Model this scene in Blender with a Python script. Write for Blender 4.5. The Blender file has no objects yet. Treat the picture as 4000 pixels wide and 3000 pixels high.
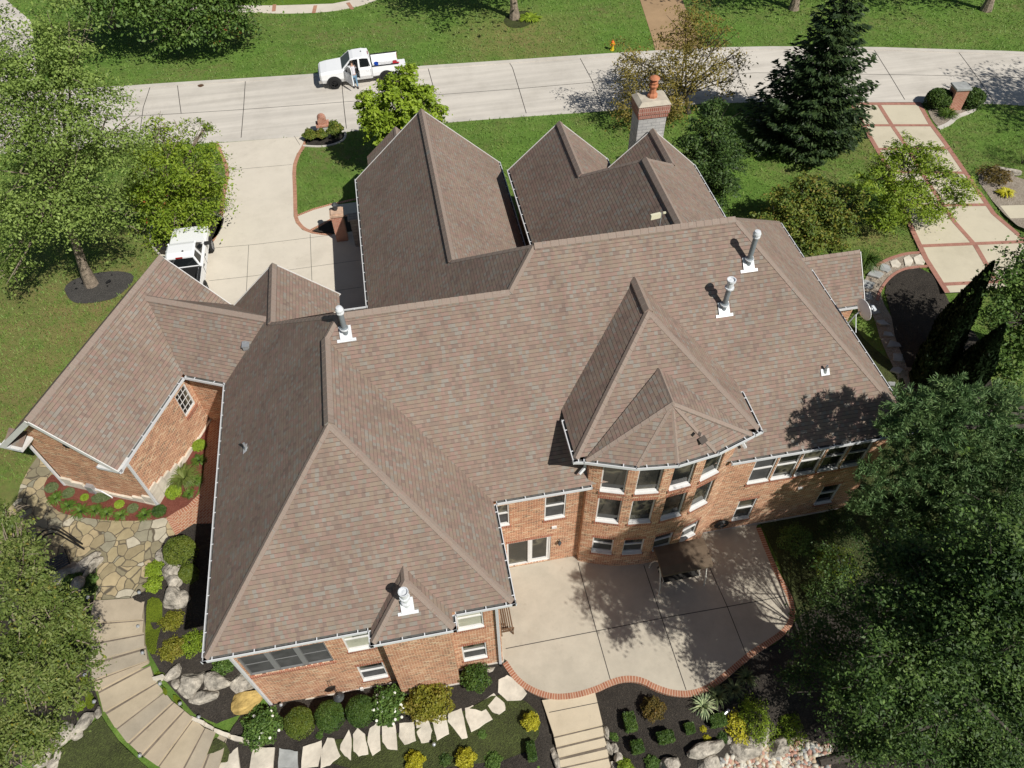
import bpy, bmesh, math, random
import numpy as np
from mathutils import Vector, Matrix
from mathutils.geometry import tessellate_polygon
R = math.radians
C = bpy.context.scene.collection
scn = bpy.context.scene
# ------------------------------------------------------------------ camera, world, sun
CAMH = 26.9
F_PX = 2900.0
CM = np.array([[0.982907011, -0.183615746, -0.013381533],
               [0.150209996, 0.757810061, 0.634949501],
               [-0.106446066, -0.626106356, 0.772437742]])   # rows: camera right, up, back
cam_d = bpy.data.cameras.new("camera"); cam = bpy.data.objects.new("camera", cam_d); C.objects.link(cam)
cam_d.sensor_width = 36.0; cam_d.lens = 36.0 * F_PX / 4000.0
cam_d.clip_start = 0.1; cam_d.clip_end = 2000
mw = Matrix([[CM[j][i] for j in range(3)] + [0] for i in range(3)] + [[0, 0, 0, 1]])
cam.matrix_world = Matrix.Translation((0, 0, CAMH)) @ mw
scn.camera = cam
SUN = Vector((0.53, -0.745, 1.0)).normalized()       # towards the sun
EL = math.asin(SUN.z); AZ = math.atan2(SUN.x, SUN.y)
w = bpy.data.worlds.new("World"); scn.world = w; w.use_nodes = True
nt = w.node_tree; bg = nt.nodes["Background"]
sky = nt.nodes.new("ShaderNodeTexSky"); sky.sky_type = 'NISHITA'; sky.sun_disc = False
sky.sun_elevation = EL; sky.sun_rotation = AZ
nt.links.new(sky.outputs[0], bg.inputs[0]); bg.inputs[1].default_value = 0.05
sd = bpy.data.lights.new("sun", 'SUN'); sd.energy = 5.0; sd.angle = R(0.53); sd.color = (1.0, 0.965, 0.9)
so = bpy.data.objects.new("sun", sd); C.objects.link(so)
so.rotation_euler = SUN.to_track_quat('Z', 'Y').to_euler()
scn.view_settings.view_transform = 'Standard'; scn.view_settings.look = 'None'
scn.view_settings.exposure = -0.05; scn.view_settings.gamma = 1.0
try: scn.view_settings.use_curve_mapping = False
except Exception: pass
scn.cycles.max_bounces = 6; scn.cycles.diffuse_bounces = 3; scn.cycles.transparent_max_bounces = 6

# ------------------------------------------------------------------ projection helpers (photo pixel -> place in the world)
def ray(px, py):
    c = np.array([(px - 2000) / F_PX, -(py - 1500) / F_PX, -1.0]); return CM.T @ c
def at(px, py, z=0.0):
    d = ray(px, py); t = (z - CAMH) / d[2]; return (t * d[0], t * d[1], z)
def aty(px, py, Y):
    d = ray(px, py); t = Y / d[1]; return (t * d[0], Y, CAMH + t * d[2])
def D(ox, oy, x, y): return (ox + x / 2.212, oy + y / 2.212)

CTRL = [(-40,80,0),(-40,50,0),(0,60,0),(0,42,0),(50,60,0),(50,40,0),(-40,30,0),(-20,35,0),(-5,32,0),(10,38,0),(25,34,0),(40,28,0),
 (-10,26,0),(-13,27,0),(-22,25,-.05),(-35,15,-.3),(-18,21,-.2),(-16,19,-.25),(-13,17.5,-.25),(-10.5,18.5,-.2),(-9.5,21,-.2),(-10.5,16,-.3),(-13.5,16,-.3),
 (-16.5,16.5,-.4),(-19,14,-.7),(-13.6,14.6,-.38),(-12.1,14.4,-.38),(-13.5,12.5,-.85),(-11.9,12.6,-.85),(-13.3,10.9,-1.3),(-11.7,11.3,-1.3),(-12.3,9.4,-1.75),(-11,10.1,-1.75),
 (-11.4,8.2,-2.15),(-10,9.3,-2.15),(-9.8,7.8,-2.45),(-16,10,-1.4),(-15,7.5,-2.2),(-13,6.5,-2.4),(-9.5,14.5,-.7),(-9.3,12.5,-1.2),(-9.6,11.2,-1.7),(-8.6,10.8,-2.3),
 (-8,9.8,-2.75),(-6,9.5,-2.88),(-3,9,-2.88),(0,9.3,-2.86),(-7.5,8.2,-2.9),(-4,8,-2.93),(-1,8,-2.93),(1.2,9,-2.9),(-8,6,-3.05),(-3,6.2,-3.1),(1,6.5,-3.15),(1.8,7.8,-2.95),
 (5,8,-2.95),(8,7.5,-2.95),(11,8,-2.95),(5.6,6.3,-3.15),(8,6.2,-3.2),(3.4,7.6,-3.1),(3.4,6.9,-3.35),(3.45,6.2,-3.75),(3.5,5.4,-4.15),(3.5,4.6,-4.5),(3.4,8.2,-2.95),(9,4.6,-4.1),(12,4.5,-4.3),(15,4,-4.4),(14,7,-3.3),
 (3,11,-2.88),(8,10,-2.88),(12,11,-2.88),(14,13.5,-2.88),(17,12,-2.9),(22,10,-2.9),(30,8,-2.8),(20,15,-2.3),(21.5,18,-1.7),(22,21,-1.0),(22.5,24,-.4),(26,21,-.6),(28,17,-1.3),(32,22,-.2),
 (28,25,-.05),(25,27,-.05),(20,28,-.1),(40,12,-1.5),(0,-5,-4),(30,-5,-4),(-30,0,-3),(45,5,-2)]
CA = np.array(CTRL)
def terrain(x, y):
    d2 = (CA[:, 0] - x) ** 2 + (CA[:, 1] - y) ** 2 + 0.05
    wt = d2 ** -1.9
    z = float((wt * CA[:, 2]).sum() / wt.sum())
    if y > 27: z *= max(0.0, 1 - (y - 27) / 3.0)
    return z
def onT(px, py, dz=0.0):
    z = -1.0
    for _ in range(14):
        p = at(px, py, z + dz); z = 0.5 * z + 0.5 * terrain(p[0], p[1])
    p = at(px, py, z + dz); return (p[0], p[1], z)

# ------------------------------------------------------------------ materials
def mat(name):
    m = bpy.data.materials.new(name); m.use_nodes = True
    n = m.node_tree; b = n.nodes["Principled BSDF"]; b.inputs["Specular IOR Level"].default_value = 0.25
    return m, n, b
def nd(n, t, **k):
    x = n.nodes.new(t)
    for a, v in k.items():
        if a.startswith("i_"):
            key = a[2:]; x.inputs[int(key) if key.isdigit() else key].default_value = v
        else: setattr(x, a, v)
    return x
def L(n, a, b): n.links.new(a, b)
def ramp(n, fac, stops, interp='LINEAR'):
    r = n.nodes.new("ShaderNodeValToRGB"); r.color_ramp.interpolation = interp
    e = r.color_ramp.elements
    while len(e) < len(stops): e.new(0.5)
    for i, (p, c) in enumerate(stops): e[i].position = p; e[i].color = (*c, 1)
    L(n, fac, r.inputs[0]); return r.outputs[0]
def pos(n):
    return n.nodes.new("ShaderNodeNewGeometry").outputs["Position"]
def noise(n, vec, scale, detail=4, rough=.55, out=0):
    t = nd(n, "ShaderNodeTexNoise"); t.inputs["Scale"].default_value = scale; t.inputs["Detail"].default_value = detail
    t.inputs["Roughness"].default_value = rough
    if vec is not None: L(n, vec, t.inputs["Vector"])
    return t.outputs[out]
def mix(n, fac, a, b, mode='MIX'):
    m = nd(n, "ShaderNodeMix", data_type='RGBA', blend_type=mode)
    if isinstance(fac, float): m.inputs[0].default_value = fac
    else: L(n, fac, m.inputs[0])
    for s, v in ((6, a), (7, b)):
        if isinstance(v, tuple): m.inputs[s].default_value = (*v, 1)
        else: L(n, v, m.inputs[s])
    return m.outputs[2]
def math_(n, op, a, b=None):
    m = nd(n, "ShaderNodeMath", operation=op)
    for i, v in enumerate((a, b)):
        if v is None: continue
        if isinstance(v, (int, float)): m.inputs[i].default_value = v
        else: L(n, v, m.inputs[i])
    return m.outputs[0]
def bump(n, b, h, strength=.4, dist=.02):
    x = nd(n, "ShaderNodeBump"); x.inputs["Strength"].default_value = strength; x.inputs["Distance"].default_value = dist
    L(n, h, x.inputs["Height"]); L(n, x.outputs[0], b.inputs["Normal"])
def plain(name, col, rough=.7, metal=0.0, var=.0, scale=3.0, spec=None, bmp=0.0, bscale=30, bdist=.02):
    m, n, b = mat(name); b.inputs["Roughness"].default_value = rough; b.inputs["Metallic"].default_value = metal
    if spec is not None: b.inputs["Specular IOR Level"].default_value = spec
    p = pos(n)
    if var > 0:
        lo = tuple(c * (1 - var) for c in col); hi = tuple(min(1, c * (1 + var)) for c in col)
        c = ramp(n, noise(n, p, scale, 6, .6), [(.3, lo), (.7, hi)]); L(n, c, b.inputs["Base Color"])
    else: b.inputs["Base Color"].default_value = (*col, 1)
    if bmp > 0: bump(n, b, noise(n, p, bscale, 5), bmp, bdist)
    return m

def m_grass(name, lo, mid, hi, dry=.35, drycol=(.21, .175, .075)):
    m, n, b = mat(name); b.inputs["Roughness"].default_value = .9; p = pos(n)
    fine = noise(n, p, 5.5, 7, .8); big = noise(n, p, .16, 5, .65); med = noise(n, p, .9, 6, .75)
    c = ramp(n, fine, [(.3, lo), (.5, mid), (.7, hi)])
    c2 = ramp(n, med, [(.3, tuple(x * .62 for x in mid)), (.5, mid), (.7, tuple(x * 1.25 for x in hi))])
    c = mix(n, .45, c, c2)
    mp = nd(n, "ShaderNodeMapping"); L(n, p, mp.inputs[0]); mp.inputs["Scale"].default_value = (.12, 1.1, 1); mp.inputs["Rotation"].default_value = (0, 0, .06)
    c = mix(n, .5, c, ramp(n, noise(n, mp.outputs[0], 1.0, 3, .5), [(.35, (.78, .8, .75)), (.62, (1.1, 1.06, 1.05))]), 'MULTIPLY')   # mowing passes
    f = math_(n, 'MULTIPLY', ramp(n, big, [(.42, (0, 0, 0)), (.68, (1, 1, 1))]), dry)
    f2 = ramp(n, noise(n, p, 1.7, 5, .75), [(.38, (0, 0, 0)), (.62, (1, 1, 1))])
    c = mix(n, math_(n, 'MULTIPLY', f, f2), c, drycol)
    for cx, cy, rad, amt in ((-16.5, 30.5, 15.0, .85), (-22, 22, 16, .6), (10.5, 55.5, 7.5, .8), (25.5, 28.0, 3.5, .8), (30, 37, 4, .5)):   # worn, dry areas
        d = nd(n, "ShaderNodeVectorMath", operation='DISTANCE'); d.inputs[1].default_value = (cx, cy, 0); L(n, p, d.inputs[0])
        rg = ramp(n, math_(n, 'DIVIDE', d.outputs["Value"], rad), [(.10, (1, 1, 1)), (.85, (0, 0, 0))])
        rf = math_(n, 'MULTIPLY', rg, ramp(n, noise(n, p, .75, 6, .8), [(.34, (0, 0, 0)), (.58, (1, 1, 1))]))
        c = mix(n, math_(n, 'MULTIPLY', rf, amt), c, (.27, .215, .085))
    L(n, c, b.inputs["Base Color"]); bump(n, b, noise(n, p, 14, 6, .85), 1.0, .09)
    return m
M = {}
M['lawn'] = m_grass("lawn_grass", (.068, .135, .022), (.125, .235, .036), (.20, .315, .065), .9)
M['lawn_bright'] = m_grass("bright_lawn_grass", (.05, .10, .010), (.11, .20, .016), (.17, .27, .03), .25)
def m_conc(name, col, dirt=.25, streak=False):
    m, n, b = mat(name); b.inputs["Roughness"].default_value = .85; p = pos(n)
    c = ramp(n, noise(n, p, .9, 7, .65), [(.3, tuple(x * (1 - dirt) for x in col)), (.65, col)])
    c = mix(n, .25, c, ramp(n, noise(n, p, 40, 3, .7), [(.3, tuple(x * .75 for x in col)), (.7, tuple(min(1, x * 1.1) for x in col))]))
    if streak:
        mp = nd(n, "ShaderNodeMapping"); L(n, p, mp.inputs[0]); mp.inputs["Scale"].default_value = (.06, 1.3, 1)
        c = mix(n, .45, c, ramp(n, noise(n, mp.outputs[0], 1.0, 5, .6), [(.35, tuple(x * .66 for x in col)), (.6, tuple(min(1, x * 1.06) for x in col))]))
    c = mix(n, .55, c, ramp(n, noise(n, p, .28, 6, .7), [(.3, (.78, .77, .75)), (.5, (1, 1, 1)), (1, (1.03, 1.02, 1.0))]), 'MULTIPLY')
    c = mix(n, .5, c, ramp(n, noise(n, p, 2.2, 8, .8), [(.30, (.70, .68, .66)), (.42, (1, 1, 1))]), 'MULTIPLY')
    L(n, c, b.inputs["Base Color"]); bump(n, b, noise(n, p, 60, 3), .25, .006)
    return m
M['street'] = m_conc("street_concrete", (.62, .575, .51), .14, True)
M['kerb'] = m_conc("kerb_concrete", (.60, .56, .50), .2)
M['drive'] = m_conc("drive_concrete", (.66, .60, .505), .1)
M['patio'] = m_conc("patio_concrete", (.525, .475, .385), .24)
M['buff'] = m_conc("buff_concrete", (.60, .54, .41), .1)
M['step'] = m_conc("step_concrete", (.49, .41, .30), .3)
M['stairs_buff'] = m_conc("stair_concrete", (.62, .53, .39), .15)
M['aggregate'] = m_conc("aggregate_paving", (.40, .27, .155), .2)
M['joint'] = plain("joint_filler", (.06, .055, .05), .9)
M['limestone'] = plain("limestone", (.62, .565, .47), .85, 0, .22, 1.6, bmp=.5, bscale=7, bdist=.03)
M['boulder'] = plain("boulder_stone", (.37, .335, .28), .9, 0, .6, 3.2, bmp=1.0, bscale=6, bdist=.10)
M['boulder_yellow'] = plain("ochre_boulder_stone", (.50, .35, .12), .9, 0, .4, 2.2, bmp=1.0, bscale=4, bdist=.08)
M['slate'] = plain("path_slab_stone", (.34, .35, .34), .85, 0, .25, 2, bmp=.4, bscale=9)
def m_mulch(name, cols, sc=28):
    m, n, b = mat(name); b.inputs["Roughness"].default_value = .95; p = pos(n)
    mp = nd(n, "ShaderNodeMapping"); L(n, p, mp.inputs[0]); mp.inputs["Scale"].default_value = (1, 1.8, 1); mp.inputs["Rotation"].default_value = (0, 0, .6)
    v = nd(n, "ShaderNodeTexVoronoi"); v.inputs["Scale"].default_value = sc; L(n, mp.outputs[0], v.inputs[0])
    c = ramp(n, v.outputs["Color"], [(0, cols[0]), (.55, cols[1]), (.85, cols[2]), (1, cols[3])])
    c = mix(n, .4, c, ramp(n, noise(n, p, 1.4, 5, .7), [(.3, cols[0]), (.7, cols[2])]))
    L(n, c, b.inputs["Base Color"]); bump(n, b, v.outputs["Distance"], 1.0, .04)
    return m
M['mulch'] = m_mulch("dark_mulch", [(.022, .019, .016), (.05, .043, .037), (.085, .072, .058), (.17, .14, .10)])
M['redmulch'] = m_mulch("red_mulch", [(.15, .042, .028), (.24, .075, .05), (.31, .115, .08), (.38, .19, .13)])
M['gravel'] = m_mulch("river_gravel", [(.20, .16, .12), (.32, .27, .21), (.44, .38, .31), (.6, .54, .46)], 14)
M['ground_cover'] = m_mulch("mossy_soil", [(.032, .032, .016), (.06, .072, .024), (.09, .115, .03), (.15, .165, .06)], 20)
M['moss'] = m_mulch("moss", [(.06, .085, .006), (.10, .14, .008), (.145, .185, .012), (.2, .235, .03)], 22)

def uvbrick(name, c1, c2, mortar, bw, bh, msize, bias=0.0, rough=.85, offset=.5, tint=None, extra=None):
    m, n, b = mat(name); b.inputs["Roughness"].default_value = rough
    uv = nd(n, "ShaderNodeUVMap").outputs[0]
    t = nd(n, "ShaderNodeTexBrick"); L(n, uv, t.inputs["Vector"]); t.offset = offset; t.squash = 1.0
    t.inputs["Scale"].default_value = 1.0; t.inputs["Brick Width"].default_value = bw; t.inputs["Row Height"].default_value = bh
    t.inputs["Mortar Size"].default_value = msize; t.inputs["Mortar Smooth"].default_value = .1; t.inputs["Bias"].default_value = bias
    t.inputs["Color1"].default_value = (*c1, 1); t.inputs["Color2"].default_value = (*c2, 1); t.inputs["Mortar"].default_value = (*mortar, 1)
    c = t.outputs["Color"]
    if extra:   # a few bricks of other colours
        sx = nd(n, "ShaderNodeSeparateXYZ"); L(n, uv, sx.inputs[0])
        row = math_(n, 'FLOOR', math_(n, 'DIVIDE', sx.outputs[1], bh))
        off = math_(n, 'MULTIPLY', math_(n, 'MODULO', row, 2.0), offset)
        col = math_(n, 'FLOOR', math_(n, 'ADD', math_(n, 'DIVIDE', sx.outputs[0], bw), off))
        cb = nd(n, "ShaderNodeCombineXYZ"); L(n, row, cb.inputs[0]); L(n, col, cb.inputs[1])
        wn = nd(n, "ShaderNodeTexWhiteNoise", noise_dimensions='2D'); L(n, cb.outputs[0], wn.inputs[0])
        bc = ramp(n, wn.outputs[0], extra, 'CONSTANT')
        c = mix(n, t.outputs["Fac"], bc, mortar)
    c = mix(n, .5, c, ramp(n, noise(n, pos(n), .8, 6, .75), [(.3, (.58, .56, .54)), (.62, (1.08, 1.07, 1.05))]), 'MULTIPLY')
    L(n, c, b.inputs["Base Color"])
    inv = math_(n, 'SUBTRACT', 1.0, t.outputs["Fac"]); bump(n, b, inv, .5, .008)
    return m
BR = [(0, (.42, .145, .07)), (.28, (.49, .20, .105)), (.50, (.34, .10, .05)), (.66, (.55, .28, .16)), (.80, (.16, .065, .035)), (.91, (.62, .44, .29))]
M['brick'] = uvbrick("brick_wall", (.4, .16, .08), (.3, .1, .05), (.78, .60, .42), .203, .0677, .0105, extra=BR)
M['brick_trim'] = uvbrick("brick_trim", (.36, .12, .07), (.42, .19, .12), (.6, .46, .36), .075, 5.0, .006, offset=0)
M['paver'] = uvbrick("brick_paver_band", (.36, .145, .085), (.44, .21, .125), (.62, .47, .36), .105, 5.0, .012, offset=0)
M['paver_pink'] = uvbrick("pink_paver_band", (.36, .17, .13), (.41, .205, .155), (.44, .26, .2), .105, 5.0, .006, offset=0)
M['mailbox_brick'] = uvbrick("red_brick", (.40, .105, .06), (.48, .20, .13), (.58, .46, .36), .203, .0677, .010)
M['whitestone'] = uvbrick("white_ashlar_stone", (.56, .55, .53), (.44, .44, .43), (.33, .33, .33), .42, .16, .012, bias=-.2)
M['darkstone'] = uvbrick("grey_ashlar_stone", (.40, .37, .33), (.30, .28, .26), (.2, .19, .18), .5, .2, .014)

def m_shingle(name, tint=(1, 1, 1)):
    m, n, b = mat(name); b.inputs["Roughness"].default_value = .95; b.inputs["Specular IOR Level"].default_value = .1
    uv = nd(n, "ShaderNodeUVMap").outputs[0]; sx = nd(n, "ShaderNodeSeparateXYZ"); L(n, uv, sx.inputs[0])
    row = math_(n, 'FLOOR', math_(n, 'DIVIDE', sx.outputs[1], .145))
    w1 = nd(n, "ShaderNodeTexWhiteNoise", noise_dimensions='1D'); L(n, row, w1.inputs["W"])
    u = math_(n, 'ADD', sx.outputs[0], math_(n, 'MULTIPLY', w1.outputs[0], 7.0))
    def cell(wd):
        cc = math_(n, 'FLOOR', math_(n, 'DIVIDE', u, wd)); cb = nd(n, "ShaderNodeCombineXYZ"); L(n, row, cb.inputs[0]); L(n, cc, cb.inputs[1])
        wn = nd(n, "ShaderNodeTexWhiteNoise", noise_dimensions='2D'); L(n, cb.outputs[0], wn.inputs[0]); return wn
    a = cell(.125); bb = cell(.25)
    sel = math_(n, 'GREATER_THAN', bb.outputs[0], .86)
    v = nd(n, "ShaderNodeMix", data_type='FLOAT'); L(n, sel, v.inputs[0]); L(n, a.outputs[0], v.inputs[2])
    hh = nd(n, "ShaderNodeSeparateColor"); L(n, bb.outputs[1], hh.inputs[0]); L(n, hh.outputs[1], v.inputs[3])
    st = [(0, (.285, .215, .175)), (.20, (.29, .235, .185)), (.42, (.305, .22, .185)), (.58, (.262, .208, .172)), (.70, (.30, .25, .207)), (.80, (.287, .268, .235)), (.89, (.24, .185, .157)), (.95, (.272, .25, .212))]
    st = [(p, tuple(x * t * k for x, t, k in zip(c, tint, (1.01, .975, .97)))) for p, c in st]
    c = ramp(n, v.outputs[0], st, 'CONSTANT')
    c = mix(n, .55, c, ramp(n, noise(n, uv, .45, 6, .7), [(.28, (.66, .63, .62)), (.5, (.95, .94, .93)), (.72, (1.1, 1.09, 1.07))]), 'MULTIPLY')
    mp = nd(n, "ShaderNodeMapping"); L(n, uv, mp.inputs[0]); mp.inputs["Scale"].default_value = (1.6, .16, 1)
    c = mix(n, .4, c, ramp(n, noise(n, mp.outputs[0], 1.0, 5, .65), [(.3, (.72, .70, .69)), (.6, (1.04, 1.04, 1.03))]), 'MULTIPLY')
    c = mix(n, .6, c, ramp(n, noise(n, uv, 60, 3, .8), [(.25, (.6, .6, .6)), (.75, (1.15, 1.15, 1.15))]), 'MULTIPLY')
    L(n, c, b.inputs["Base Color"])
    return m
M['shingle'] = m_shingle("roof_shingles", (1.0, 1.0, 1.0))
M['ridge'] = m_shingle("ridge_shingles", (1.12, 1.16, 1.19))
M['gutter'] = plain("white_gutter", (.66, .67, .68), .45, 0, .05, 4)
M['trough'] = plain("gutter_trough", (.12, .12, .115), .8, 0, .4, 6)
M['trim'] = plain("white_trim", (.70, .69, .67), .5, 0, .06, 3)
M['soffit'] = plain("soffit", (.5, .49, .47), .7)
M['galv'] = plain("galvanised_metal", (.50, .52, .54), .38, .55, .15, 5)
M['white_metal'] = plain("white_metal", (.66, .68, .70), .35, .0, .12, 6)
M['pipe_grey'] = plain("grey_vent_pipe", (.24, .27, .29), .45, .2, .12, 5)
M['terracotta'] = plain("terracotta", (.48, .19, .10), .7, 0, .12, 6)
M['black'] = plain("black_metal", (.02, .02, .021), .4, .3)
M['iron'] = plain("aged_iron", (.075, .08, .085), .5, .4, .3, 8)
m, n, b = mat("window_glass"); b.inputs["Base Color"].default_value = (.016, .018, .017, 1); b.inputs["Roughness"].default_value = .06; b.inputs["Specular IOR Level"].default_value = .6
c = ramp(n, noise(n, pos(n), .9, 2), [(.42, (.012, .014, .013)), (.52, (.03, .03, .025)), (.60, (.12, .11, .075)), (.64, (.022, .022, .02))]); L(n, c, b.inputs["Base Color"]); M['glass'] = m  # pale patches in the pane colour imitate reflections and the rooms behind
M['screen'] = plain("insect_screen", (.075, .075, .075), .8, 0, .3, 2)
M['blind'] = plain("pale_blind", (.42, .42, .33), .8, 0, .2, 2)
M['reveal'] = plain("grey_window_trim", (.20, .20, .20), .6)
M['flagstone'] = None
m, n, b = mat("flagstone_paving"); b.inputs["Roughness"].default_value = .85; p = pos(n)
wv = nd(n, "ShaderNodeVectorMath", operation='ADD'); L(n, p, wv.inputs[0])
ns = nd(n, "ShaderNodeVectorMath", operation='SCALE'); L(n, noise(n, p, 1.6, 2, .5, 1), ns.inputs[0]); ns.inputs["Scale"].default_value = .35; L(n, ns.outputs[0], wv.inputs[1])
f2 = nd(n, "ShaderNodeVectorMath", operation='MULTIPLY'); L(n, wv.outputs[0], f2.inputs[0]); f2.inputs[1].default_value = (1, 1, 0)
v1 = nd(n, "ShaderNodeTexVoronoi", feature='DISTANCE_TO_EDGE'); v1.inputs["Scale"].default_value = 2.2; v1.inputs["Randomness"].default_value = .95; L(n, f2.outputs[0], v1.inputs[0])
v2 = nd(n, "ShaderNodeTexVoronoi"); v2.inputs["Scale"].default_value = 2.2; v2.inputs["Randomness"].default_value = .95; L(n, f2.outputs[0], v2.inputs[0])
sc_ = nd(n, "ShaderNodeSeparateColor"); L(n, v2.outputs["Color"], sc_.inputs[0])
cc = ramp(n, sc_.outputs[0], [(0, (.33, .27, .165)), (.25, (.40, .33, .20)), (.45, (.27, .235, .155)), (.62, (.45, .36, .22)), (.8, (.31, .285, .21)), (.93, (.52, .47, .37))], 'CONSTANT')
cc = mix(n, .6, cc, ramp(n, noise(n, p, 3, 6, .7), [(.3, (.6, .6, .55)), (.7, (1.1, 1.1, 1.05))]), 'MULTIPLY')
ed = ramp(n, v1.outputs[0], [(.02, (1, 1, 1)), (.045, (0, 0, 0))])
jc = ramp(n, nd(n, "ShaderNodeSeparateXYZ").outputs[0], [(0, (.09, .075, .05)), (1, (.09, .075, .05))])
cc = mix(n, ed, cc, (.12, .10, .07)); L(n, cc, b.inputs["Base Color"]); bump(n, b, math_(n, 'MINIMUM', v1.outputs[0], .06), .8, .06); M['flagstone'] = m

def m_leaf(name, cols, transl=.25, clump=.9, rough=.55):
    m, n, b = mat(name); b.inputs["Roughness"].default_value = rough; b.inputs["Specular IOR Level"].default_value = .3
    g = n.nodes.new("ShaderNodeNewGeometry"); oi = n.nodes.new("ShaderNodeObjectInfo")
    f = math_(n, 'ADD', math_(n, 'MULTIPLY', g.outputs["Random Per Island"], .5), math_(n, 'MULTIPLY', ramp(n, noise(n, g.outputs["Position"], clump, 4, .65), [(.3, (0, 0, 0)), (.7, (1, 1, 1))]), .5))
    c = ramp(n, f, [(i / (len(cols) - 1), k) for i, k in enumerate(cols)])
    L(n, c, b.inputs["Base Color"])
    tr = nd(n, "ShaderNodeBsdfTranslucent"); L(n, mix(n, .5, c, (.35, .45, .04), 'SCREEN') if False else c, tr.inputs[0])
    ms = nd(n, "ShaderNodeMixShader"); ms.inputs[0].default_value = transl
    L(n, b.outputs[0], ms.inputs[1]); L(n, tr.outputs[0], ms.inputs[2]); L(n, ms.outputs[0], n.nodes["Material Output"].inputs[0])
    return m
M['bark'] = plain("bark", (.26, .21, .16), .95, 0, .4, 5, bmp=1.0, bscale=12, bdist=.06)
M['bark_dark'] = plain("dark_bark", (.07, .06, .05), .95, 0, .4, 5, bmp=.8, bscale=14, bdist=.04)

# ------------------------------------------------------------------ object helpers
def link(o, parent=None):
    C.objects.link(o)
    if parent is not None: o.parent = parent
    return o
def tag(o, label=None, cat=None, group=None, kind=None):
    if label: o['label'] = label
    if cat: o['category'] = cat
    if group: o['group'] = group
    if kind: o['kind'] = kind
    return o
def thing(name, label, cat, loc=(0, 0, 0), rz=0.0, group=None):
    o = bpy.data.objects.new(name, None); link(o); o.location = loc; o.rotation_euler = (0, 0, rz); o.empty_display_size = .2
    return tag(o, label, cat, group)
def copy_thing(src, loc=None, rz=None, label=None, scale=None):
    r = src.copy(); C.objects.link(r)
    if loc is not None: r.location = loc
    if rz is not None: r.rotation_euler = (0, 0, rz)
    if scale is not None: r.scale = (scale, scale, scale) if isinstance(scale, (int, float)) else scale
    if label: r['label'] = label
    for ch in list(src.children):
        c = ch.copy(); C.objects.link(c); c.parent = r
        for g in ch.children:
            d = g.copy(); C.objects.link(d); d.parent = c
    return r
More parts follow.
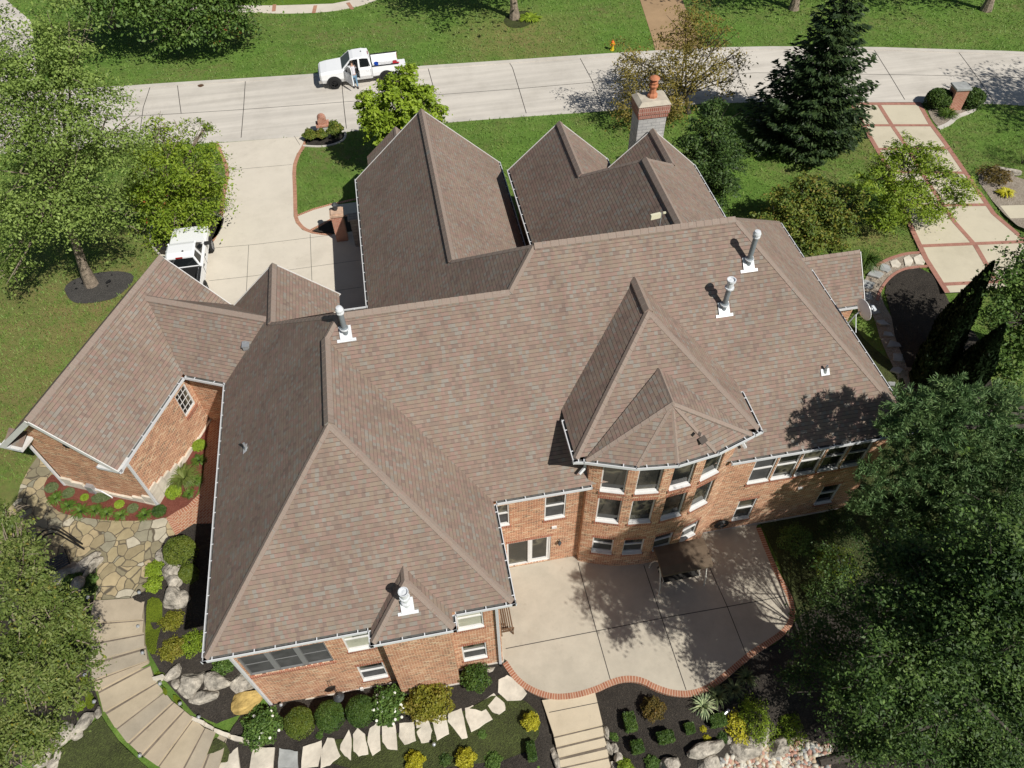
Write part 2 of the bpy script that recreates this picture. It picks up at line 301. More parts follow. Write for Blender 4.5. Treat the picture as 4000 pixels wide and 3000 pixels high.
class MB:
    """collects faces, becomes one mesh object"""
    def __init__(s): s.v = []; s.f = []; s.uv = []; s.mi = []; s.smooth = []
    def face(s, pts, uv=None, mi=0, sm=False):
        k = len(s.v); s.v += [tuple(p) for p in pts]; s.f.append(tuple(range(k, k + len(pts))))
        s.uv += list(uv) if uv is not None else [(p[0], p[1]) for p in pts]; s.mi.append(mi); s.smooth.append(sm); return s
    def box(s, c, d, rz=0.0, mi=0, rx=0.0, ry=0.0):
        c = Vector(c); hx, hy, hz = d[0] / 2, d[1] / 2, d[2] / 2
        rot = Matrix.Rotation(rz, 3, 'Z') @ Matrix.Rotation(ry, 3, 'Y') @ Matrix.Rotation(rx, 3, 'X')
        q = lambda x, y, z: tuple(c + rot @ Vector((x * hx, y * hy, z * hz)))
        for ax in range(3):
            for sg in (-1, 1):
                l = []
                for (a, b_) in ((-1, -1), (1, -1), (1, 1), (-1, 1)):
                    t = [0, 0, 0]; t[ax] = sg; t[(ax + 1) % 3] = a * sg; t[(ax + 2) % 3] = b_; l.append(t)
                dd = (d[(ax + 1) % 3], d[(ax + 2) % 3])
                if ax == 0: uv = [(c[1] + t[1] * hy, c[2] + t[2] * hz) for t in l]
                elif ax == 1: uv = [(c[0] + t[0] * hx, c[2] + t[2] * hz) for t in l]
                else: uv = [(c[0] + t[0] * hx, c[1] + t[1] * hy) for t in l]
                s.face([q(*t) for t in l], uv, mi)
        return s
    def beam(s, a, b, wd, ht, mi=0, up=(0, 0, 1)):
        a = Vector(a); b = Vector(b); d = (b - a); ln = d.length
        if ln < 1e-6: return s
        d.normalize(); u = Vector(up); sd_ = d.cross(u)
        if sd_.length < 1e-4: sd_ = d.cross(Vector((1, 0, 0)))
        sd_.normalize(); u = sd_.cross(d)
        P = [[p + sd_ * (x * wd / 2) + u * (y * ht / 2) for (x, y) in ((-1, -1), (1, -1), (1, 1), (-1, 1))] for p in (a, b)]
        for i in range(4):
            j = (i + 1) % 4; hh = wd if i % 2 == 0 else ht
            s.face([P[0][i], P[0][j], P[1][j], P[1][i]], [(0, 0), (0, hh), (ln, hh), (ln, 0)], mi)
        s.face(P[0][::-1], None, mi); s.face(P[1], None, mi); return s
    def tube(s, pts, rad, seg=8, mi=0, caps=True):
        pts = [Vector(p) for p in pts]; rad = rad if isinstance(rad, (list, tuple)) else [rad] * len(pts)
        rings = []; prev = None
        for i, p in enumerate(pts):
            d = (pts[min(i + 1, len(pts) - 1)] - pts[max(i - 1, 0)]).normalized()
            a = prev if prev is not None else (Vector((1, 0, 0)) if abs(d.x) < .9 else Vector((0, 1, 0)))
            a = (a - d * a.dot(d)); 
            if a.length < 1e-5: a = d.orthogonal()
            a.normalize(); prev = a; b_ = d.cross(a)
            rings.append([p + (a * math.cos(2 * math.pi * k / seg) + b_ * math.sin(2 * math.pi * k / seg)) * rad[i] for k in range(seg)])
        for i in range(len(pts) - 1):
            for k in range(seg):
                j = (k + 1) % seg; s.face([rings[i][k], rings[i][j], rings[i + 1][j], rings[i + 1][k]], [(k / seg, i), ((k + 1) / seg, i), ((k + 1) / seg, i + 1), (k / seg, i + 1)], mi, True)
        if caps: s.face(rings[0][::-1], None, mi); s.face(rings[-1], None, mi)
        return s
    def lathe(s, c, prof, seg=16, mi=0, sm=True):
        c = Vector(c)
        for i in range(len(prof) - 1):
            (r0, z0), (r1, z1) = prof[i], prof[i + 1]
            for k in range(seg):
                a0 = 2 * math.pi * k / seg; a1 = 2 * math.pi * (k + 1) / seg
                q = [c + Vector((r0 * math.cos(a0), r0 * math.sin(a0), z0)), c + Vector((r0 * math.cos(a1), r0 * math.sin(a1), z0)),
                     c + Vector((r1 * math.cos(a1), r1 * math.sin(a1), z1)), c + Vector((r1 * math.cos(a0), r1 * math.sin(a0), z1))]
                if r0 < 1e-6: q = [q[0], q[2], q[3]]
                elif r1 < 1e-6: q = q[:3]
                s.face(q, None, mi, sm)
        return s
    def prism(s, poly, z0, z1, mi=0, bottom=False):
        n_ = len(poly)
        for t in tessellate_polygon([[Vector((p[0], p[1], 0)) for p in poly]]):
            q = [poly[i] for i in t]
            ar = (q[1][0] - q[0][0]) * (q[2][1] - q[0][1]) - (q[2][0] - q[0][0]) * (q[1][1] - q[0][1])
            if ar < 0: q = q[::-1]
            s.face([(x, y, z1) for x, y in q], [(x, y) for x, y in q], mi)
            if bottom: s.face([(x, y, z0) for x, y in q[::-1]], None, mi)
        acc = 0
        for i in range(n_):
            a, b_ = poly[i], poly[(i + 1) % n_]; ln = math.hypot(b_[0] - a[0], b_[1] - a[1])
            s.face([(a[0], a[1], z0), (b_[0], b_[1], z0), (b_[0], b_[1], z1), (a[0], a[1], z1)], [(acc, z0), (acc + ln, z0), (acc + ln, z1), (acc, z1)], mi); acc += ln
        return s
    def build(s, name, mats, parent=None, weld=False, world=False):
        me = bpy.data.meshes.new(name)
        me.from_pydata(s.v, [], s.f)
        uvl = me.uv_layers.new(name="UVMap"); uvl.data.foreach_set("uv", np.array(s.uv, dtype=np.float32).ravel())
        if not isinstance(mats, (list, tuple)): mats = [mats]
        for mm in mats: me.materials.append(mm)
        me.polygons.foreach_set("material_index", np.array(s.mi, dtype=np.int32))
        me.polygons.foreach_set("use_smooth", np.array(s.smooth, dtype=bool))
        if weld:
            bm = bmesh.new(); bm.from_mesh(me); bmesh.ops.remove_doubles(bm, verts=bm.verts, dist=1e-4); bmesh.ops.recalc_face_normals(bm, faces=bm.faces); bm.to_mesh(me); bm.free()
        me.update()
        o = bpy.data.objects.new(name, me); link(o, parent)
        if world and parent is not None:      # vertices given in world space, parent is an unrotated empty
            pl = parent.matrix_basis.translation
            o.location = (-pl.x, -pl.y, -pl.z)
        return o
# ------------------------------------------------------------------ house
HX, HY = 2.0, 20.0
house = thing("brick_house", "large brick house with steep brown shingle hip roofs, corner tower bay and walk-out patio", "house", (HX, HY, 0))
E_ = 3.5; S = 0.926
# planes as (a, b, c): z = a x + b y + c
def P_w(x, z=E_, s=S): return (s, 0, z - s * x)        # rises towards +x
def P_e(x, z=E_, s=S): return (-s, 0, z + s * x)
def P_s(y, z=E_, s=S): return (0, s, z - s * y)
def P_n(y, z=E_, s=S): return (0, -s, z + s * y)
def I3(p, q, r):
    A = np.array([[p[0], p[1], -1], [q[0], q[1], -1], [r[0], r[1], -1]], float); b = -np.array([p[2], q[2], r[2]], float)
    return tuple(np.linalg.solve(A, b))
def I2x(p, q, x):   # on two planes at given x
    y = (q[0] * x + q[2] - p[0] * x - p[2]) / (p[1] - q[1]); return (x, y, p[0] * x + p[1] * y + p[2])
def on(p, x, y): return (x, y, p[0] * x + p[1] * y + p[2])
Ww = P_w(-8.39); We = P_e(1.65); Ws = P_s(9.72); Ms = P_s(13.53, s=.942); Mn1 = P_n(24.54, s=.93)
Mw = P_w(-2.37); Me = P_e(18.1, s=.983); Mn2 = P_n(26.6, s=.95); G0e = P_e(-3.4); G1e = P_e(5.45)
KB = .944; EB = CAMH - (CAMH - E_) * KB       # the street-side block has a taller eave than the rest
Bw = P_w(5.66 * KB, EB); Be = P_e(15.6 * KB, EB); Bn = (0, -S, CAMH - (CAMH - 8.10) * KB + S * 26.6 * KB); g2e = P_e(11.2 * KB, EB); g3w = P_w(10.24 * KB, EB)
i_ = .11
shingle_faces = []
def roof_face(pts, plane=None): shingle_faces.append([Vector(p) for p in pts])
SW = on(Ww, -8.39 + i_, 9.72 + i_); SE = on(We, 1.65 - i_, 9.72 + i_); AP = I3(Ww, We, Ws); R1 = I3(Ww, We, Ms)
R2 = I3(Ww, Ms, Mn1); R3 = I3(Ms, Mn1, Mw); R4 = I3(Ms, Mw, Mn2); R5 = I3(Ms, Me, Mn2); HH = I3(Ww, Mn1, G0e)
VB = I2x(We, Ms, 1.65 - i_); SE2 = on(Ms, 18.1 - i_, 13.53 + i_); NE2 = on(Me, 18.1 - i_, 26.4)
Q = I3(Mw, G1e, Mn2)
roof_face([SW, SE, AP]); G0y = 25.6
roof_face([SW, AP, R1, R2, HH, on(Ww, HH[0], G0y), on(Ww, -8.39 + i_, G0y)])
roof_face([SE, VB, R1, AP]); roof_face([VB, SE2, R5, R4, R3, R2, R1])
roof_face([SE2, (18.1 - i_, 26.45, on(Me, 18.1 - i_, 26.45)[2]), R5])
nev = 26.5
roof_face([R4, R5, (18.1 - i_, nev, on(Mn2, 18, nev)[2]), (5.45 - i_, nev, on(Mn2, 5, nev)[2]), Q])
G1y = 34.25; G1x = (-2.37 + 5.45) / 2
vb1 = I2x(Mn1, Mw, -2.37 + i_)
roof_face([vb1, R3, R4, Q, on(Mw, G1x, G1y), on(Mw, -2.37 + i_, G1y)])
roof_face([on(G1e, G1x, G1y), Q, on(G1e, 5.45 - i_, nev), on(G1e, 5.45 - i_, G1y)])
roof_face([R2, R3, vb1, on(Mn1, -3.4, 24.43), HH])
roof_face([HH, on(G0e, -3.4 - i_, 24.5), on(G0e, -3.4 - i_, G0y), on(G0e, HH[0], G0y)])
K2 = I3(Bw, g2e, Bn); K3 = I3(Be, g3w, Bn); B1 = I3(Bw, Be, Bn); B2 = I3(Bw, Be, Mn2); G2y = 33.45 * KB; G3y = 31.95 * KB
XB0 = 5.66 * KB; XB1 = 15.6 * KB; X2E = 11.2 * KB; X3W = 10.24 * KB; YBN = 31.5 * KB; vbw = I2x(Bw, Mn2, XB0 + i_); vbe = I2x(Be, Mn2, XB1 - i_); VV = I3(g2e, g3w, Bn)
roof_face([vbw, B2, B1, K2, on(Bw, K2[0], G2y), on(Bw, XB0 + i_, G2y)])
roof_face([on(g2e, K2[0], G2y), K2, VV, on(g2e, X2E - i_, YBN + .1), on(g2e, X2E - i_, G2y)])
roof_face([B1, K3, VV, K2])
roof_face([on(g3w, K3[0], G3y), on(g3w, X3W + i_, G3y), on(g3w, X3W + i_, YBN), VV, K3])
roof_face([B2, vbe, on(Be, XB1 - i_, G3y), on(Be, K3[0], G3y), K3, B1])
# small gable whose peak shows past the left slope of the front gable
roof_face([(0.15, 36.2, 5.2), (0.15, 34.0, 5.2), (-1.6, 34.0, 3.6), (-1.6, 36.2, 3.6)])
roof_face([(0.15, 34.0, 5.2), (0.15, 36.2, 5.2), (1.9, 36.2, 3.6), (1.9, 34.0, 3.6)])
# east side gable
roof_face([(17.2, 23.35, 3.98), (20.5, 23.35, 3.98), (20.5, 21.6, 2.2), (17.2, 21.6, 2.2)][::-1])
roof_face([(17.2, 23.35, 3.98), (20.5, 23.35, 3.98), (20.5, 25.1, 2.2), (17.2, 25.1, 2.2)])
# rear (south) dormer bump
dE = -.36; dW = -3.19; dS = 9.22; Dw = P_w(dW); De = P_e(dE); Ds = P_s(dS)
dA = I3(Dw, De, Ds); dB = I3(Dw, De, Ws)
roof_face([on(Dw, dW + i_, dS + i_), dA, dB, on(Dw, dW + i_, 9.9)])
roof_face([on(Dw, dW + i_, dS + i_), on(De, dE - i_, dS + i_), dA])
roof_face([on(De, dE - i_, dS + i_), on(De, dE - i_, 9.9), dB, dA])
# tower roof
ZT = 5.5; Tw = P_w(4.36, ZT, .889); Te = P_e(11.21, ZT, .889); Ts = P_s(13.5, ZT, .824)
N1 = I3(Tw, Te, Ts); N2 = I3(Tw, Te, Ms); tw0 = on(Tw, 4.36 + i_, 13.5 + i_); te0 = on(Te, 11.21 - i_, 13.5 + i_)
roof_face([tw0, N1, N2, I2x(Tw, Ms, 4.36 + i_)]); roof_face([te0, I2x(Te, Ms, 11.21 - i_), N2, N1]); roof_face([tw0, te0, N1])
TA = (7.83, 15.6, 7.3); TB = (7.83, 14.1, 7.27)
FAN = [(4.80, 13.50), (6.43, 12.93), (7.85, 12.77), (9.32, 12.98), (10.80, 13.46)]
FAN = [(x, y, 5.56) for x, y in FAN]
roof_face([TA, (4.80, 13.52, 5.58), TB]); roof_face([TA, TB, (10.80, 13.48, 5.58)])
for a, b in zip(FAN[:-1], FAN[1:]): roof_face([a, b, TB])
# garage wing, turned about 24 degrees
GA = np.array([-11.83, 17.84]); G1 = np.array([-.9118, .4107]); G2 = np.array([.4107, .9118])
def GL(a, b, z): q = GA + a * G1 + b * G2; return (q[0], q[1], z)
gz = lambda a: E_ + .94 * a; GW = 5.25; gm = GW / 2
roof_face([GL(i_, -.28, gz(i_)), GL(i_, 8.75, gz(i_)), GL(gm, 8.75, gz(gm)), GL(gm, -.28, gz(gm))])
roof_face([GL(GW - i_, 8.75, gz(i_)), GL(GW - i_, -.28, gz(i_)), GL(gm, -.28, gz(gm)), GL(gm, 8.75, gz(gm))])
lz = lambda b: E_ + .94 * (b - 4.43)
roof_face([GL(.05, 4.54, lz(4.54)), GL(2.2, 6.66, lz(6.66)), GL(-3.7, 6.66, lz(6.66)), GL(-2.2, 4.54, lz(4.54))])
roof_face([GL(2.2, 6.66, lz(6.66)), GL(.05, 8.8, lz(4.52)), GL(-3.3, 8.8, lz(4.52)), GL(-3.7, 6.66, lz(6.66))])

# shingle courses: every roof plane is laid in real overlapping courses, each lapping the one below
COURSE = .145; LAP = .015
roof = MB()
def clip(poly, d, lo, keep_ge):
    out = []
    for i in range(len(poly)):
        a, b = poly[i], poly[(i + 1) % len(poly)]; da, db = a.dot(d) - lo, b.dot(d) - lo
        if not keep_ge: da, db = -da, -db
        if da >= 0: out.append(a)
        if (da > 0 > db) or (da < 0 < db): out.append(a + (b - a) * (da / (da - db)))
    return out
fi = 0
for poly in shingle_faces:
    nrm = Vector((0, 0, 0))
    for i in range(len(poly)):
        a, b = poly[i], poly[(i + 1) % len(poly)]; nrm += a.cross(b)
    if nrm.z < 0: poly = poly[::-1]; nrm = -nrm
    nrm.normalize()
    ct = Vector((0, 0, 1)).cross(nrm).normalized(); up = nrm.cross(ct).normalized()
    fi += 1; uo = fi * 13.37
    tris = tessellate_polygon([poly]); v0 = min(p.dot(up) for p in poly)
    for t in tris:
        tri = [poly[k] for k in t]
        if (tri[1] - tri[0]).cross(tri[2] - tri[0]).dot(nrm) < 0: tri = tri[::-1]
        lo = min(p.dot(up) for p in tri) - v0; hi = max(p.dot(up) for p in tri) - v0
        def piece(s0, s1, o0, o1, riser, mi=0):
            q = clip(clip(tri, up, v0 + s0, True), up, v0 + s1, False); q2 = []
            for p in q:
                if not q2 or (p - q2[-1]).length > 1e-5: q2.append(p)
            if len(q2) > 1 and (q2[0] - q2[-1]).length < 1e-5: q2.pop()
            if len(q2) < 3: return
            fr = lambda p: min(1, max(0, (p.dot(up) - v0 - s0) / (s1 - s0)))
            roof.face([p + nrm * (o0 + (o1 - o0) * fr(p)) for p in q2], [(p.dot(ct) + uo, min(max(p.dot(up) - v0, s0 + .001), s1 - .001)) for p in q2], mi)
            if riser:
                for i in range(len(q2)):
                    a, b = q2[i], q2[(i + 1) % len(q2)]
                    if abs(a.dot(up) - v0 - s0) < 1e-4 and abs(b.dot(up) - v0 - s0) < 1e-4 and (a - b).length > 1e-4:
                        uu = [(a.dot(ct) + uo, s0 + .01), (b.dot(ct) + uo, s0 + .01)]
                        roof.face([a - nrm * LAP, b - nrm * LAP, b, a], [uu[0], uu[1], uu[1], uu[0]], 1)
        for k in range(int(lo / COURSE), int(hi / COURSE) + 1):
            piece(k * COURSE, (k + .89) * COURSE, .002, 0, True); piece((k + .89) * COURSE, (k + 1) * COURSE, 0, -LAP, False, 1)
roof_o = roof.build("roof", [M['shingle'], plain("shaded_shingle_band", (.13, .10, .085), .95, 0, .3, 4)], house, world=True)  # groove band: dark asphalt edge with the lap shade painted into its colour

# ridge and hip caps
caps = MB()
def cap(a, b, wd=.15, h=.03, vent=False):
    a = Vector(a); b = Vector(b); d = (b - a).normalized(); s_ = d.cross(Vector((0, 0, 1))).normalized(); ln = (b - a).length
    drop = wd * (.62 if abs(d.z) > .2 else .9)
    hh = h + (.05 if vent else 0); nseg = max(1, int(ln / .3))
    for i in range(nseg):
        p = a + (b - a) * (i / nseg); q = a + (b - a) * ((i + 1) / nseg)
        l0 = .012; T0 = Vector((0, 0, hh + l0)); T1 = Vector((0, 0, hh))
        for sg in (1, -1):
            e = s_ * sg * wd - Vector((0, 0, drop)); e2 = e
            w2 = .6 if vent else 1.0
            pp = [p + T0, q + T1, q + T1 + e2, p + T0 + e2]
            if sg < 0: pp = pp[::-1]
            caps.face(pp, [(i * .4 + 3.1 * len(caps.f) % 50, .05 + i * .145), (i * .4 + .1, .05 + i * .145), (i * .4 + .1, .06 + i * .145), (i * .4, .06 + i * .145)])
            caps.face([p + T0 + e, q + T1 + e, q + e - Vector((0, 0, .03)), p + e - Vector((0, 0, .03))])
        caps.face([p + T0 + s_ * wd - Vector((0, 0, drop)), p + T0, p + T0 - s_ * wd - Vector((0, 0, drop)), p + Vector((0, 0, -drop))])
vents = []
for a, b, v in ((AP, R1, True), (SW, AP, False), (SE, AP, False), (R1, R2, False), (R2, HH, False), (R2, R3, True), (R4, R3, False), (R4, R5, True), (SE2, R5, False), (R5, (18.0, nev, 3.6), False),
                (Q, R4, False), (Q, on(Mw, G1x, G1y), True), (HH, on(Ww, HH[0], G0y), True), (B1, B2, True), (K2, B1, False), (K3, B1, False), (K2, on(Bw, K2[0], G2y), True), (K3, on(Be, K3[0], G3y), True),
                (tw0, N1, False), (te0, N1, False), (N1, N2, True), (TB, TA, False), (dB, dA, False), (on(Dw, dW + i_, dS + i_), dA, False), (on(De, dE - i_, dS + i_), dA, False),
                ((17.5, 23.35, 3.98), (20.5, 23.35, 3.98), False), (GL(gm, -.28, gz(gm)), GL(gm, 8.75, gz(gm)), True), (GL(2.2, 6.66, lz(6.66)), GL(-3.25, 6.66, lz(6.66)), True), ((.15, 34.2, 5.2), (.15, 36.2, 5.2), False)):
    cap(a, b, .16 if v else .12, .03 if v else .018, v)
for p in FAN[1:-1]: cap(p, TB, .10, .02)
cap(FAN[0], TB, .12, .02); cap(FAN[-1], TB, .12, .02)
caps.build("ridge_cap", [M['ridge']], roof_o)

# gutters: white lip, dark trough, straps
def gutter(pts, name="gutter"):
    g = MB()
    for a, b in zip(pts[:-1], pts[1:]):
        a = Vector(a); b = Vector(b); d = (b - a).normalized(); inn = Vector((-d.y, d.x, 0)); z = a.z
        ln = (b - a).length
        g.beam(a + Vector((0, 0, -.05)) + inn * .015 - d * .015, b + Vector((0, 0, -.05)) + inn * .015 + d * .015, .03, .13, 0)
        m0 = a + inn * .075; m1 = b + inn * .075
        g.face([a + inn * .03 + Vector((0, 0, -.06)), b + inn * .03 + Vector((0, 0, -.06)), b + inn * .16 + Vector((0, 0, -.06)), a + inn * .16 + Vector((0, 0, -.06))], None, 1)
        g.face([a + inn * .03 + Vector((0, 0, -.115)), a + inn * .5 + Vector((0, 0, -.115)), b + inn * .5 + Vector((0, 0, -.115)), b + inn * .03 + Vector((0, 0, -.115))], None, 2)
        k = max(1, int(ln / .62))
        for i in range(k):
            c = a + d * (ln * (i + .5) / k); g.beam(c + inn * .03 + Vector((0, 0, .012)), c + inn * .15 + Vector((0, 0, .012)), .035, .012, 0)
        for e, sg in ((a, 1), (b, -1)): g.beam(e + Vector((0, 0, -.05)) + d * .01 * sg, e + inn * .14 + Vector((0, 0, -.05)) + d * .01 * sg, .02, .13, 0)
    return g.build(name, [M['gutter'], M['trough'], M['soffit']], house, world=True)
z0 = 3.56
gutter([(-8.39, 25.6, z0), (-8.39, 9.72, z0), (dW, 9.72, z0)])
gutter([(dW, 9.75, z0), (dW, dS, z0), (dE, dS, z0), (dE, 9.75, z0)])
gutter([(dE, 9.72, z0), (1.65, 9.72, z0), (1.65, 13.53, z0), (5.19, 13.53, z0)])
gutter([(10.55, 13.53, z0), (18.1, 13.53, z0), (18.1, 26.4, z0)])
zt = 5.56
gutter([(4.36, 15.3, zt), (4.36, 13.47, zt), (4.72, 13.40, zt), (6.40, 12.80, zt), (7.85, 12.64, zt), (9.36, 12.85, zt), (10.88, 13.34, zt), (11.21, 13.44, zt), (11.21, 15.3, zt)])
gutter([(-2.37, 34.3, z0), (-2.37, 24.6, z0)]); gutter([(5.45, 26.6, z0), (5.45, 34.3, z0)]); zbk = EB + .06; gutter([(XB0, G2y + .05, zbk), (XB0, 25.6, zbk)])
gutter([(XB1, 25.6, zbk), (XB1, G3y, zbk)]); gutter([(X2E, YBN + .2, zbk), (X2E, G2y, zbk)])
gutter([(-2.3, 24.6, z0), (-3.5, 24.6, z0)]); gutter([(17.4, 21.5, 2.15), (20.5, 21.5, 2.15)])
gutter([GL(0, 4.5, z0), GL(0, -.28, z0), GL(.75, -.28, z0), GL(.75, .1, z0)][::-1][::-1][2:] if False else [GL(-1.78, 4.43, z0), GL(0, 4.43, z0)][::-1])
gutter([GL(0, -.30, z0), GL(0, 4.43, z0)])
gutter([GL(1.0, -.30, z0), GL(-.0, -.30, z0)]); gutter([GL(GW + .05, -.30, z0), GL(4.3, -.30, z0)])
# white rake boards and fascia on the gables
def rake(a, b):
    fas = MB(); fas.beam(Vector(a) - Vector((0, 0, .10)), Vector(b) - Vector((0, 0, .10)), .03, .2); fas.build("rake_board", [M['trim']], house, world=True)
rake(GL(i_, -.29, gz(i_)), GL(gm, -.29, gz(gm))); rake(GL(GW - i_, -.29, gz(i_)), GL(gm, -.29, gz(gm)))
rake(GL(i_, 8.77, gz(i_)), GL(gm, 8.77, gz(gm))); rake((20.52, 23.35, 3.98), (20.52, 21.6, 2.2)); rake((20.52, 23.35, 3.98), (20.52, 25.1, 2.2))
for pl, x0, x1, y in ((Ww, -8.28, HH[0], G0y), (G0e, -3.5, HH[0], G0y), (Mw, -2.26, G1x, G1y), (G1e, 5.34, G1x, G1y), (Bw, XB0 + .11, K2[0], G2y), (g2e, X2E - .11, K2[0], G2y), (g3w, X3W + .11, K3[0], G3y), (Be, XB1 - .1, K3[0], G3y)):
    rake(on(pl, x0, y + .02), on(pl, x1, y + .02))
# cornice returns of the garage gable
for a0, a1 in ((.02, 1.0), (4.3, GW + .03)):
    fas = MB(); fas.box(GL((a0 + a1) / 2, .06, 3.46), (abs(a1 - a0), .66, .12), math.atan2(G1[1], G1[0])); fas.build("cornice_soffit", [M['trim']], house, world=True)
for a0, a1 in ((.15, .98), (4.32, GW - .1)):
    p = [GL(a0, -.16, 3.56), GL(a1, -.16, 3.56), GL(a1, .4, 3.86), GL(a0, .4, 3.86)]; ret = MB(); ret.face(p, [(0, 0), (.8, 0), (.8, .6), (0, .6)]); ret.build("cornice_return", [M['shingle']], roof_o)

# ---------------------------------------------------------------- walls with real window openings
wall = MB()
WIN = []     # (p0, dir, out, u0, u1, z0, z1, depth, style)
def wall_seg(p0, p1, zb, zt_, wins=(), uoff=0.0, depth=.11):
    p0 = Vector((*p0, 0)); p1 = Vector((*p1, 0)); d = (p1 - p0); ln = d.length; d.normalize(); out = Vector((d.y, -d.x, 0))
    us = sorted({0.0, ln, *[w_[0] for w_ in wins], *[w_[1] for w_ in wins]}); zs = sorted({zb, zt_, *[w_[2] for w_ in wins], *[w_[3] for w_ in wins]})
    P = lambda u, z, k=0.0: tuple(p0 + d * u - out * k + Vector((0, 0, z)))
    for i in range(len(us) - 1):
        for j in range(len(zs) - 1):
            um = (us[i] + us[i + 1]) / 2; zm = (zs[j] + zs[j + 1]) / 2
            if any(w_[0] < um < w_[1] and w_[2] < zm < w_[3] for w_ in wins): continue
            a, b, c_, e = us[i], us[i + 1], zs[j], zs[j + 1]
            wall.face([P(a, c_), P(b, c_), P(b, e), P(a, e)], [(uoff + a, c_), (uoff + b, c_), (uoff + b, e), (uoff + a, e)])
    for w_ in wins:
        a, b, c_, e = w_[:4]
        for q in ([P(a, c_), P(a, e), P(a, e, depth), P(a, c_, depth)], [P(b, e), P(b, c_), P(b, c_, depth), P(b, e, depth)], [P(a, e), P(b, e), P(b, e, depth), P(a, e, depth)], [P(b, c_), P(a, c_), P(a, c_, depth), P(b, c_, depth)]):
            wall.face(q, [(0, 0), (0, 1), (.11, 1), (.11, 0)])
        WIN.append((p0, d, out, a, b, c_, e, depth, w_[4] if len(w_) > 4 else 'dh'))
ZB = -3.4; ZW = 3.46
wx0, wy0, wx1, wym, wxe = -7.87, 10.17, 1.13, 14.05, 17.55
bx0, bx1, by = -2.9, -.65, 9.66
wall_seg((wx0, wy0), (bx0, wy0), ZB, ZW, [(.14, 3.02, .5, 2.3, 'triple'), (3.62, 4.55, 1.12, 2.75, 'blind'), (3.62, 4.58, -2.0, -.5, 'dh')])
wall_seg((bx0, wy0), (bx0, by), ZB, ZW, (), 5); wall_seg((bx0, by), (bx1, by), ZB, ZW, (), 6); wall_seg((bx1, by), (bx1, wy0), ZB, ZW, (), 9)
wall_seg((bx1, wy0), (wx1, wy0), ZB, ZW, [(.27, 1.2, 1.15, 2.75, 'blind'), (.27, 1.2, -1.95, -.46, 'dh')], 10)
wall_seg((wx1, wy0), (wx1, wym), ZB, ZW, (), 12)
cx_, cy_, cr_ = 7.85, 19.14, 6.02
AN = [-27.4, -23.2, -14.0, -11.0, -1.9, 1.2, 10.1, 13.2, 22.2, 27.4]
arc = [(cx_ + cr_ * math.sin(R(a)), cy_ - cr_ * math.cos(R(a))) for a in AN]
wall_seg((wx1, wym), (arc[0][0], wym), ZB, ZW, [(.17, 1.05, .98, 2.5, 'dh'), (.9, 2.76, -2.76, -.64, 'slider'), (2.43, 3.27, .85, 2.52, 'dh')], 16)
wall_seg((arc[0][0], 18.0), arc[0], ZB, 5.46, (), 3)
acc = 20.0
for i in range(len(arc) - 1):
    p, q = arc[i], arc[i + 1]; ln = math.hypot(q[0] - p[0], q[1] - p[1])
    wins = [(.03, ln - .03, .92, 2.63, 'fix'), (.03, ln - .03, 3.16, 5.2, 'fix'), (.05, ln - .05, -1.7, -.47, 'dhb' if i < 6 else 'dark')] if i % 2 == 1 else []
    wall_seg(p, q, ZB, 5.46, wins, acc, .16); acc += ln
wall_seg(arc[-1], (arc[-1][0], 18.0), ZB, 5.46, (), 2)
xr = arc[-1][0]
bw_ = [(11.95 - xr + k * 1.01, 11.95 - xr + k * 1.01 + .93, .92, 2.66, 'screenw' if k == 0 else 'dark') for k in range(5)]
wall_seg((xr, wym), (wxe, wym), ZB, ZW, bw_ + [(11.98 - xr, 12.8 - xr, -2.1, -.47, 'dark'), (15.78 - xr, 16.62 - xr, -2.0, -.5, 'dark')], 30)
wall_seg((wxe, wym), (wxe, 26.0), ZB, ZW, (), 40)
XW0, XW1, XM = XB0 + .5, XB1 - .5, X3W + .45; YA, YB2 = G3y - .45, G2y - .45; ZWB = EB - .05
wall_seg((wxe, 26.0), (XW1, 26.0), -.5, ZW); wall_seg((XW1, 22.5), (XW1, YA), -.5, ZWB); wall_seg((XW1, YA), (XM, YA), -.5, ZWB)
wall_seg((XM, YA), (XM, YB2), -.5, ZWB); wall_seg((XM, YB2), (XW0, YB2), -.5, ZWB); wall_seg((XW0, YB2), (XW0, 22.5), -.5, ZWB)
wall_seg((XW0, 26.0), (4.95, 26.0), -.5, ZW); wall_seg((4.95, 26.0), (4.95, 33.8), -.5, ZW); wall_seg((4.95, 33.8), (-1.87, 33.8), -.5, ZW)
wall_seg((-1.87, 33.8), (-1.87, 24.1), -.5, ZW); wall_seg((-1.87, 24.1), (-3.9, 24.1), -.5, ZW); wall_seg((-3.9, 24.1), (-3.9, 25.2), -.5, ZW)
wall_seg((-3.9, 25.2), (wx0, 25.2), -.5, ZW); wall_seg((wx0, 25.2), (wx0, wy0), ZB, ZW, (), 50)
# gable triangles
def gable(a, b, apex, uo=0): wall.face([a, b, apex], [(uo, a[2]), (uo + math.dist(a[:2], b[:2]), b[2]), (uo + math.dist(a[:2], b[:2]) / 2, apex[2])])
gable((4.95, 33.8, ZW), (-1.87, 33.8, ZW), (G1x, 33.8, 6.9)); gable((XM, YB2, ZWB), (XW0, YB2, ZWB), (K2[0], YB2, EB + 2.3))
gable((XW1, YA, ZWB), (XM, YA, ZWB), (K3[0], YA, EB + 2.2)); gable((-3.9, 25.2, ZW), (wx0, 25.2, ZW), (HH[0], 25.2, 5.6))
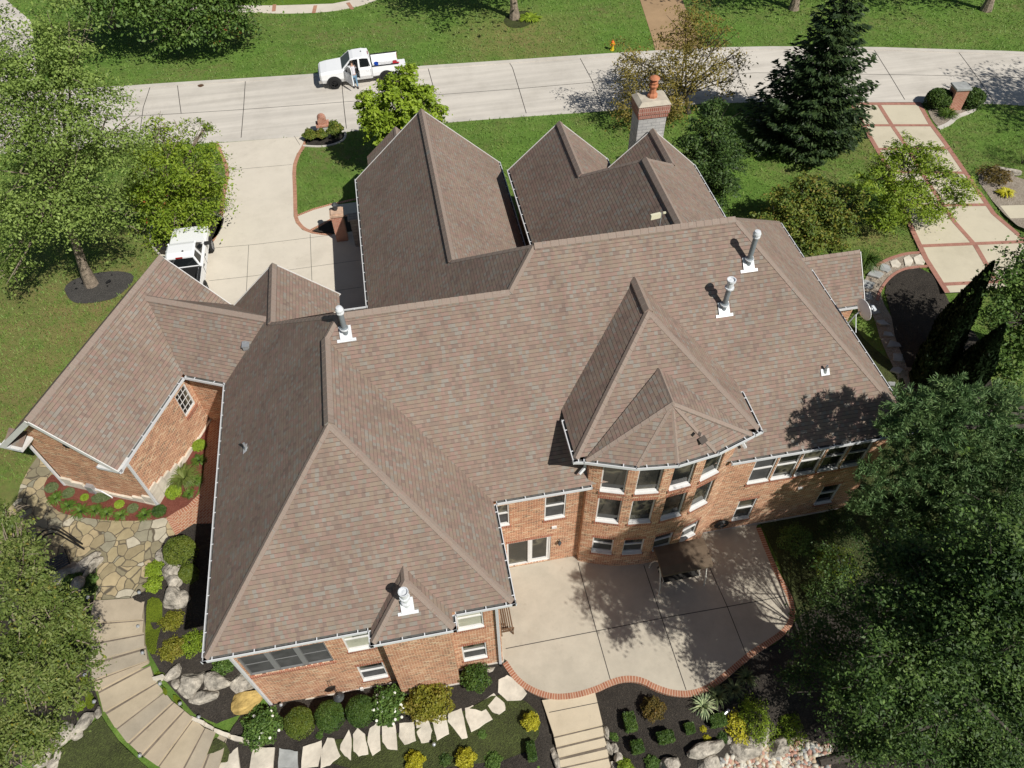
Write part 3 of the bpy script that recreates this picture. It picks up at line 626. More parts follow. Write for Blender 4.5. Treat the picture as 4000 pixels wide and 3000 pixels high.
# garage walls
def gp(a, b): q = GA + a * G1 + b * G2; return (q[0], q[1])
ga = .45; gb = GW - .45
wall_seg(gp(gb, .45), gp(ga, .45), -.9, ZW, (), 60)
wall_seg(gp(ga, .45), gp(ga, 8.4), -.9, ZW, [(3.46, 4.26, 1.38, 2.76, 'grid')], 66)
wall_seg(gp(gb, 8.4), gp(gb, .45), -.9, ZW, (), 80)
gf = [GL(gb, .45, ZW), GL(ga, .45, ZW), GL(gm, .45, gz(gm) - .15)]; gable(*gf, 60)
wall_seg(gp(-1.4, 4.95), gp(ga, 4.95), -.9, ZW, (), 90); wall_seg(gp(ga, 8.3), gp(-3.0, 8.3), -.5, ZW, (), 92)
wall_seg((20.3, 21.9), (20.3, 24.8), -2, 2.2, (), 95); wall_seg((17.6, 21.9), (20.3, 21.9), -2, 2.1, (), 97); gable((20.3, 21.9, 2.2), (20.3, 24.8, 2.2), (20.3, 23.35, 3.8))
wall_o = wall.build("wall", [M['brick']], house, world=True)

# windows: recessed frame, panes, brick sill and lintel
def make_window(p0, d, out, a, b, c, e, depth, style):
    P = lambda u, z, k: p0 + d * u - out * k + Vector((0, 0, z))
    rz = math.atan2(d.y, d.x); wdt = b - a; hgt = e - c; fw = .055
    fr = MB(); gl = MB(); fm = M['trim']
    kf = depth - .05
    def bar(u0, u1, zz0, zz1, k=kf, th=.06): fr.box(P((u0 + u1) / 2, (zz0 + zz1) / 2, k), (abs(u1 - u0), th, abs(zz1 - zz0)), rz)
    name = "window"
    if style == 'slider': name = "sliding_door"; fw = .07
    if style == 'triple': fm = M['reveal']
    bar(a, a + fw, c, e); bar(b - fw, b, c, e); bar(a + fw, b - fw, e - fw, e); bar(a + fw, b - fw, c, c + fw * 1.3)
    gmat = M['glass']
    if style in ('dh', 'blind', 'dhb', 'dark', 'screenw'):
        zm = c + hgt * .56; bar(a + fw, b - fw, zm - .025, zm + .025, kf - .005)
    if style == 'slider':
        um = (a + b) / 2; bar(um - .05, um + .05, c + fw * 1.3, e - fw, kf - .01)
        bar(um + .05, um + .15, c + .09, e - fw, kf + .012, .03); bar(b - fw - .1, b - fw, c + .09, e - fw, kf + .012, .03); bar(um + .15, b - fw - .1, c + .09, c + .24, kf + .012, .03)
    if style == 'triple':
        for t in (1 / 3, 2 / 3): bar(a + wdt * t - .09, a + wdt * t + .09, c + fw, e - fw)
        bar(a + fw, b - fw, c + hgt * .5, c + hgt * .5 + .03, kf + .012, .02); gmat = M['screen']
    if style == 'grid':
        for t in (1 / 3, 2 / 3): bar(a + wdt * t - .012, a + wdt * t + .012, c, e, kf + .012, .02)
        for t in (.25, .5, .75): bar(a, b, c + hgt * t - .012, c + hgt * t + .012, kf + .014, .018)
    f = fr.build(name, [fm], house, world=True)
    kg = depth - .02
    gl.face([P(a + .02, c + .02, kg), P(b - .02, c + .02, kg), P(b - .02, e - .02, kg), P(a + .02, e - .02, kg)])
    gl.build("pane", [M['screen'] if style == 'screenw' else gmat], f)
    if style in ('dh', 'dhb', 'blind', 'screenw'):
        s = MB(); z1 = c + hgt * .53 if style != 'blind' else e - .07
        s.face([P(a + .06, c + .1, kg - .012), P(b - .06, c + .1, kg - .012), P(b - .06, z1, kg - .012), P(a + .06, z1, kg - .012)])
        s.build("blind" if style == 'blind' else "insect_screen", [M['blind'] if style == 'blind' else M['screen']], f)
    if style in ('fix', 'dh', 'dhb', 'blind', 'dark', 'screenw'):
        si = MB(); si.box(P((a + b) / 2, c + .012, depth / 2 - .035), (wdt - .01, depth + .03, .03), rz); si.build("sill", [M['trim']], f)
    if style not in ('slider',):
        t = MB(); p_ = P((a + b) / 2, c - .1, -.012)
        t.face([P(a - .05, c - .2, -.028), P(b + .05, c - .2, -.028), P(b + .05, c - .012, -.045), P(a - .05, c - .012, -.045)], [(0, .1), (wdt + .1, .1), (wdt + .1, .3), (0, .3)])
        t.face([P(a - .05, c - .012, -.045), P(b + .05, c - .012, -.045), P(b + .05, c - .004, .05), P(a - .05, c - .004, .05)], [(0, .3), (wdt + .1, .3), (wdt + .1, .4), (0, .4)])
        t.face([P(a - .05, c - .2, .02), P(b + .05, c - .2, .02), P(b + .05, c - .2, -.028), P(a - .05, c - .2, -.028)][::-1], None)
        t.build("brick_sill", [M['brick_trim']], f)
    if c < 0 or style == 'fix':
        t = MB(); t.face([P(a - .04, e + .006, -.004), P(b + .04, e + .006, -.004), P(b + .04, e + .2, -.004), P(a - .04, e + .2, -.004)], [(0, .1), (wdt, .1), (wdt, .3), (0, .3)])
        t.build("lintel", [M['brick_trim']], f)
for w_ in WIN: make_window(*w_)

# white rubble stone base at the garage corner and foundation strip
sb = MB()
def stones(p, q, prof):
    p = Vector((*p, 0)); q = Vector((*q, 0)); d = (q - p).normalized(); out = Vector((d.y, -d.x, 0)); u = 0
    for wdt, h in prof:
        nlay = max(1, int(h / .2))
        for k in range(nlay):
            sb.box(p + d * (u + wdt / 2) + out * (.02 + .02 * random.random()) + Vector((0, 0, -.9 + (h + .9) * 0 + (-.35 + .9) + k * h / nlay + h / nlay / 2)), (wdt - .015, .12, h / nlay - .012), math.atan2(d.y, d.x))
        u += wdt
random.seed(3)
stones(gp(ga, .45), gp(ga, 8.4), [(.45, 1.25), (.4, 1.05), (.4, .9), (.5, .7), (.5, .5), (.6, .38), (.6, .3), (1.0, .25), (.8, .25)])
stones(gp(gb, .45), gp(ga, .45), [(.5, .75), (.5, .6), (.5, .45), (.6, .35), (.6, .3), (.6, .32), (.55, .5), (.45, .75)])
sb.build("stone_base", [M['limestone']], house, world=True)
for a, b in (((wx0, wy0 - .02), (bx0, wy0 - .02)), ((bx0, by - .02), (bx1, by - .02)), ((bx1, wy0 - .02), (wx1 + .02, wy0 - .02)), ((wx1 + .02, wy0), (wx1 + .02, wym)), ((xr, wym - .02), (wxe, wym - .02))):
    fd = MB(); fd.beam((*a, -2.9), (*b, -2.9), .05, .28); fd.build("foundation", [M['kerb']], house, world=True)

# downspouts
def downspout(pts, boot=True):
    g = MB()
    for a, b in zip(pts[:-1], pts[1:]): g.beam(a, b, .095, .075, 0, up=(.3, 1, 0.1))
    o = g.build("downspout", [M['gutter']], house, world=True)
    if boot:
        e = Vector(pts[-1]); k = MB(); k.tube([e, e + Vector((0, -.05, -.12)), e + Vector((.02, -.14, -.2))], .065, 8); k.build("drain_boot", [M['black']], o)
q = lambda a, b, z: GL(a, b, z)
downspout([q(.05, -.2, 3.4), q(.38, .38, 3.1), q(.38, .38, -.3)]); downspout([q(5.1, -.2, 3.4), q(4.86, .38, 3.1), q(4.86, .38, -.3)])
downspout([(1.0, 9.85, 3.42), (1.02, 10.08, 3.1), (1.02, 10.08, -2.75)]); downspout([(-7.6, 9.85, 3.42), (-7.8, 10.08, 3.1), (-7.8, 10.08, -2.85)])
downspout([(4.8, 13.6, 5.42), (4.98, 14.2, 5.2), (4.98, 13.98, 4.3), (4.75, 13.85, 4.15)], False)
downspout([(10.85, 13.55, 5.42), (11.0, 14.3, 5.2), (10.9, 13.98, 4.35), (11.05, 13.8, 4.1)], False)

# roof vents
def roof_vent(x, y, h, style, plane):
    zb = plane[0] * x + plane[1] * y + plane[2]; sl = math.atan(plane[1])
    g = MB(); r = .095; h *= .9
    g.lathe((x, y, zb - .15), [(r * 1.15, 0), (r * 1.12, .35), (r * 1.5, .36), (r * 1.5, .42), (r, .44), (r, h)], 14)
    v = g.build("roof_vent", [M['pipe_grey'] if style != 'white' else M['white_metal']], house, world=True)
    f = MB(); f.box((x, y - .03, zb + .03), (.42, .50, .02), 0, 0, sl); f.box((x, y - .28 * math.cos(sl), zb - .28 * math.sin(sl) + .03), (.66, .11, .02), 0, 0, sl); f.build("flashing", [M['white_metal']], v)
    c = MB()
    if style == 'dome': c.lathe((x, y, zb - .15 + h), [(r * .9, -.02), (r * 1.45, .0), (r * 1.45, .05), (r * 1.0, .06), (r * 1.0, .09), (r * 1.5, .10), (r * 1.5, .17), (r * 1.1, .26), (0, .28)], 14)
    else: c.lathe((x, y, zb - .15 + h - .05), [(r * 1.0, 0), (r * 1.75, .0), (r * 1.75, .06), (r * 1.3, .06), (r * 1.3, .34), (r * 1.75, .34), (r * 1.75, .42), (r * 1.4, .42), (r * 1.35, .36), (0, .38)], 14)
    c.build("cap", [M['white_metal']], v)
    cl = MB(); cl.lathe((x, y, zb - .15), [(r * 1.05, .34), (r * 1.72, .35), (r * 1.72, .40), (r * 1.05, .43)], 14); cl.build("storm_collar", [M['white_metal']], v)
def on_pl(px, py, pl):
    d = ray(px, py); t = (pl[2] - CAMH) / (d[2] - pl[0] * d[0] - pl[1] * d[1]); return t * d[0], t * d[1]
x, y = on_pl(1350, 1300, Ms); roof_vent(x, y, 1.25, 'dome', Ms)
x, y = on_pl(2922, 1030, Ms); roof_vent(x, y, 1.55, 'dome', Ms)
x, y = on_pl(2826, 1205, Ms); roof_vent(x, y, 1.35, 'louver', Ms)
x, y = on_pl(1590, 2362, Ds); roof_vent(x, y, .85, 'white', Ds)
def plumb(px, py, pl):
    x, y = on_pl(px, py, pl); zb = pl[0] * x + pl[1] * y + pl[2]; g = MB(); g.lathe((x, y, zb - .1), [(.045, 0), (.045, .42), (.03, .42), (.03, .3)], 10); g.lathe((x, y, zb - .05), [(.1, 0), (.06, .14)], 10)
    o = g.build("plumbing_vent", [M['galv']], house, world=True); f = MB(); s_ = math.atan(math.hypot(pl[0], pl[1]))
    nv = Vector((-pl[0], -pl[1], 1)).normalized(); t = Vector((0, 0, 1)).cross(nv).normalized(); u = nv.cross(t); c0 = Vector((x, y, zb)) + nv * .03
    f.face([c0 - t * .17 - u * .16, c0 + t * .17 - u * .16, c0 + t * .17 + u * .1, c0 - t * .17 + u * .1]); f.build("flashing", [M['white_metal']], o)
plumb(3222, 1450, Ms); plumb(962, 1752, Ww); plumb(2738, 1720, (0.6, .9, -9.0) if False else Ts)
x, y = on_pl(965, 1358, Ww); zb = Ww[0] * x + Ww[2]
g = MB(); g.box((x, y, zb + .1), (.26, .3, .2)); g.box((x, y, zb + .215), (.3, .34, .03)); g.build("box_vent", [M['galv']], house, world=True)
# brick chimney on the front gable
CX, CY = 12.93 * KB, 32.72 * KB; cz = lambda z: CAMH - (CAMH - z) * KB
ch = MB(); ch.box((CX, CY, (cz(6.55) - .6) / 2), (1.36, 1.0, cz(6.55) + .6)); cho = ch.build("chimney", [M['whitestone']], house, world=True)
cb = MB()
for gx, z0_, z1_ in ((0.05, 6.5, 6.72), (.09, 6.72, 7.18)): cb.box((CX, CY, (cz(z0_) + cz(z1_)) / 2), (1.36 + 2 * gx, 1.0 + 2 * gx, cz(z1_) - cz(z0_)))
cb.build("chimney_crown_brick", [uvbrick("chimney_brick", (.30, .10, .07), (.38, .17, .13), (.5, .40, .33), .1, .2, .011)], cho)
cc_ = MB(); zc0, zc1 = cz(7.18), cz(7.18) + .16
ring = [(CX + sx * .80, CY + sy * .62) for sx, sy in ((-1, -1), (1, -1), (1, 1), (-1, 1))]; top = [(CX + sx * .60, CY + sy * .44) for sx, sy in ((-1, -1), (1, -1), (1, 1), (-1, 1))]
for i in range(4):
    j = (i + 1) % 4; cc_.face([(*ring[i], zc0), (*ring[j], zc0), (*top[j], zc1), (*top[i], zc1)])
cc_.face([(*p, zc1) for p in top]); cc_.build("chimney_cap", [plain("cement_wash", (.46, .41, .33), .9, 0, .2, 3)], cho)
po = MB(); po.lathe((CX + .02, CY, zc1 - .02), [(.25, 0), (.25, .13), (.17, .22), (.155, .50), (.22, .53), (.22, .60), (.18, .63), (.20, .74), (.13, .76), (.13, .82)], 8, 0, False)
po.lathe((CX + .02, CY, zc1 - .02), [(.12, .82), (.12, .88), (.25, .91), (.21, .96), (.08, 1.03), (0, 1.04)], 14); po.build("chimney_pot", [M['terracotta']], cho)
fl2 = MB()
for (px, py, w_, a_) in ((2745, 1722, .3, .5), (2732, 1698, .14, 1.0)):
    x, y = on_pl(px, py, Ts); zz = 0
    x, y, zz = aty(px, py, 13.2); fl2 = MB(); fl2.box((x, y, zz + .05), (w_, w_ * .8, .02), a_, 0, .55); fl2.build("loose_shingle", [plain("dark_loose_shingle", (.09, .075, .065), .95)], roof_o)
# little fittings on the walls
lv = MB()
for k in range(7):
    zz = 4.0 + k * .14; wd_ = .34 * (1 if k < 4 else (7 - k) / 4)
    c0 = GL(gm + .02, .40, zz); lv.box(c0, (wd_ * 2, .03, .11), math.atan2(G1[1], G1[0]), 0, .4)
lv.build("attic_louvre", [M['trim']], house, world=True)
sp = MB(); sp.box(GL(gm + .02, .42, 3.86), (1.0, .07, .16), math.atan2(G1[1], G1[0])); sp.build("louvre_sill", [M['brick_trim']], house, world=True)
rv = MB(); c0 = Vector(GL(2.85, .40, 3.4))
for a in range(6):
    t = a * math.pi / 3; rv.lathe(c0 + Vector((G1[0] * math.cos(t) * .1, G1[1] * math.cos(t) * .1, math.sin(t) * .1 - .03)), [(.0, 0), (.055, 0), (.055, .06), (0, .06)], 8)
rv.build("gable_ornament", [M['black']], house, world=True)
dv = MB(); dv.box((3.98, 14.02, .15), (.2, .07, .13)); dv.build("dryer_vent", [M['trim']], house, world=True)
dv = MB(); dv.box((-2.9 - .05, 9.98, .3), (.09, .16, .12)); dv.build("dryer_vent", [M['trim']], house, world=True)
dv = MB(); dv.box((14.6, 14.02, -.2), (.2, .07, .13)); dv.build("dryer_vent", [M['trim']], house, world=True)
wl = MB(); wl.lathe((4.23, 13.93, -1.3), [(.0, .0), (.05, .02), (.085, .2), (.03, .27), (0, .3)], 10); wl.beam((4.23, 14.05, -1.02), (4.23, 13.93, -1.0), .03, .03); wl.build("wall_lamp", [M['iron']], house, world=True)
el = MB(); el.box(GL(3.45, .36, .05), (.32, .18, .5), math.atan2(G1[1], G1[0])); elo = el.build("meter_box", [M['galv']], house, world=True)
ep = MB(); ep.tube([GL(3.2, .36, 0.15), GL(2.9, .33, .1), GL(2.55, .30, -.15), GL(2.5, .28, -.4)], .03, 6); ep.build("conduit", [M['gutter']], elo)
# ------------------------------------------------------------------ terrain and paving
def grid_sheet():
    xs = np.concatenate([np.linspace(-400, -45, 12), np.arange(-40, 56.01, .5), np.linspace(62, 400, 12)])
    ys = np.concatenate([np.linspace(-200, -12, 8), np.arange(-8, 30, .5), np.arange(30, 84, 3.0), np.linspace(90, 500, 14)])
    v = []; f = []
    for y in ys:
        for x in xs: v.append((x, y, terrain(x, y)))
    nx = len(xs)
    for j in range(len(ys) - 1):
        for i in range(nx - 1): f.append((j * nx + i, j * nx + i + 1, (j + 1) * nx + i + 1, (j + 1) * nx + i))
    me = bpy.data.meshes.new("lawn"); me.from_pydata(v, [], f); me.materials.append(M['lawn'])
    me.polygons.foreach_set("use_smooth", np.ones(len(f), dtype=bool))
    o = bpy.data.objects.new("lawn", me); link(o); tag(o, kind='structure'); return o
# drop the lawn sheet under the house and a little everywhere, so that draped beds never fight with it
grid_sheet()
def smooth_poly(pts, it=2):
    for _ in range(it):
        q = []
        for i in range(len(pts)):
            a, b = pts[i], pts[(i + 1) % len(pts)]
            q += [(a[0] * .75 + b[0] * .25, a[1] * .75 + b[1] * .25), (a[0] * .25 + b[0] * .75, a[1] * .25 + b[1] * .75)]
        pts = q
    return pts
def smooth_line(pts, it=2):
    for _ in range(it):
        q = [pts[0]]
        for a, b in zip(pts[:-1], pts[1:]): q += [tuple(np.array(a) * .75 + np.array(b) * .25), tuple(np.array(a) * .25 + np.array(b) * .75)]
        q.append(pts[-1]); pts = q
    return pts
PAVED = [[(-8.5, 9.5), (18.3, 9.5), (18.3, 26.5), (15.7, 32), (11, 34), (5.5, 35), (-2.5, 35), (-2.5, 25.7), (-8.5, 25.7)], [(-12, 17.5), (-17, 20), (-13.2, 28.2), (-8, 26)]]
def drape(name, poly, m, dz, kind='structure', zf=None, step=.5, mounds=0.0):
    PAVED.append(list(poly))
    bm = bmesh.new(); vs = [bm.verts.new((p[0], p[1], 0)) for p in poly]
    for t in tessellate_polygon([[Vector((p[0], p[1], 0)) for p in poly]]):
        try: bm.faces.new([vs[i] for i in t])
        except ValueError: pass
    x0 = min(p[0] for p in poly); x1 = max(p[0] for p in poly); y0 = min(p[1] for p in poly); y1 = max(p[1] for p in poly)
    if zf is None:
        for ax, lo, hi in ((0, x0, x1), (1, y0, y1)):
            k = math.floor(lo / step) * step + step
            while k < hi:
                co = [0, 0, 0]; no = [0, 0, 0]; co[ax] = k; no[ax] = 1
                bmesh.ops.bisect_plane(bm, geom=list(bm.verts) + list(bm.edges) + list(bm.faces), plane_co=co, plane_no=no); k += step
    for v_ in bm.verts: v_.co.z = (zf if zf is not None else terrain(v_.co.x, v_.co.y)) + dz
    bmesh.ops.recalc_face_normals(bm, faces=bm.faces)
    if sum(f.normal.z for f in bm.faces) < 0: bmesh.ops.reverse_faces(bm, faces=bm.faces)
    me = bpy.data.meshes.new(name); bm.to_mesh(me); bm.free(); me.materials.append(m)
    o = bpy.data.objects.new(name, me); link(o)
    if kind: tag(o, kind=kind)
    return o
def offs(pts, d):      # shift an open line sideways
    out = []
    for i, p in enumerate(pts):
        a = np.array(pts[max(0, i - 1)]); b = np.array(pts[min(len(pts) - 1, i + 1)]); t = (b - a) / (np.linalg.norm(b - a) + 1e-9)
        out.append((p[0] - t[1] * d, p[1] + t[0] * d))
    return out
def band(name, pts, wd, z, m, th=0.0, kind='structure'):
    """a paving band along a line, uv along its length; wd to the left of travel"""
    g = MB(); o2 = offs(pts, wd); u = 0; PAVED.append(list(pts) + o2[::-1])
    for i in range(len(pts) - 1):
        ln = math.dist(pts[i], pts[i + 1]); za = z(*pts[i]) if callable(z) else z; zb_ = z(*pts[i + 1]) if callable(z) else z
        g.face([(*pts[i], za), (*pts[i + 1], zb_), (*o2[i + 1], zb_), (*o2[i], za)][::(1 if wd > 0 else -1)], [(u, 0), (u + ln, 0), (u + ln, 1), (u, 1)][::(1 if wd > 0 else -1)])
        if th:
            for s_ in (pts, o2): g.face([(*s_[i], za), (*s_[i + 1], zb_), (*s_[i + 1], zb_ - th), (*s_[i], za - th)], [(u, 0), (u + ln, 0), (u + ln, .1), (u, .1)])
        u += ln
    o = g.build(name, [m]); return tag(o, kind=kind) if kind else o
def joint(name, lines, z, wd=.03, m=None):
    g = MB()
    for ln in lines:
        for a, b in zip(ln[:-1], ln[1:]):
            a = np.array(a); b = np.array(b); t = (b - a) / np.linalg.norm(b - a); n_ = np.array([-t[1], t[0]]) * wd / 2
            g.face([(*(a - n_), z), (*(b - n_), z), (*(b + n_), z), (*(a + n_), z)])
    return tag(g.build(name, [m or M['joint']]), kind='structure')
G0 = lambda pts, z=0.0: [at(px, py, z)[:2] for px, py in pts]
M['step_grey'] = m_conc('grey_step_concrete', (.445, .385, .295), .35); M['step_tan'] = m_conc('tan_step_concrete', (.505, .425, .305), .3)
# --- street
far = G0([(470,339),(692,323),(1000,305),(1249,289),(1606,262),(2000,236),(2271,217),(2560,199),(2886,183),(3375,184),(3678,194),(4000,203)])
near = G0([(488,572),(854,558),(1000,547),(1194,533),(1352,515),(1723,481),(2000,459),(2343,436),(2859,398),(3316,400),(3601,402),(4000,409)])
far = [(-120, 63), (-60, 58.5), (-30, 55.2)] + far + [(60, 40.5), (120, 18)]
near = [(-120, 55.3), (-60, 50.5), (-30, 47.4)] + near + [(60, 32), (120, 8)]
far = smooth_line(far, 1); near = smooth_line(near, 1)
drape("street", near + far[::-1], M['street'], .012, zf=0.0)
band("kerb", far, -.42, .05, M['kerb'], .05); band("kerb", near, .38, .02, M['kerb'], .02)
ctr = [(-60, 54.2), (-30, 51.2)] + G0([(710,444),(1000,425),(1384,396),(1710,371),(2027,347),(2384,316),(2950,285),(3475,292),(3814,298),(4000,305)]) + [(60, 36.5)]
cr = [[(692,323),(702,400),(708,444)],[(959,312),(952,420),(941,553)],[(1336,290),(1337,345),(1345,430),(1355,515)],[(1671,262),(1690,330),(1714,475)],[(1985,238),(2002,265),(2028,350),(2059,454)],[(2262,221),(2310,310),(2357,430)],[(2850,186),(2895,323),(2931,396)],[(3411,190),(3475,292),(3540,400)],[(3741,200),(3814,298),(3886,404)],[(590,330),(560,420),(540,568)]]
joint("street_joints", [ctr] + [G0(c) for c in cr], .0175, .045)
tag(drape("tar_patch", smooth_poly(G0([(770,333),(790,328),(800,334),(785,342),(775,340)]), 2), plain("rust_stain", (.10, .055, .03), .9), .018, None, 0.0), kind='structure')
# --- driveway
dl = G0([(854,560),(872,601),(890,642),(897,678),(884,750),(875,818),(870,863),(857,908),(836,944)])
dr = G0([(1194,533),(1181,570),(1158,606),(1145,642),(1142,678),(1145,750),(1147,845),(1156,872),(1181,899),(1217,913),(1258,919),(1296,922)])
pad = [at(836,944)[:2], at(740,975)[:2], at(624,996)[:2], (-13.6, 33.0), (-11.0, 26.0), (-8.0, 24.6), (-3.0, 24.0), (-1.8, 24.0), (-1.8, 34.6), (-4.3, 34.5)]
drape("driveway", dl + pad[1:] + dr[::-1], M['drive'], .022, zf=0.0)
band("driveway_brick_border", smooth_line(dl, 1), -.22, .03, M['paver'], .03); band("driveway_brick_border", smooth_line(dr, 1), .22, .03, M['paver'], .03)
joint("driveway_joints", [G0(c) for c in ([(972,958),(963,1139),(960,1200)],[(1212,917),(1219,1103)],[(845,969),(1000,956),(1290,920)],[(818,1098),(1000,1078),(1136,1055),(1407,1017)],[(904,665),(1140,644)],[(1150,533),(1172,568)],[(690,1040),(845,969)],[(1313,1137),(1415,1122)])], .027, .022)
wk = G0([(1163,847),(1225,822),(1289,804),(1400,790),(1400,860),(1298,852),(1206,901),(1175,880)])
drape("entry_walk", wk, M['drive'], .028, zf=0.0)
band("entry_walk_border", G0([(1163,847),(1225,822),(1289,804),(1400,780)]), .16, .034, M['paver'], .03); band("entry_walk_border", G0([(1206,901),(1298,852),(1400,830)]), -.16, .034, M['paver'], .03)
drape("entry_bed", G0([(1217,905),(1298,860),(1400,830),(1400,900),(1296,915),(1250,912)]), M['mulch'], .03, zf=0.0)
# mailbox bed by the street and left mulch bed
mb = smooth_poly(G0([(1190,568),(1197,540),(1260,530),(1320,528),(1346,520),(1352,533),(1340,552),(1300,568),(1250,575)]), 1)
drape("mailbox_bed", mb, M['mulch'], .03, zf=0.0)
band("mailbox_bed_edging", smooth_line(G0([(1183,573),(1250,577),(1300,570),(1342,552),(1354,535),(1354,512)]), 2), .13, .06, M['kerb'], .06)
tb = smooth_poly(G0([(880,842),(868,890),(845,930),(800,955),(730,985),(640,1005),(595,960),(582,900),(620,860),(720,835),(820,838)]), 1)
drape("tree_bed", tb, M['mulch'], .03, zf=0.0)
band("tree_bed_edging", smooth_line(G0([(622,1000),(592,965),(578,910),(600,870)]), 2), -.12, .06, M['kerb'], .06)
band("tree_bed_edging", smooth_line(G0([(815,840),(850,843),(868,858)]), 2), .12, .06, M['kerb'], .06)
drape("tree_ring", smooth_poly([(-16.95 + 1.75 * math.cos(t) * (1 + .12 * math.sin(3 * t)) + .35, 32.75 + 1.35 * math.sin(t) * (1 + .1 * math.cos(2 * t)) - .15) for t in np.linspace(0, 2 * math.pi, 14)[:-1]], 1), m_mulch("grey_mulch", [(.05, .046, .042), (.085, .08, .075), (.12, .112, .10), (.2, .18, .15)]), .03, zf=0.0)
# --- far side of the street
fw = smooth_line(G0([(1000,50),(1090,54),(1200,52),(1300,45),(1390,28),(1450,10),(1500,-12),(1560,-45)]), 1)
fw = [at(700,40)[:2], at(850,48)[:2]] + fw
band("far_walk", fw, 1.55, .02, M['drive'], .02)
bb = [G0([(1077,45),(1080,18)]), G0([(1233,52),(1240,22)]), G0([(1384,36),(1366,10)])]
for q_ in bb: band("far_walk_brick_band", q_, .3, .032, M['paver'])
drape("far_yard_bed", G0([(850,22),(1090,22),(1300,15),(1400,-5),(1450,-40),(900,-60)]), M['lawn_bright'], .026, zf=0.0)
drape("exposed_aggregate_drive", G0([(2485,-40),(2500,0),(2548,150),(2560,199),(2745,190),(2725,150),(2665,0),(2650,-40)]), M['aggregate'], .02, zf=0.0)
drape("side_street", [(-27, 56), (-24.5, 56), (-27, 66), (-36, 80), (-41, 80), (-31, 66)], M['street'], .02, zf=0.0)
drape("far_tree_ring", smooth_poly(G0([(1990,112),(2050,108),(2085,85),(2098,62),(2060,40),(2000,50),(1960,80)]), 2), M['ground_cover'], .03, zf=0.0)
# --- neighbour's drive on the right
nl = G0([(3316,400),(3380,520),(3450,640),(3545,880),(3605,1010),(3690,1145)]); nr = G0([(3595,400),(3640,480),(3700,560),(3800,705),(3890,835),(3990,920),(4060,990)])
drape("neighbour_drive", nl + [(28.5, 23.2), (36.5, 23.2)] + nr[::-1], M['buff'], .02, zf=0.0)
band("neighbour_paver_band", nl, .28, .03, M['paver_pink']); band("neighbour_paver_band", nr, -.28, .03, M['paver_pink'])
band("neighbour_paver_band", G0([(3316,402),(3595,402)]), -.3, .034, M['paver_pink'])
band("neighbour_paver_band", G0([(3425,410),(3475,490),(3530,570),(3620,720),(3720,870),(3800,960),(3875,1090)]), .26, .030, M['paver_pink'])
for a, b in (((3368,487),(3640,487)),((3416,580),(3705,575)),((3462,668),(3775,672)),((3518,800),(3862,796)),((3588,957),(3990,940)),((3680,1106),(3990,1090))):
    band("neighbour_paver_band", G0([a, b]), -.24, .036, M['paver_pink'])
gb_ = smooth_poly(G0([(3620,425),(3660,400),(3790,403),(3815,425),(3795,445),(3740,462),(3715,480),(3672,505),(3640,470)]), 1)
drape("mailbox_gravel_bed", gb_, M['gravel'], .03, zf=0.0)
band("mailbox_gravel_edging", smooth_line(G0([(3815,410),(3817,430),(3790,446),(3740,462),(3718,488),(3672,508)]), 2), -.3, .06, M['kerb'], .06)
drape("neighbour_gravel_bed", smooth_poly(G0([(3800,680),(3870,660),(3960,690),(4060,720),(4100,900),(4000,905),(3900,820)]), 1), M['gravel'], .03, zf=0.0)
drape("neighbour_walk", G0([(3905,805),(4100,800),(4100,850),(3945,855)]), M['buff'], .036, zf=0.0)
# --- stepping-stone side path
sp_ = smooth_poly([onT(*p)[:2] for p in [(3600,985),(3520,990),(3440,1020),(3395,1060),(3365,1120),(3372,1190),(3420,1260),(3440,1330),(3470,1400),(3500,1480),(3560,1560),(3590,1520),(3555,1420),(3520,1320),(3480,1240),(3445,1180),(3440,1110),(3500,1060),(3615,1045)]], 1)
drape("side_path_gravel", sp_, M['gravel'], .04)
drape("side_mulch_bed", smooth_poly([onT(*p)[:2] for p in [(3450,1110),(3500,1060),(3620,1045),(3700,1180),(3850,1350),(3900,1600),(3600,1640),(3545,1450),(3480,1250)]], 1), M['mulch'], .05)
band("side_path_brick_edging", smooth_line([onT(*p)[:2] for p in [(3596,985),(3540,988),(3470,1008),(3415,1038)]], 2), .16, lambda x, y: terrain(x, y) + .08, M['paver_pink'], .1)
band("side_path_brick_edging", smooth_line([onT(*p)[:2] for p in [(3628,1045),(3540,1052),(3480,1085),(3440,1140),(3432,1180)]], 2), -.14, lambda x, y: terrain(x, y) + .08, M['paver_pink'], .1)
# --- left: red mulch bed, flagstones, brick walk
F_ = lambda pts: [onT(px, py)[:2] for px, py in pts]
Z5 = lambda l: [D(0, 1500, *p) for p in l]
fl = F_(Z5([(330,625),(250,740),(180,880),(150,1000),(60,1100),(-60,1200),(-60,1500),(300,1600),(560,1640),(640,1560),(850,1480),(840,1640)]) + [(375,2345),(567,2333)] + Z5([(1290,1640),(1330,1520),(1480,1420),(1540,1340),(1460,1180),(1440,1160),(1200,1100),(900,1080),(600,1000),(480,800)]))
drape("flagstone_walk", fl, M['flagstone'], .035)
rb = smooth_poly(F_(Z5([(470,770),(390,850),(385,950),(440,1050),(540,1130),(800,1170),(1100,1195),(1440,1170),(1600,1080),(1700,980),(1740,850),(1790,500),(1830,200),(1800,100),(1700,250),(1400,700),(1200,900),(800,830)])), 1)
drape("red_mulch_bed", rb, M['redmulch'], .06)
bwk = F_(Z5([(1440,1165),(1620,1060),(1725,960),(1760,800),(1790,500),(1840,150),(1960,100),(1960,1380),(1685,1360),(1540,1345)]))
drape("brick_walk", bwk, uvbrick("herringbone_brick", (.38, .15, .085), (.46, .24, .14), (.52, .40, .29), .2, .1, .012), .07)
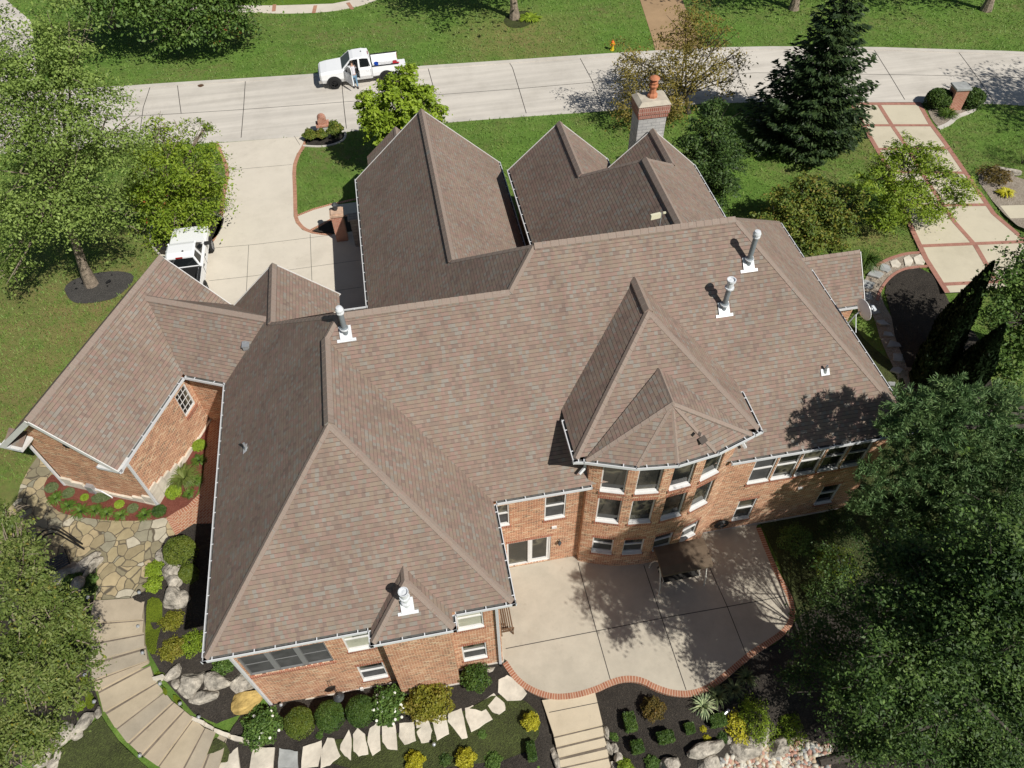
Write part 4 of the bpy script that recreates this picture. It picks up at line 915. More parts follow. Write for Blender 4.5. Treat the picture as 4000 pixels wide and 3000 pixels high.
bo = bpy.data.objects["brick_walk"].data; ul = bo.uv_layers.new(name="UVMap")
for lp in bo.loops: v_ = bo.vertices[lp.vertex_index].co; ul.data[lp.index].uv = ((v_.x + v_.y) * .707, (v_.y - v_.x) * .707)
band("brick_walk_border", F_(Z5([(1540,1345),(1500,1255),(1445,1165),(1530,1110),(1625,1058),(1725,958)])), -.2, lambda x, y: terrain(x, y) + .085, M['paver'], .02)
# --- beds round the back
drape("left_bank_bed", F_([(520,2335),(600,2300),(610,2210),(680,2100),(760,2050),(900,2050),(900,2600),(1000,2640),(1010,2760),(960,2790),(850,2830),(760,2790),(700,2720),(640,2650),(590,2560),(560,2450)]), M['mulch'], .09)
drape("west_bank_bed", F_([(270,2230),(380,2220),(370,2350),(345,2480),(350,2600),(375,2700),(400,2790),(250,2880),(60,3000),(-120,3100),(-120,2300)]), M['mulch'], .08)
drape("lower_moss_lawn", F_([(400,2800),(470,2900),(590,3010),(640,3100),(100,3100),(200,2960)]), M['ground_cover'], .10)
fb = [(-8.2, 10.2), (1.2, 10.2), (2.0, 9.6), (4.0, 9.0), (8, 8.4), (12, 8.8), (13.6, 9.8), (18, 11), (20, 3.0), (-12.0, 3.0), (-10.6, 7.2), (-9.6, 8.6), (-8.9, 9.9)]
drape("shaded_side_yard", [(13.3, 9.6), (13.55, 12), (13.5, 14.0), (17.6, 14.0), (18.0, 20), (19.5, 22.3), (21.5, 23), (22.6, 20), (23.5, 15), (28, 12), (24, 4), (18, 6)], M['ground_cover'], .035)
drape("rear_bed", fb, M['mulch'], .05)
gcx = [([(1245,2900),(1420,2880),(1600,2860),(1800,2790),(1960,2700),(2090,2760),(2120,2850),(2050,2960),(1700,3010),(1300,3010)], "moss_patch"), ([(830,2880),(905,2915),(885,3010),(790,3010)], "moss_patch")]
for pts, nm in gcx: drape(nm, smooth_poly(F_(pts), 1), M['ground_cover'], .085)
for pts in ([(585,2335),(640,2345),(640,2420),(620,2500),(615,2560),(590,2560),(565,2500),(575,2400)],[(330,2640),(350,2620),(350,2680),(310,2690)],[(345,2700),(372,2720),(380,2760),(350,2780),(335,2740)],[(640,2685),(660,2700),(655,2725),(640,2710)],[(680,2710),(718,2740),(705,2765),(680,2740)],[(1560,2760),(1640,2740),(1650,2780),(1580,2800)]):
    drape("moss_patch", smooth_poly(F_(pts), 1), M['moss'], .12)
drape("pebble_bed_base", F_([(2830,2960),(2960,2890),(3100,2880),(3260,2910),(3240,3020),(2800,3050)]), M['gravel'], .08)
# --- patio
PZ = -2.8
pat = [(1963,2594),(2000,2648),(2027,2675),(2059,2698),(2113,2722),(2167,2734),(2226,2731),(2280,2720),(2335,2702),(2384,2679),(2429,2664),(2470,2661),(2511,2670),(2552,2693),(2601,2711),(2642,2720),(2692,2722),(2741,2711),(2787,2689),(2836,2652),(2904,2594),(2949,2557),(3000,2526),(3068,2480),(3104,2431),(3108,2377),(3090,2318),(3050,2250),(3009,2155),(2972,2060)]
po_ = smooth_line(G0(pat, PZ), 1)
pin = offs(po_, .22)
g = MB(); g.prism(pin + [(13.4, 14.04), (1.14, 14.04), (1.14, 10.3)], PZ - .3, PZ); tag(g.build("patio", [M['patio']]), kind='structure')
band("patio_brick_border", po_, .22, PZ + .006, M['paver'], .25)
joint("patio_joints", [G0(c, PZ) for c in ([(2258,2196),(2271,2250),(2330,2465),(2384,2655)],[(2515,2208),(2529,2250),(2585,2415),(2680,2695)],[(2764,2196),(2787,2250),(2841,2370),(2913,2552)],[(1975,2534),(2000,2529),(2330,2465),(2585,2415),(2841,2370),(3080,2326)])], PZ + .004, .032)
# --- stairs
def stairs(name, edges, z0_, rise, m, nose=True, mb=None):
    g = MB()
    for k, ((l0, r0), (l1, r1)) in enumerate(zip(edges[:-1], edges[1:])):
        z = z0_ - k * rise
        a, b, c_, d = [Vector((*p, z)) for p in (l0, r0, r1, l1)]
        dn = Vector((0, 0, -rise - .25))
        lip = (c_ - b).normalized() * .05
        g.face([a, d + lip, c_ + lip, b], [(p[0], p[1]) for p in (a, d, c_, b)], (k * 2 + k // 3) % 3)
        g.face([d + lip, d + lip + Vector((0, 0, -.06)), c_ + lip + Vector((0, 0, -.06)), c_ + lip]); g.face([d + lip + Vector((0, 0, -.06)), d + Vector((0, 0, -.06)), c_ + Vector((0, 0, -.06)), c_ + lip + Vector((0, 0, -.06))])
        g.face([d, d + dn, c_ + dn, c_]); g.face([a, a + dn, d + dn, d]); g.face([b, c_, c_ + dn, b + dn])
    o = g.build(name, [m, M['step_grey'], M['step_tan']]  if m is M['step'] else [m, m, m]); tag(o, kind='structure')
    dj = MB()  # nosing shade painted as a dark strip at the foot of each riser
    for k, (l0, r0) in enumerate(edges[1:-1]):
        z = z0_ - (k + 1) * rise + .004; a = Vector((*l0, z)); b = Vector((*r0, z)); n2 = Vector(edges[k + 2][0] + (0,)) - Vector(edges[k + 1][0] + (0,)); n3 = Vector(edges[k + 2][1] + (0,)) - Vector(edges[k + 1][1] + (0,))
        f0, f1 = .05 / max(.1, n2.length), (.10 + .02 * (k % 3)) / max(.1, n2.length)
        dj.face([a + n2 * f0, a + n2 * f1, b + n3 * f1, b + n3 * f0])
    dj.build('stair_shade_lines', [plain('nosing_shade', (.17, .14, .11), .95, 0, .35, 3)])['kind'] = 'structure'
    return o
EL_ = [((810,212),(1255,185)),((770,390),(1225,360)),((772,560),(1230,480)),((778,730),(1245,600)),((790,885),(1272,718)),((830,980),(1280,745)),((890,1160),(1335,905)),((985,1300),(1405,985)),((1090,1430),(1480,1075)),((1205,1535),(1570,1145)),((1345,1630),(1655,1215)),((1510,1740),(1750,1300)),((1650,1850),(1850,1345)),((1790,1960),(1950,1400))]
rs = .155; ed = []
for k, (a, b) in enumerate(EL_):
    z = -.30 - max(0, k - 1) * rs
    ed.append((at(*D(0, 2250, *a), z)[:2], at(*D(0, 2250, *b), z)[:2]))
stairs("garden_steps", ed, -.30, rs, M['step'])
ES = [((2117,2735),(2325,2707)),((2163,2869),(2353,2824)),((2172,2910),(2358,2865)),((2181,2951),(2368,2905)),((2186,2990),(2376,2948)),((2192,3032),(2384,2991)),((2198,3075),(2392,3034)),((2204,3120),(2400,3078))]
ed = []
for k, (a, b) in enumerate(ES):
    z = PZ - .03 - max(0, k - 1) * rs; ed.append((at(*a, z)[:2], at(*b, z)[:2]))
stairs("patio_stairs", ed, PZ - .03, rs, M['stairs_buff'])
jl = G0([(2145,2783),(2335,2745)], PZ - .03); joint("stair_joint", [jl], PZ - .024, .025)
# ------------------------------------------------------------------ plants
LF = {}
LF['lime'] = m_leaf("lime_leaves", [(0.125, 0.2, 0.015), (0.213, 0.312, 0.025), (0.312, 0.425, 0.037), (0.425, 0.525, 0.075)], .3)
LF['birch'] = m_leaf("pale_green_leaves", [(0.088, 0.138, 0.028), (0.167, 0.245, 0.05), (0.274, 0.373, 0.088), (0.411, 0.51, 0.147)], .3)
LF['hornbeam'] = m_leaf("yellow_green_leaves", [(0.083, 0.14, 0.013), (0.165, 0.256, 0.02), (0.264, 0.355, 0.033), (0.396, 0.478, 0.058)], .3)
LF['green'] = m_leaf("mid_green_leaves", [(0.04, 0.08, 0.019), (0.08, 0.152, 0.029), (0.136, 0.224, 0.045), (0.24, 0.328, 0.088)], .22)
LF['dark'] = m_leaf("dark_green_leaves", [(0.01, 0.028, 0.007), (0.032, 0.068, 0.014), (0.07, 0.125, 0.025), (0.175, 0.245, 0.07)], .15)
LF['crab'] = m_leaf("crab_apple_leaves", [(0.05, 0.08, 0.014), (0.105, 0.155, 0.028), (0.18, 0.225, 0.055), (0.31, 0.325, 0.12)], .22)
LF['amber'] = m_leaf("amber_leaves", [(0.108, 0.101, 0.024), (0.189, 0.162, 0.034), (0.284, 0.223, 0.047), (0.365, 0.257, 0.061)], .3)
LF['autumn'] = m_leaf("autumn_shrub_leaves", [(0.053, 0.098, 0.018), (0.105, 0.165, 0.027), (0.195, 0.232, 0.033), (0.375, 0.255, 0.06)], .25)
LF['redtip'] = m_leaf("red_leaves", [(.18, .04, .02), (.34, .07, .03), (.4, .15, .05)], .25)
LF['spruce'] = m_leaf("spruce_needles", [(0.011, 0.024, 0.009), (0.024, 0.047, 0.015), (0.047, 0.081, 0.023), (0.095, 0.135, 0.038)], .08)
LF['pine'] = m_leaf("soft_pine_needles", [(0.035, 0.08, 0.028), (0.085, 0.16, 0.055), (0.15, 0.235, 0.085), (0.26, 0.34, 0.13)], .15)
LF['arbor'] = m_leaf("arborvitae_foliage", [(.006, .014, .005), (.012, .026, .008), (.022, .042, .012)], .08)
LF['box'] = m_leaf("boxwood_leaves", [(.018, .045, .010), (.04, .085, .014), (.075, .13, .02), (.12, .18, .03)], .15)
LF['boxy'] = m_leaf("yellowing_boxwood_leaves", [(.04, .07, .010), (.075, .115, .014), (.12, .155, .018), (.18, .2, .03)], .15)
LF['juniper'] = m_leaf("grey_green_juniper", [(.05, .08, .03), (.09, .125, .045), (.14, .17, .07), (.2, .21, .10)], .12)
LF['yellow'] = m_leaf("golden_foliage", [(.28, .27, .012), (.44, .42, .02), (.6, .55, .05), (.72, .66, .12)], .25)
LF['gold'] = m_leaf("gold_green_leaves", [(.10, .12, .012), (.19, .20, .02), (.28, .26, .035), (.22, .14, .04)], .25)
LF['barberry'] = m_leaf("bronze_leaves", [(.06, .05, .012), (.11, .085, .02), (.17, .12, .025), (.2, .075, .035)], .2)
LF['blade'] = m_leaf("daylily_blades", [(.035, .075, .010), (.07, .13, .016), (.12, .2, .03), (.2, .28, .07)], .2)
LF['yucca'] = m_leaf("variegated_blades", [(.12, .2, .09), (.3, .38, .2), (.52, .56, .30), (.66, .68, .42)], .15)
M['petal'] = plain("white_petals", (.82, .82, .72), .6)
M['apple'] = plain("small_fruit", (.5, .16, .05), .5)

def leaf_arrays(rs, cent, size, aspect, up, outward=None, droop=0.0):
    n_ = len(cent)
    nr = rs.normal(size=(n_, 3)); nr[:, 2] = np.abs(nr[:, 2]) * (1 - up) + up * 2.2
    if outward is not None: nr += outward * .5
    nr /= np.linalg.norm(nr, axis=1)[:, None]
    t = rs.normal(size=(n_, 3)); t[:, 2] -= droop; t -= nr * (t * nr).sum(1)[:, None]; t /= np.linalg.norm(t, axis=1)[:, None] + 1e-9
    b = np.cross(nr, t); sz = size * (.5 + .95 * rs.rand(n_) ** 1.4)[:, None]
    fold = nr * sz * .12
    return np.stack([cent - t * sz * .5, cent + b * sz * aspect * .5 + fold, cent + t * sz * .5, cent - b * sz * aspect * .5 + fold], 1)
def quad_object(name, quads, m, parent=None, extra=None):
    n_ = len(quads); me = bpy.data.meshes.new(name)
    me.vertices.add(n_ * 4); me.vertices.foreach_set("co", quads.reshape(-1).astype(np.float32))
    me.loops.add(n_ * 4); me.loops.foreach_set("vertex_index", np.arange(n_ * 4, dtype=np.int32))
    me.polygons.add(n_); me.polygons.foreach_set("loop_start", np.arange(0, n_ * 4, 4, dtype=np.int32)); me.polygons.foreach_set("loop_total", np.full(n_, 4, dtype=np.int32))
    me.materials.append(m); me.update(calc_edges=True); me.validate()
    o = bpy.data.objects.new(name, me); link(o, parent); return o
def crown_points(rs, blobs, n, shell, spread, per, gap=0.0):
    """foliage as many flattened drooping sprays set through each bough's volume, with gaps between them"""
    sp = []
    for c, r in blobs:
        c = np.array(c); r = np.array(r); R_ = r[:2].mean(); k = int(9 + 13 * min(R_, 3.2) ** 1.3)
        d = rs.normal(size=(k, 3)); d[:, 2] = d[:, 2] * .9 + .12; d /= np.linalg.norm(d, axis=1)[:, None]
        rad = (shell * .6 + (1 - shell * .6) * rs.rand(k) ** .55) * (.82 + .34 * rs.rand(k))
        for i in range(k): sp.append((c + d[i] * rad[i] * r, (min(1.05, R_ * (.2 + .2 * rs.rand())) + .12) * (spread / .3) ** .8, d[i]))
    w_ = np.array([q[1] ** 2 for q in sp]); cnt = np.maximum(6, (n * w_ / w_.sum()).astype(int)); P = []; O = []
    for (c, s_, d), k in zip(sp, cnt):
        az = np.array([d[0], d[1], 0]); az /= np.linalg.norm(az) + 1e-6; sd_ = np.array([-az[1], az[0], 0])
        u = rs.normal(size=k) * s_ * .62; v = rs.normal(size=k) * s_ * .42
        q = c + u[:, None] * az + v[:, None] * sd_
        q[:, 2] += rs.normal(size=k) * s_ * .15 - .30 * (np.maximum(u, 0) ** 2 + v ** 2 * .6) / s_ + .18 * u * d[2]
        P.append(q); O.append(np.repeat(d[None], k, 0))
    return np.concatenate(P), np.concatenate(O)
def pxblob(px, py, Y, rp, sq=(1, 1, 1)):
    P = aty(px, py, Y); dep = -float(CM[2] @ (np.array(P) - np.array([0, 0, CAMH]))); r = rp * dep / F_PX
    return (P, (r * sq[0], r * sq[1], r * sq[2]))
def tree(name, label, base, blobs, leaf, n, size, tr=.2, shell=.45, spread=.3, per=16, aspect=.55, up=.35, bark='bark', group=None, seed=1, extra=None, limbs=True, wob=.25, droop=0.0, cat='tree', trunk_top=None):
    rs = np.random.RandomState(seed); rnd = random.Random(seed)
    t = thing(name, label, cat, base, 0, group)
    B = Vector(base)
    bl = [(tuple(Vector(c) - B), r) for c, r in blobs]
    P, O = crown_points(rs, bl, n, shell, spread, per)
    P[:, 2] = np.maximum(P[:, 2], .15)
    quad_object("crown", leaf_arrays(rs, P, size, aspect, up, O, droop), LF[leaf], t)
    if extra:
        for lf, frac, zone in extra:
            k = rs.rand(len(P)) < frac
            if zone is not None: k &= (np.linalg.norm(P - np.array(Vector(zone[0]) - B), axis=1) < zone[1])
            if k.sum(): quad_object("coloured_leaves", leaf_arrays(rs, P[k] + rs.normal(size=(k.sum(), 3)) * .1, size, aspect, up), LF[lf], t)
    if tr > 0:
        g = MB(); cen = Vector((0, 0, 0)); ws = 0
        for c, r in bl: wgt = r[0] * r[1]; cen += Vector(c) * wgt; ws += wgt
        cen /= ws
        top = trunk_top if trunk_top else cen.z * .95
        pts = []; nseg = 7
        for i in range(nseg + 1):
            f = i / nseg; q = Vector((cen.x * f ** 1.4, cen.y * f ** 1.4, top * f))
            if 0 < i: q += Vector((rnd.uniform(-1, 1), rnd.uniform(-1, 1), 0)) * wob * .4 * f
            pts.append(q)
        rad = [tr * (1.35 if i == 0 else 1.0) * (1 - .75 * i / nseg) for i in range(nseg + 1)]
        g.tube(pts, rad, 9)
        if limbs:
            for c, r in bl:
                for _ in range(2):
                    f = rnd.uniform(.45, .9); k = int(f * nseg); a = pts[k]; e = Vector(c) + Vector((rnd.uniform(-.5, .5) * r[0], rnd.uniform(-.5, .5) * r[1], rnd.uniform(-.1, .5) * r[2]))
                    mid = a.lerp(e, .5) + Vector((rnd.uniform(-.2, .2), rnd.uniform(-.2, .2), rnd.uniform(0, .3)))
                    g.tube([a, mid, e], [rad[k] * .55, rad[k] * .35, .02], 6)
                    for _ in range(2):
                        e2 = e + Vector((rnd.uniform(-1, 1) * r[0], rnd.uniform(-1, 1) * r[1], rnd.uniform(-.3, .8) * r[2])) * .7; g.tube([mid.lerp(e, .4), e2], [rad[k] * .2 + .01, .008], 5)
        for c, r in bl:
            for _ in range(5):
                d = Vector((rnd.gauss(0, 1), rnd.gauss(0, 1), rnd.gauss(0, .7))).normalized(); a = Vector(c) + Vector((d.x * r[0], d.y * r[1], d.z * r[2])) * .5; e = Vector(c) + Vector((d.x * r[0], d.y * r[1], d.z * r[2])) * rnd.uniform(.9, 1.12); g.tube([a, a.lerp(e, .5) + Vector((0, 0, .06)), e], [.025, .014, .005], 4)
        g.build("trunk", [M[bark]], t)
    return t
# -- trees
def gb0(px, py): return onT(px, py)
Y1 = 32.9; b1 = (-17.0, 32.9, 0)
tree("shade_tree", "tall pale green shade tree with a bare leaning trunk on the left lawn", b1,
     [pxblob(*p) for p in [(250,290,33.5,200),(90,430,33,230),(330,480,32.5,190),(160,700,32,240),(330,790,32,140),(60,860,32,140),(430,620,33,130),(220,120,34.5,130),(20,200,35,160),(40,1050,31,75),(470,860,32,75),(190,870,31.5,90)]],
     'birch', 52000, .14, .27, .32, .28, 18, .55, .3, seed=11, trunk_top=9, wob=.6)
tree("hornbeam_tree", "bushy yellow green tree beside the driveway behind the white pickup's bonnet", (-14.0, 36.6, 0),
     [pxblob(*p) for p in [(690,720,36.8,150),(600,640,37.2,130),(790,640,36.8,110),(640,840,36.2,110),(790,800,36.2,100),(560,780,36.5,110),(720,560,37.5,95),(620,500,37.8,60),(850,720,36.5,60),(690,900,35.8,60),(800,500,37.5,40)]],
     'hornbeam', 24000, .16, .16, .35, .27, 16, .45, .35, seed=12, extra=[('redtip', .012, ((-13.5, 35.5, 3), 1.2))])
tb1 = at(445, 108)[:2]; tb2 = at(809, 130)[:2]
tree("street_tree", "broad green tree with a grey trunk across the street at the top left", (*tb1, 0),
     [pxblob(*p) for p in [(470,-60,58,160),(330,-20,58,130),(620,-80,58.5,150),(560,20,57.5,90),(400,-150,59,180),(700,60,57,90)]], 'green', 15000, .26, .3, .4, .4, 15, seed=13, trunk_top=6)
tree("street_tree", "green tree with some red leaves across the street beside the curved walk", (*tb2, 0),
     [pxblob(*p) for p in [(800,40,57,120),(900,30,57,95),(720,110,56.5,75),(860,110,56.5,70),(960,80,57,50),(790,-80,58,160),(640,140,56.5,60),(930,-60,58,110)]], 'green', 15000, .24, .24, .4, .35, 15, seed=14,
     extra=[('redtip', .06, (aty(860, 95, 57), 1.5)), ('autumn', .1, (aty(880, 70, 57), 2.2))], trunk_top=4)
tree("maple_tree", "small bright lime green maple on the front lawn beyond the steep front gable", (-.3, 40.6, 0),
     [pxblob(*p) for p in [(1560,400,39.5,105),(1470,420,39.6,75),(1650,390,39.4,75),(1560,320,39.8,65),(1610,470,39.2,80),(1500,490,39.3,70),(1690,430,39.3,50),(1420,395,39.6,35),(1590,290,40,40),(1560,530,39,55),(1445,480,39.4,45)]],
     'lime', 20000, .2, .11, .45, .22, 16, .62, .45, seed=15)
tree("honey_locust", "thin sparse amber leaved tree at the kerb behind the brick chimney", (19.5, 42.5, 0),
     [pxblob(*p) for p in [(2680,200,42.5,130),(2560,260,42.5,110),(2780,260,42.3,110),(2450,330,42,95),(2620,330,42,120),(2700,100,43.5,110),(2850,330,42,70),(2480,440,41.5,90),(2780,150,43,90),(2440,230,42.5,70),(2880,240,42.3,50),(2640,430,41.5,90)]],
     'amber', 15000, .17, .17, .1, .3, 9, .45, .3, 'bark_dark', seed=16)
tree("holly_tree", "dark green upright evergreen holly beside the brick chimney", (17.6, 34.0, 0),
     [pxblob(*p) for p in [(2780,480,34,80),(2760,560,33.6,110),(2780,660,33,115),(2800,740,32.6,85),(2720,620,33.2,80),(2830,600,33.5,80),(2790,410,34.3,45)]],
     'dark', 20000, .15, .14, .5, .24, 16, .5, .3, 'bark_dark', seed=17)
tree("ornamental_tree", "open yellow green tree overhanging the neighbour's paver banded drive", (26.6, 29.2, 0),
     [pxblob(*p) for p in [(3570,680,29.3,110),(3480,740,29,100),(3680,720,29,95),(3520,590,29.8,70),(3620,600,29.6,60),(3400,700,29.2,60),(3760,760,28.6,50),(3560,800,28.6,90),(3450,640,29.5,50),(3670,820,28.4,60),(3450,850,28.2,60)]],
     'hornbeam', 15000, .17, .12, .35, .26, 14, .42, .4, 'bark_dark', seed=18)
tree("viburnum_shrub", "large rounded shrub turning orange beside the roof's right end", (21.4, 29.6, 0),
     [pxblob(*p) for p in [(3120,800,29.6,110),(3020,850,29.2,90),(3220,800,29.4,90),(3160,900,28.8,95),(3280,870,29,75),(3160,720,30,60),(3060,940,28.6,55),(3340,780,29.4,55),(3230,950,28.4,55)]],
     'autumn', 20000, .17, .09, .5, .25, 15, .5, .35, 'bark_dark', seed=19, cat='shrub', extra=[('amber', .07, None), ('gold', .06, None)])
# far trees mostly above the frame, shading the far lawns
tb = at(2010, 72)[:2]
tree("lawn_tree", "dense green tree in a planted ring across the street, trunk at the top edge", (*tb, 0),
     [((tb[0] - 1.0, tb[1] - .5, 6.2), (4.2, 3.4, 2.4)), ((tb[0] + 1.5, tb[1] + 1, 7.0), (4.0, 3.5, 2.6)), ((tb[0] - 3.5, tb[1] + 1, 6.5), (3.2, 3, 2)), ((tb[0], tb[1] + 1, 9), (4, 3.5, 2.5))], 'green', 12000, .3, .34, .4, .45, 14, seed=20, trunk_top=6)
tb = at(3100, 36)[:2]
tree("lawn_tree", "green tree on the far lawn above the spruce tip, trunk at the top edge", (*tb, 0),
     [((tb[0], tb[1], 6.2), (4.5, 4, 2.6)), ((tb[0] - 2, tb[1], 8.5), (4, 4, 3)), ((tb[0] + 2.5, tb[1] - .5, 7), (3.5, 3, 2.2))], 'green', 9000, .32, .32, .4, .45, 14, seed=21, trunk_top=6)
tb = at(3850, 40)[:2]
tree("lawn_tree", "green tree with a broad trunk base at the top right corner", (*tb, 0),
     [((tb[0], tb[1], 6.6), (4.5, 3.4, 2.4)), ((tb[0] - 2.5, tb[1], 8.5), (4, 4, 3)), ((tb[0] + 2.5, tb[1] + .5, 8), (3.5, 3, 2.2))], 'green', 9000, .32, .34, .4, .45, 14, seed=22, trunk_top=6)
tree("roadside_tree", "tall tree beyond the right edge whose shadow crosses the street", (47.5, 31.0, 0),
     [((46.5, 33.4, 9.0), (3.6, 3.4, 2.6)), ((48.8, 30.5, 11.0), (4, 4, 3)), ((50.5, 33.5, 8.5), (3, 3, 2.5))], 'green', 8000, .28, .3, .35, .45, 12, seed=23, trunk_top=8)
# spruce: drooping tiers of short sprays
def conifer(name, label, base, h, rad, leaf, n_tiers, sprays, seed, low=.5, droop=.35, size=.26, cat='tree', upturn=.25):
    rs = np.random.RandomState(seed); t = thing(name, label, cat, base)
    Q = []; g = MB(); g.tube([(0, 0, 0), (0, 0, h * .5), (0, 0, h * .97)], [.22, .13, .02], 8)
    for i in range(n_tiers):
        f = i / (n_tiers - 1); z = low + (h - low - .2) * f; L_ = rad * (1 - f) ** .85 + .12
        nb = max(4, int(13 * (1 - f) + 4))
        for k in range(nb):
            a = 2 * math.pi * (k + rs.rand() * .7) / nb + i; l = L_ * (.7 + .45 * rs.rand()); ns = max(3, int(l / .22))
            dirv = np.array([math.cos(a), math.sin(a), 0])
            zz = z + rs.rand() * .3
            for s_ in range(ns):
                u = (s_ + 1) / ns; c = dirv * l * u + np.array([0, 0, zz - droop * l * u * (1 - .75 * u) - .1 + upturn * l * u ** 3])
                m_ = int(sprays * (1 if u > .3 else .5)); w_ = .10 + .22 * l * u * (1.15 - u)
                side = np.array([-dirv[1], dirv[0], 0])
                cc = c + rs.normal(size=(m_, 1)) * side * w_ + rs.normal(size=(m_, 3)) * .05
                tt = dirv + side * rs.normal(size=(m_, 1)) * .7 + np.array([0, 0, -.25]) + rs.normal(size=(m_, 3)) * .2
                tt /= np.linalg.norm(tt, axis=1)[:, None]; nn = np.array([0, 0, 1]) + rs.normal(size=(m_, 3)) * .6
                bb = np.cross(tt, nn); bb /= np.linalg.norm(bb, axis=1)[:, None]; sz = size * (.6 + .8 * rs.rand(m_, 1))
                Q.append(np.stack([cc - tt * sz * .4, cc + bb * sz * .16, cc + tt * sz * .6, cc - bb * sz * .16], 1))
            if i % 2 == 0: g.tube([(0, 0, zz), tuple(dirv * l * .5 + np.array([0, 0, zz - droop * l * .3]))], [.04, .012], 5)
    quad_object("crown", np.concatenate(Q), LF[leaf], t); g.build("trunk", [M['bark_dark']], t); return t
conifer("spruce_tree", "tall dark green spruce with drooping tiers beside the street", (25.4, 37.9, 0), 10.6, 3.7, 'spruce', 22, 15, 31, .35, .42, .34)
# arborvitae: dense upright cones
def cone_plant(parent_name, label, base, h, r, seed, leaf='arbor', n=9000, size=.13):
    rs = np.random.RandomState(seed); t = thing(parent_name, label, "tree", base, 0, "arborvitae on the right boundary")
    z = h * rs.rand(n) ** 1.35; a = rs.rand(n) * 2 * math.pi; f = z / h
    prof = np.where(f < .3, .75 + .25 * f / .3, (1 - ((f - .3) / .7) ** 1.35)); rr = r * prof * (.78 + .22 * rs.rand(n)) * (1 + .08 * np.sin(a * 5 + z * 2))
    P = np.stack([rr * np.cos(a), rr * np.sin(a), z + .05], 1)
    tt = np.stack([np.cos(a) * .25, np.sin(a) * .25, np.ones(n)], 1) + rs.normal(size=(n, 3)) * .25; tt /= np.linalg.norm(tt, axis=1)[:, None]
    nn = np.stack([np.cos(a), np.sin(a), .3 * np.ones(n)], 1) + rs.normal(size=(n, 3)) * .6; bb = np.cross(tt, nn); bb /= np.linalg.norm(bb, axis=1)[:, None]
    sz = size * (.7 + .7 * rs.rand(n, 1))
    quad_object("crown", np.stack([P - tt * sz, P + bb * sz * .45, P + tt * sz, P - bb * sz * .45], 1), LF[leaf], t)
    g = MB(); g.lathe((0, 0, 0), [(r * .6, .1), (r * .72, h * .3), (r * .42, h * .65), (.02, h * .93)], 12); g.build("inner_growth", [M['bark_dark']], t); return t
for (x, y, h, r, s_, lb) in ((23.6, 19.2, 5.9, .78, 41, "tallest of the dark columnar arborvitaes beside the mulch bed"), (24.7, 20.3, 5.7, .72, 42, "dark columnar arborvitae nearest the neighbour's drive"), (24.4, 17.9, 5.0, .85, 43, "dark columnar arborvitae behind the pine boughs")):
    cone_plant("arborvitae", lb, (x, y, terrain(x, y)), h, r, s_)
tree("oak_tree", "green leafy tree at the right edge above the pine", (31.5, 18.5, terrain(31.5, 18.5)),
     [pxblob(*p) for p in [(3960,1120,19.5,110),(4010,1290,18.5,130),(3930,1400,18,100),(4030,1000,20,90),(3900,1260,18.6,60),(4080,1150,19,150)]], 'green', 14000, .17, .2, .4, .32, 14, .5, .35, 'bark_dark', seed=24)
# soft-needled pine
def pine(name, label, base, blobs, seed, tufts):
    rs = np.random.RandomState(seed); t = thing(name, label, "tree", base); B = np.array(base); Q = []; g = MB()
    top = max(c[2] for c, r in blobs) - base[2]
    g.tube([(0, 0, 0), (.1, .1, top * .5), (0, 0, top)], [.26, .18, .05], 9)
    for c, r in blobs:
        k = int(tufts * r[0] * r[1] * 1.0) + 5; c = np.array(c) - B
        g.tube([(0, 0, max(.5, c[2] - 1.2)), tuple(c * np.array([.6, .6, 1]) - np.array([0, 0, .5])), tuple(c)], [.07, .05, .02], 6)
        for _ in range(k):
            d = rs.normal(size=3); d[2] = d[2] * .8 + .25; d /= np.linalg.norm(d); e = c + d * np.array(r) * (.45 + .6 * rs.rand())
            dr = d * .5 + np.array([0, 0, .35]) + rs.normal(size=3) * .3; dr /= np.linalg.norm(dr)
            for q in range(3):
                e2 = e - dr * .13 * q
                m_ = 16; tt = dr * .75 + rs.normal(size=(m_, 3)) * .55; tt /= np.linalg.norm(tt, axis=1)[:, None]
                bb = np.cross(tt, rs.normal(size=(m_, 3))); bb /= np.linalg.norm(bb, axis=1)[:, None]; l = .17 + .08 * rs.rand(m_, 1)
                st = np.repeat(e2[None], m_, 0); Q.append(np.stack([st, st + tt * l * .55 + bb * .017, st + tt * l, st + tt * l * .55 - bb * .017], 1))
    quad_object("crown", np.concatenate(Q), LF['pine'], t); g.build("trunk", [M['bark_dark']], t); return t
pine("pine_tree", "soft blue green pine brushing the roof's right rear corner", (20.5, 11.8, terrain(20.5, 11.8)),
     [((15.5, 12.3, 7.3), (.9, .9, .55)), ((16.7, 12.2, 7.7), (1.0, .9, .6)), ((17.7, 11.7, 7.4), (1.1, 1, .7)), ((14.8, 12.1, 6.8), (.6, .6, .4)), ((16.2, 11.6, 6.9), (.9, .9, .5))] + [pxblob(*p) for p in [(3650,1640,13,110),(3780,1720,12,150),(3920,1640,12.5,140),(3560,1780,12.5,120),(3420,1870,12.2,90),(3700,1880,11.5,140),(3880,1900,11,150),(3480,1990,11.5,90),(3650,2030,11,110),(3820,2060,10.5,120),(3980,1800,11,120),(3350,1960,12,50),(3620,1560,13.6,55),(3970,2060,10,120),(3760,1980,10.5,130),(3580,1930,11.5,110),(3930,2160,9.5,110)]], 51, 75)
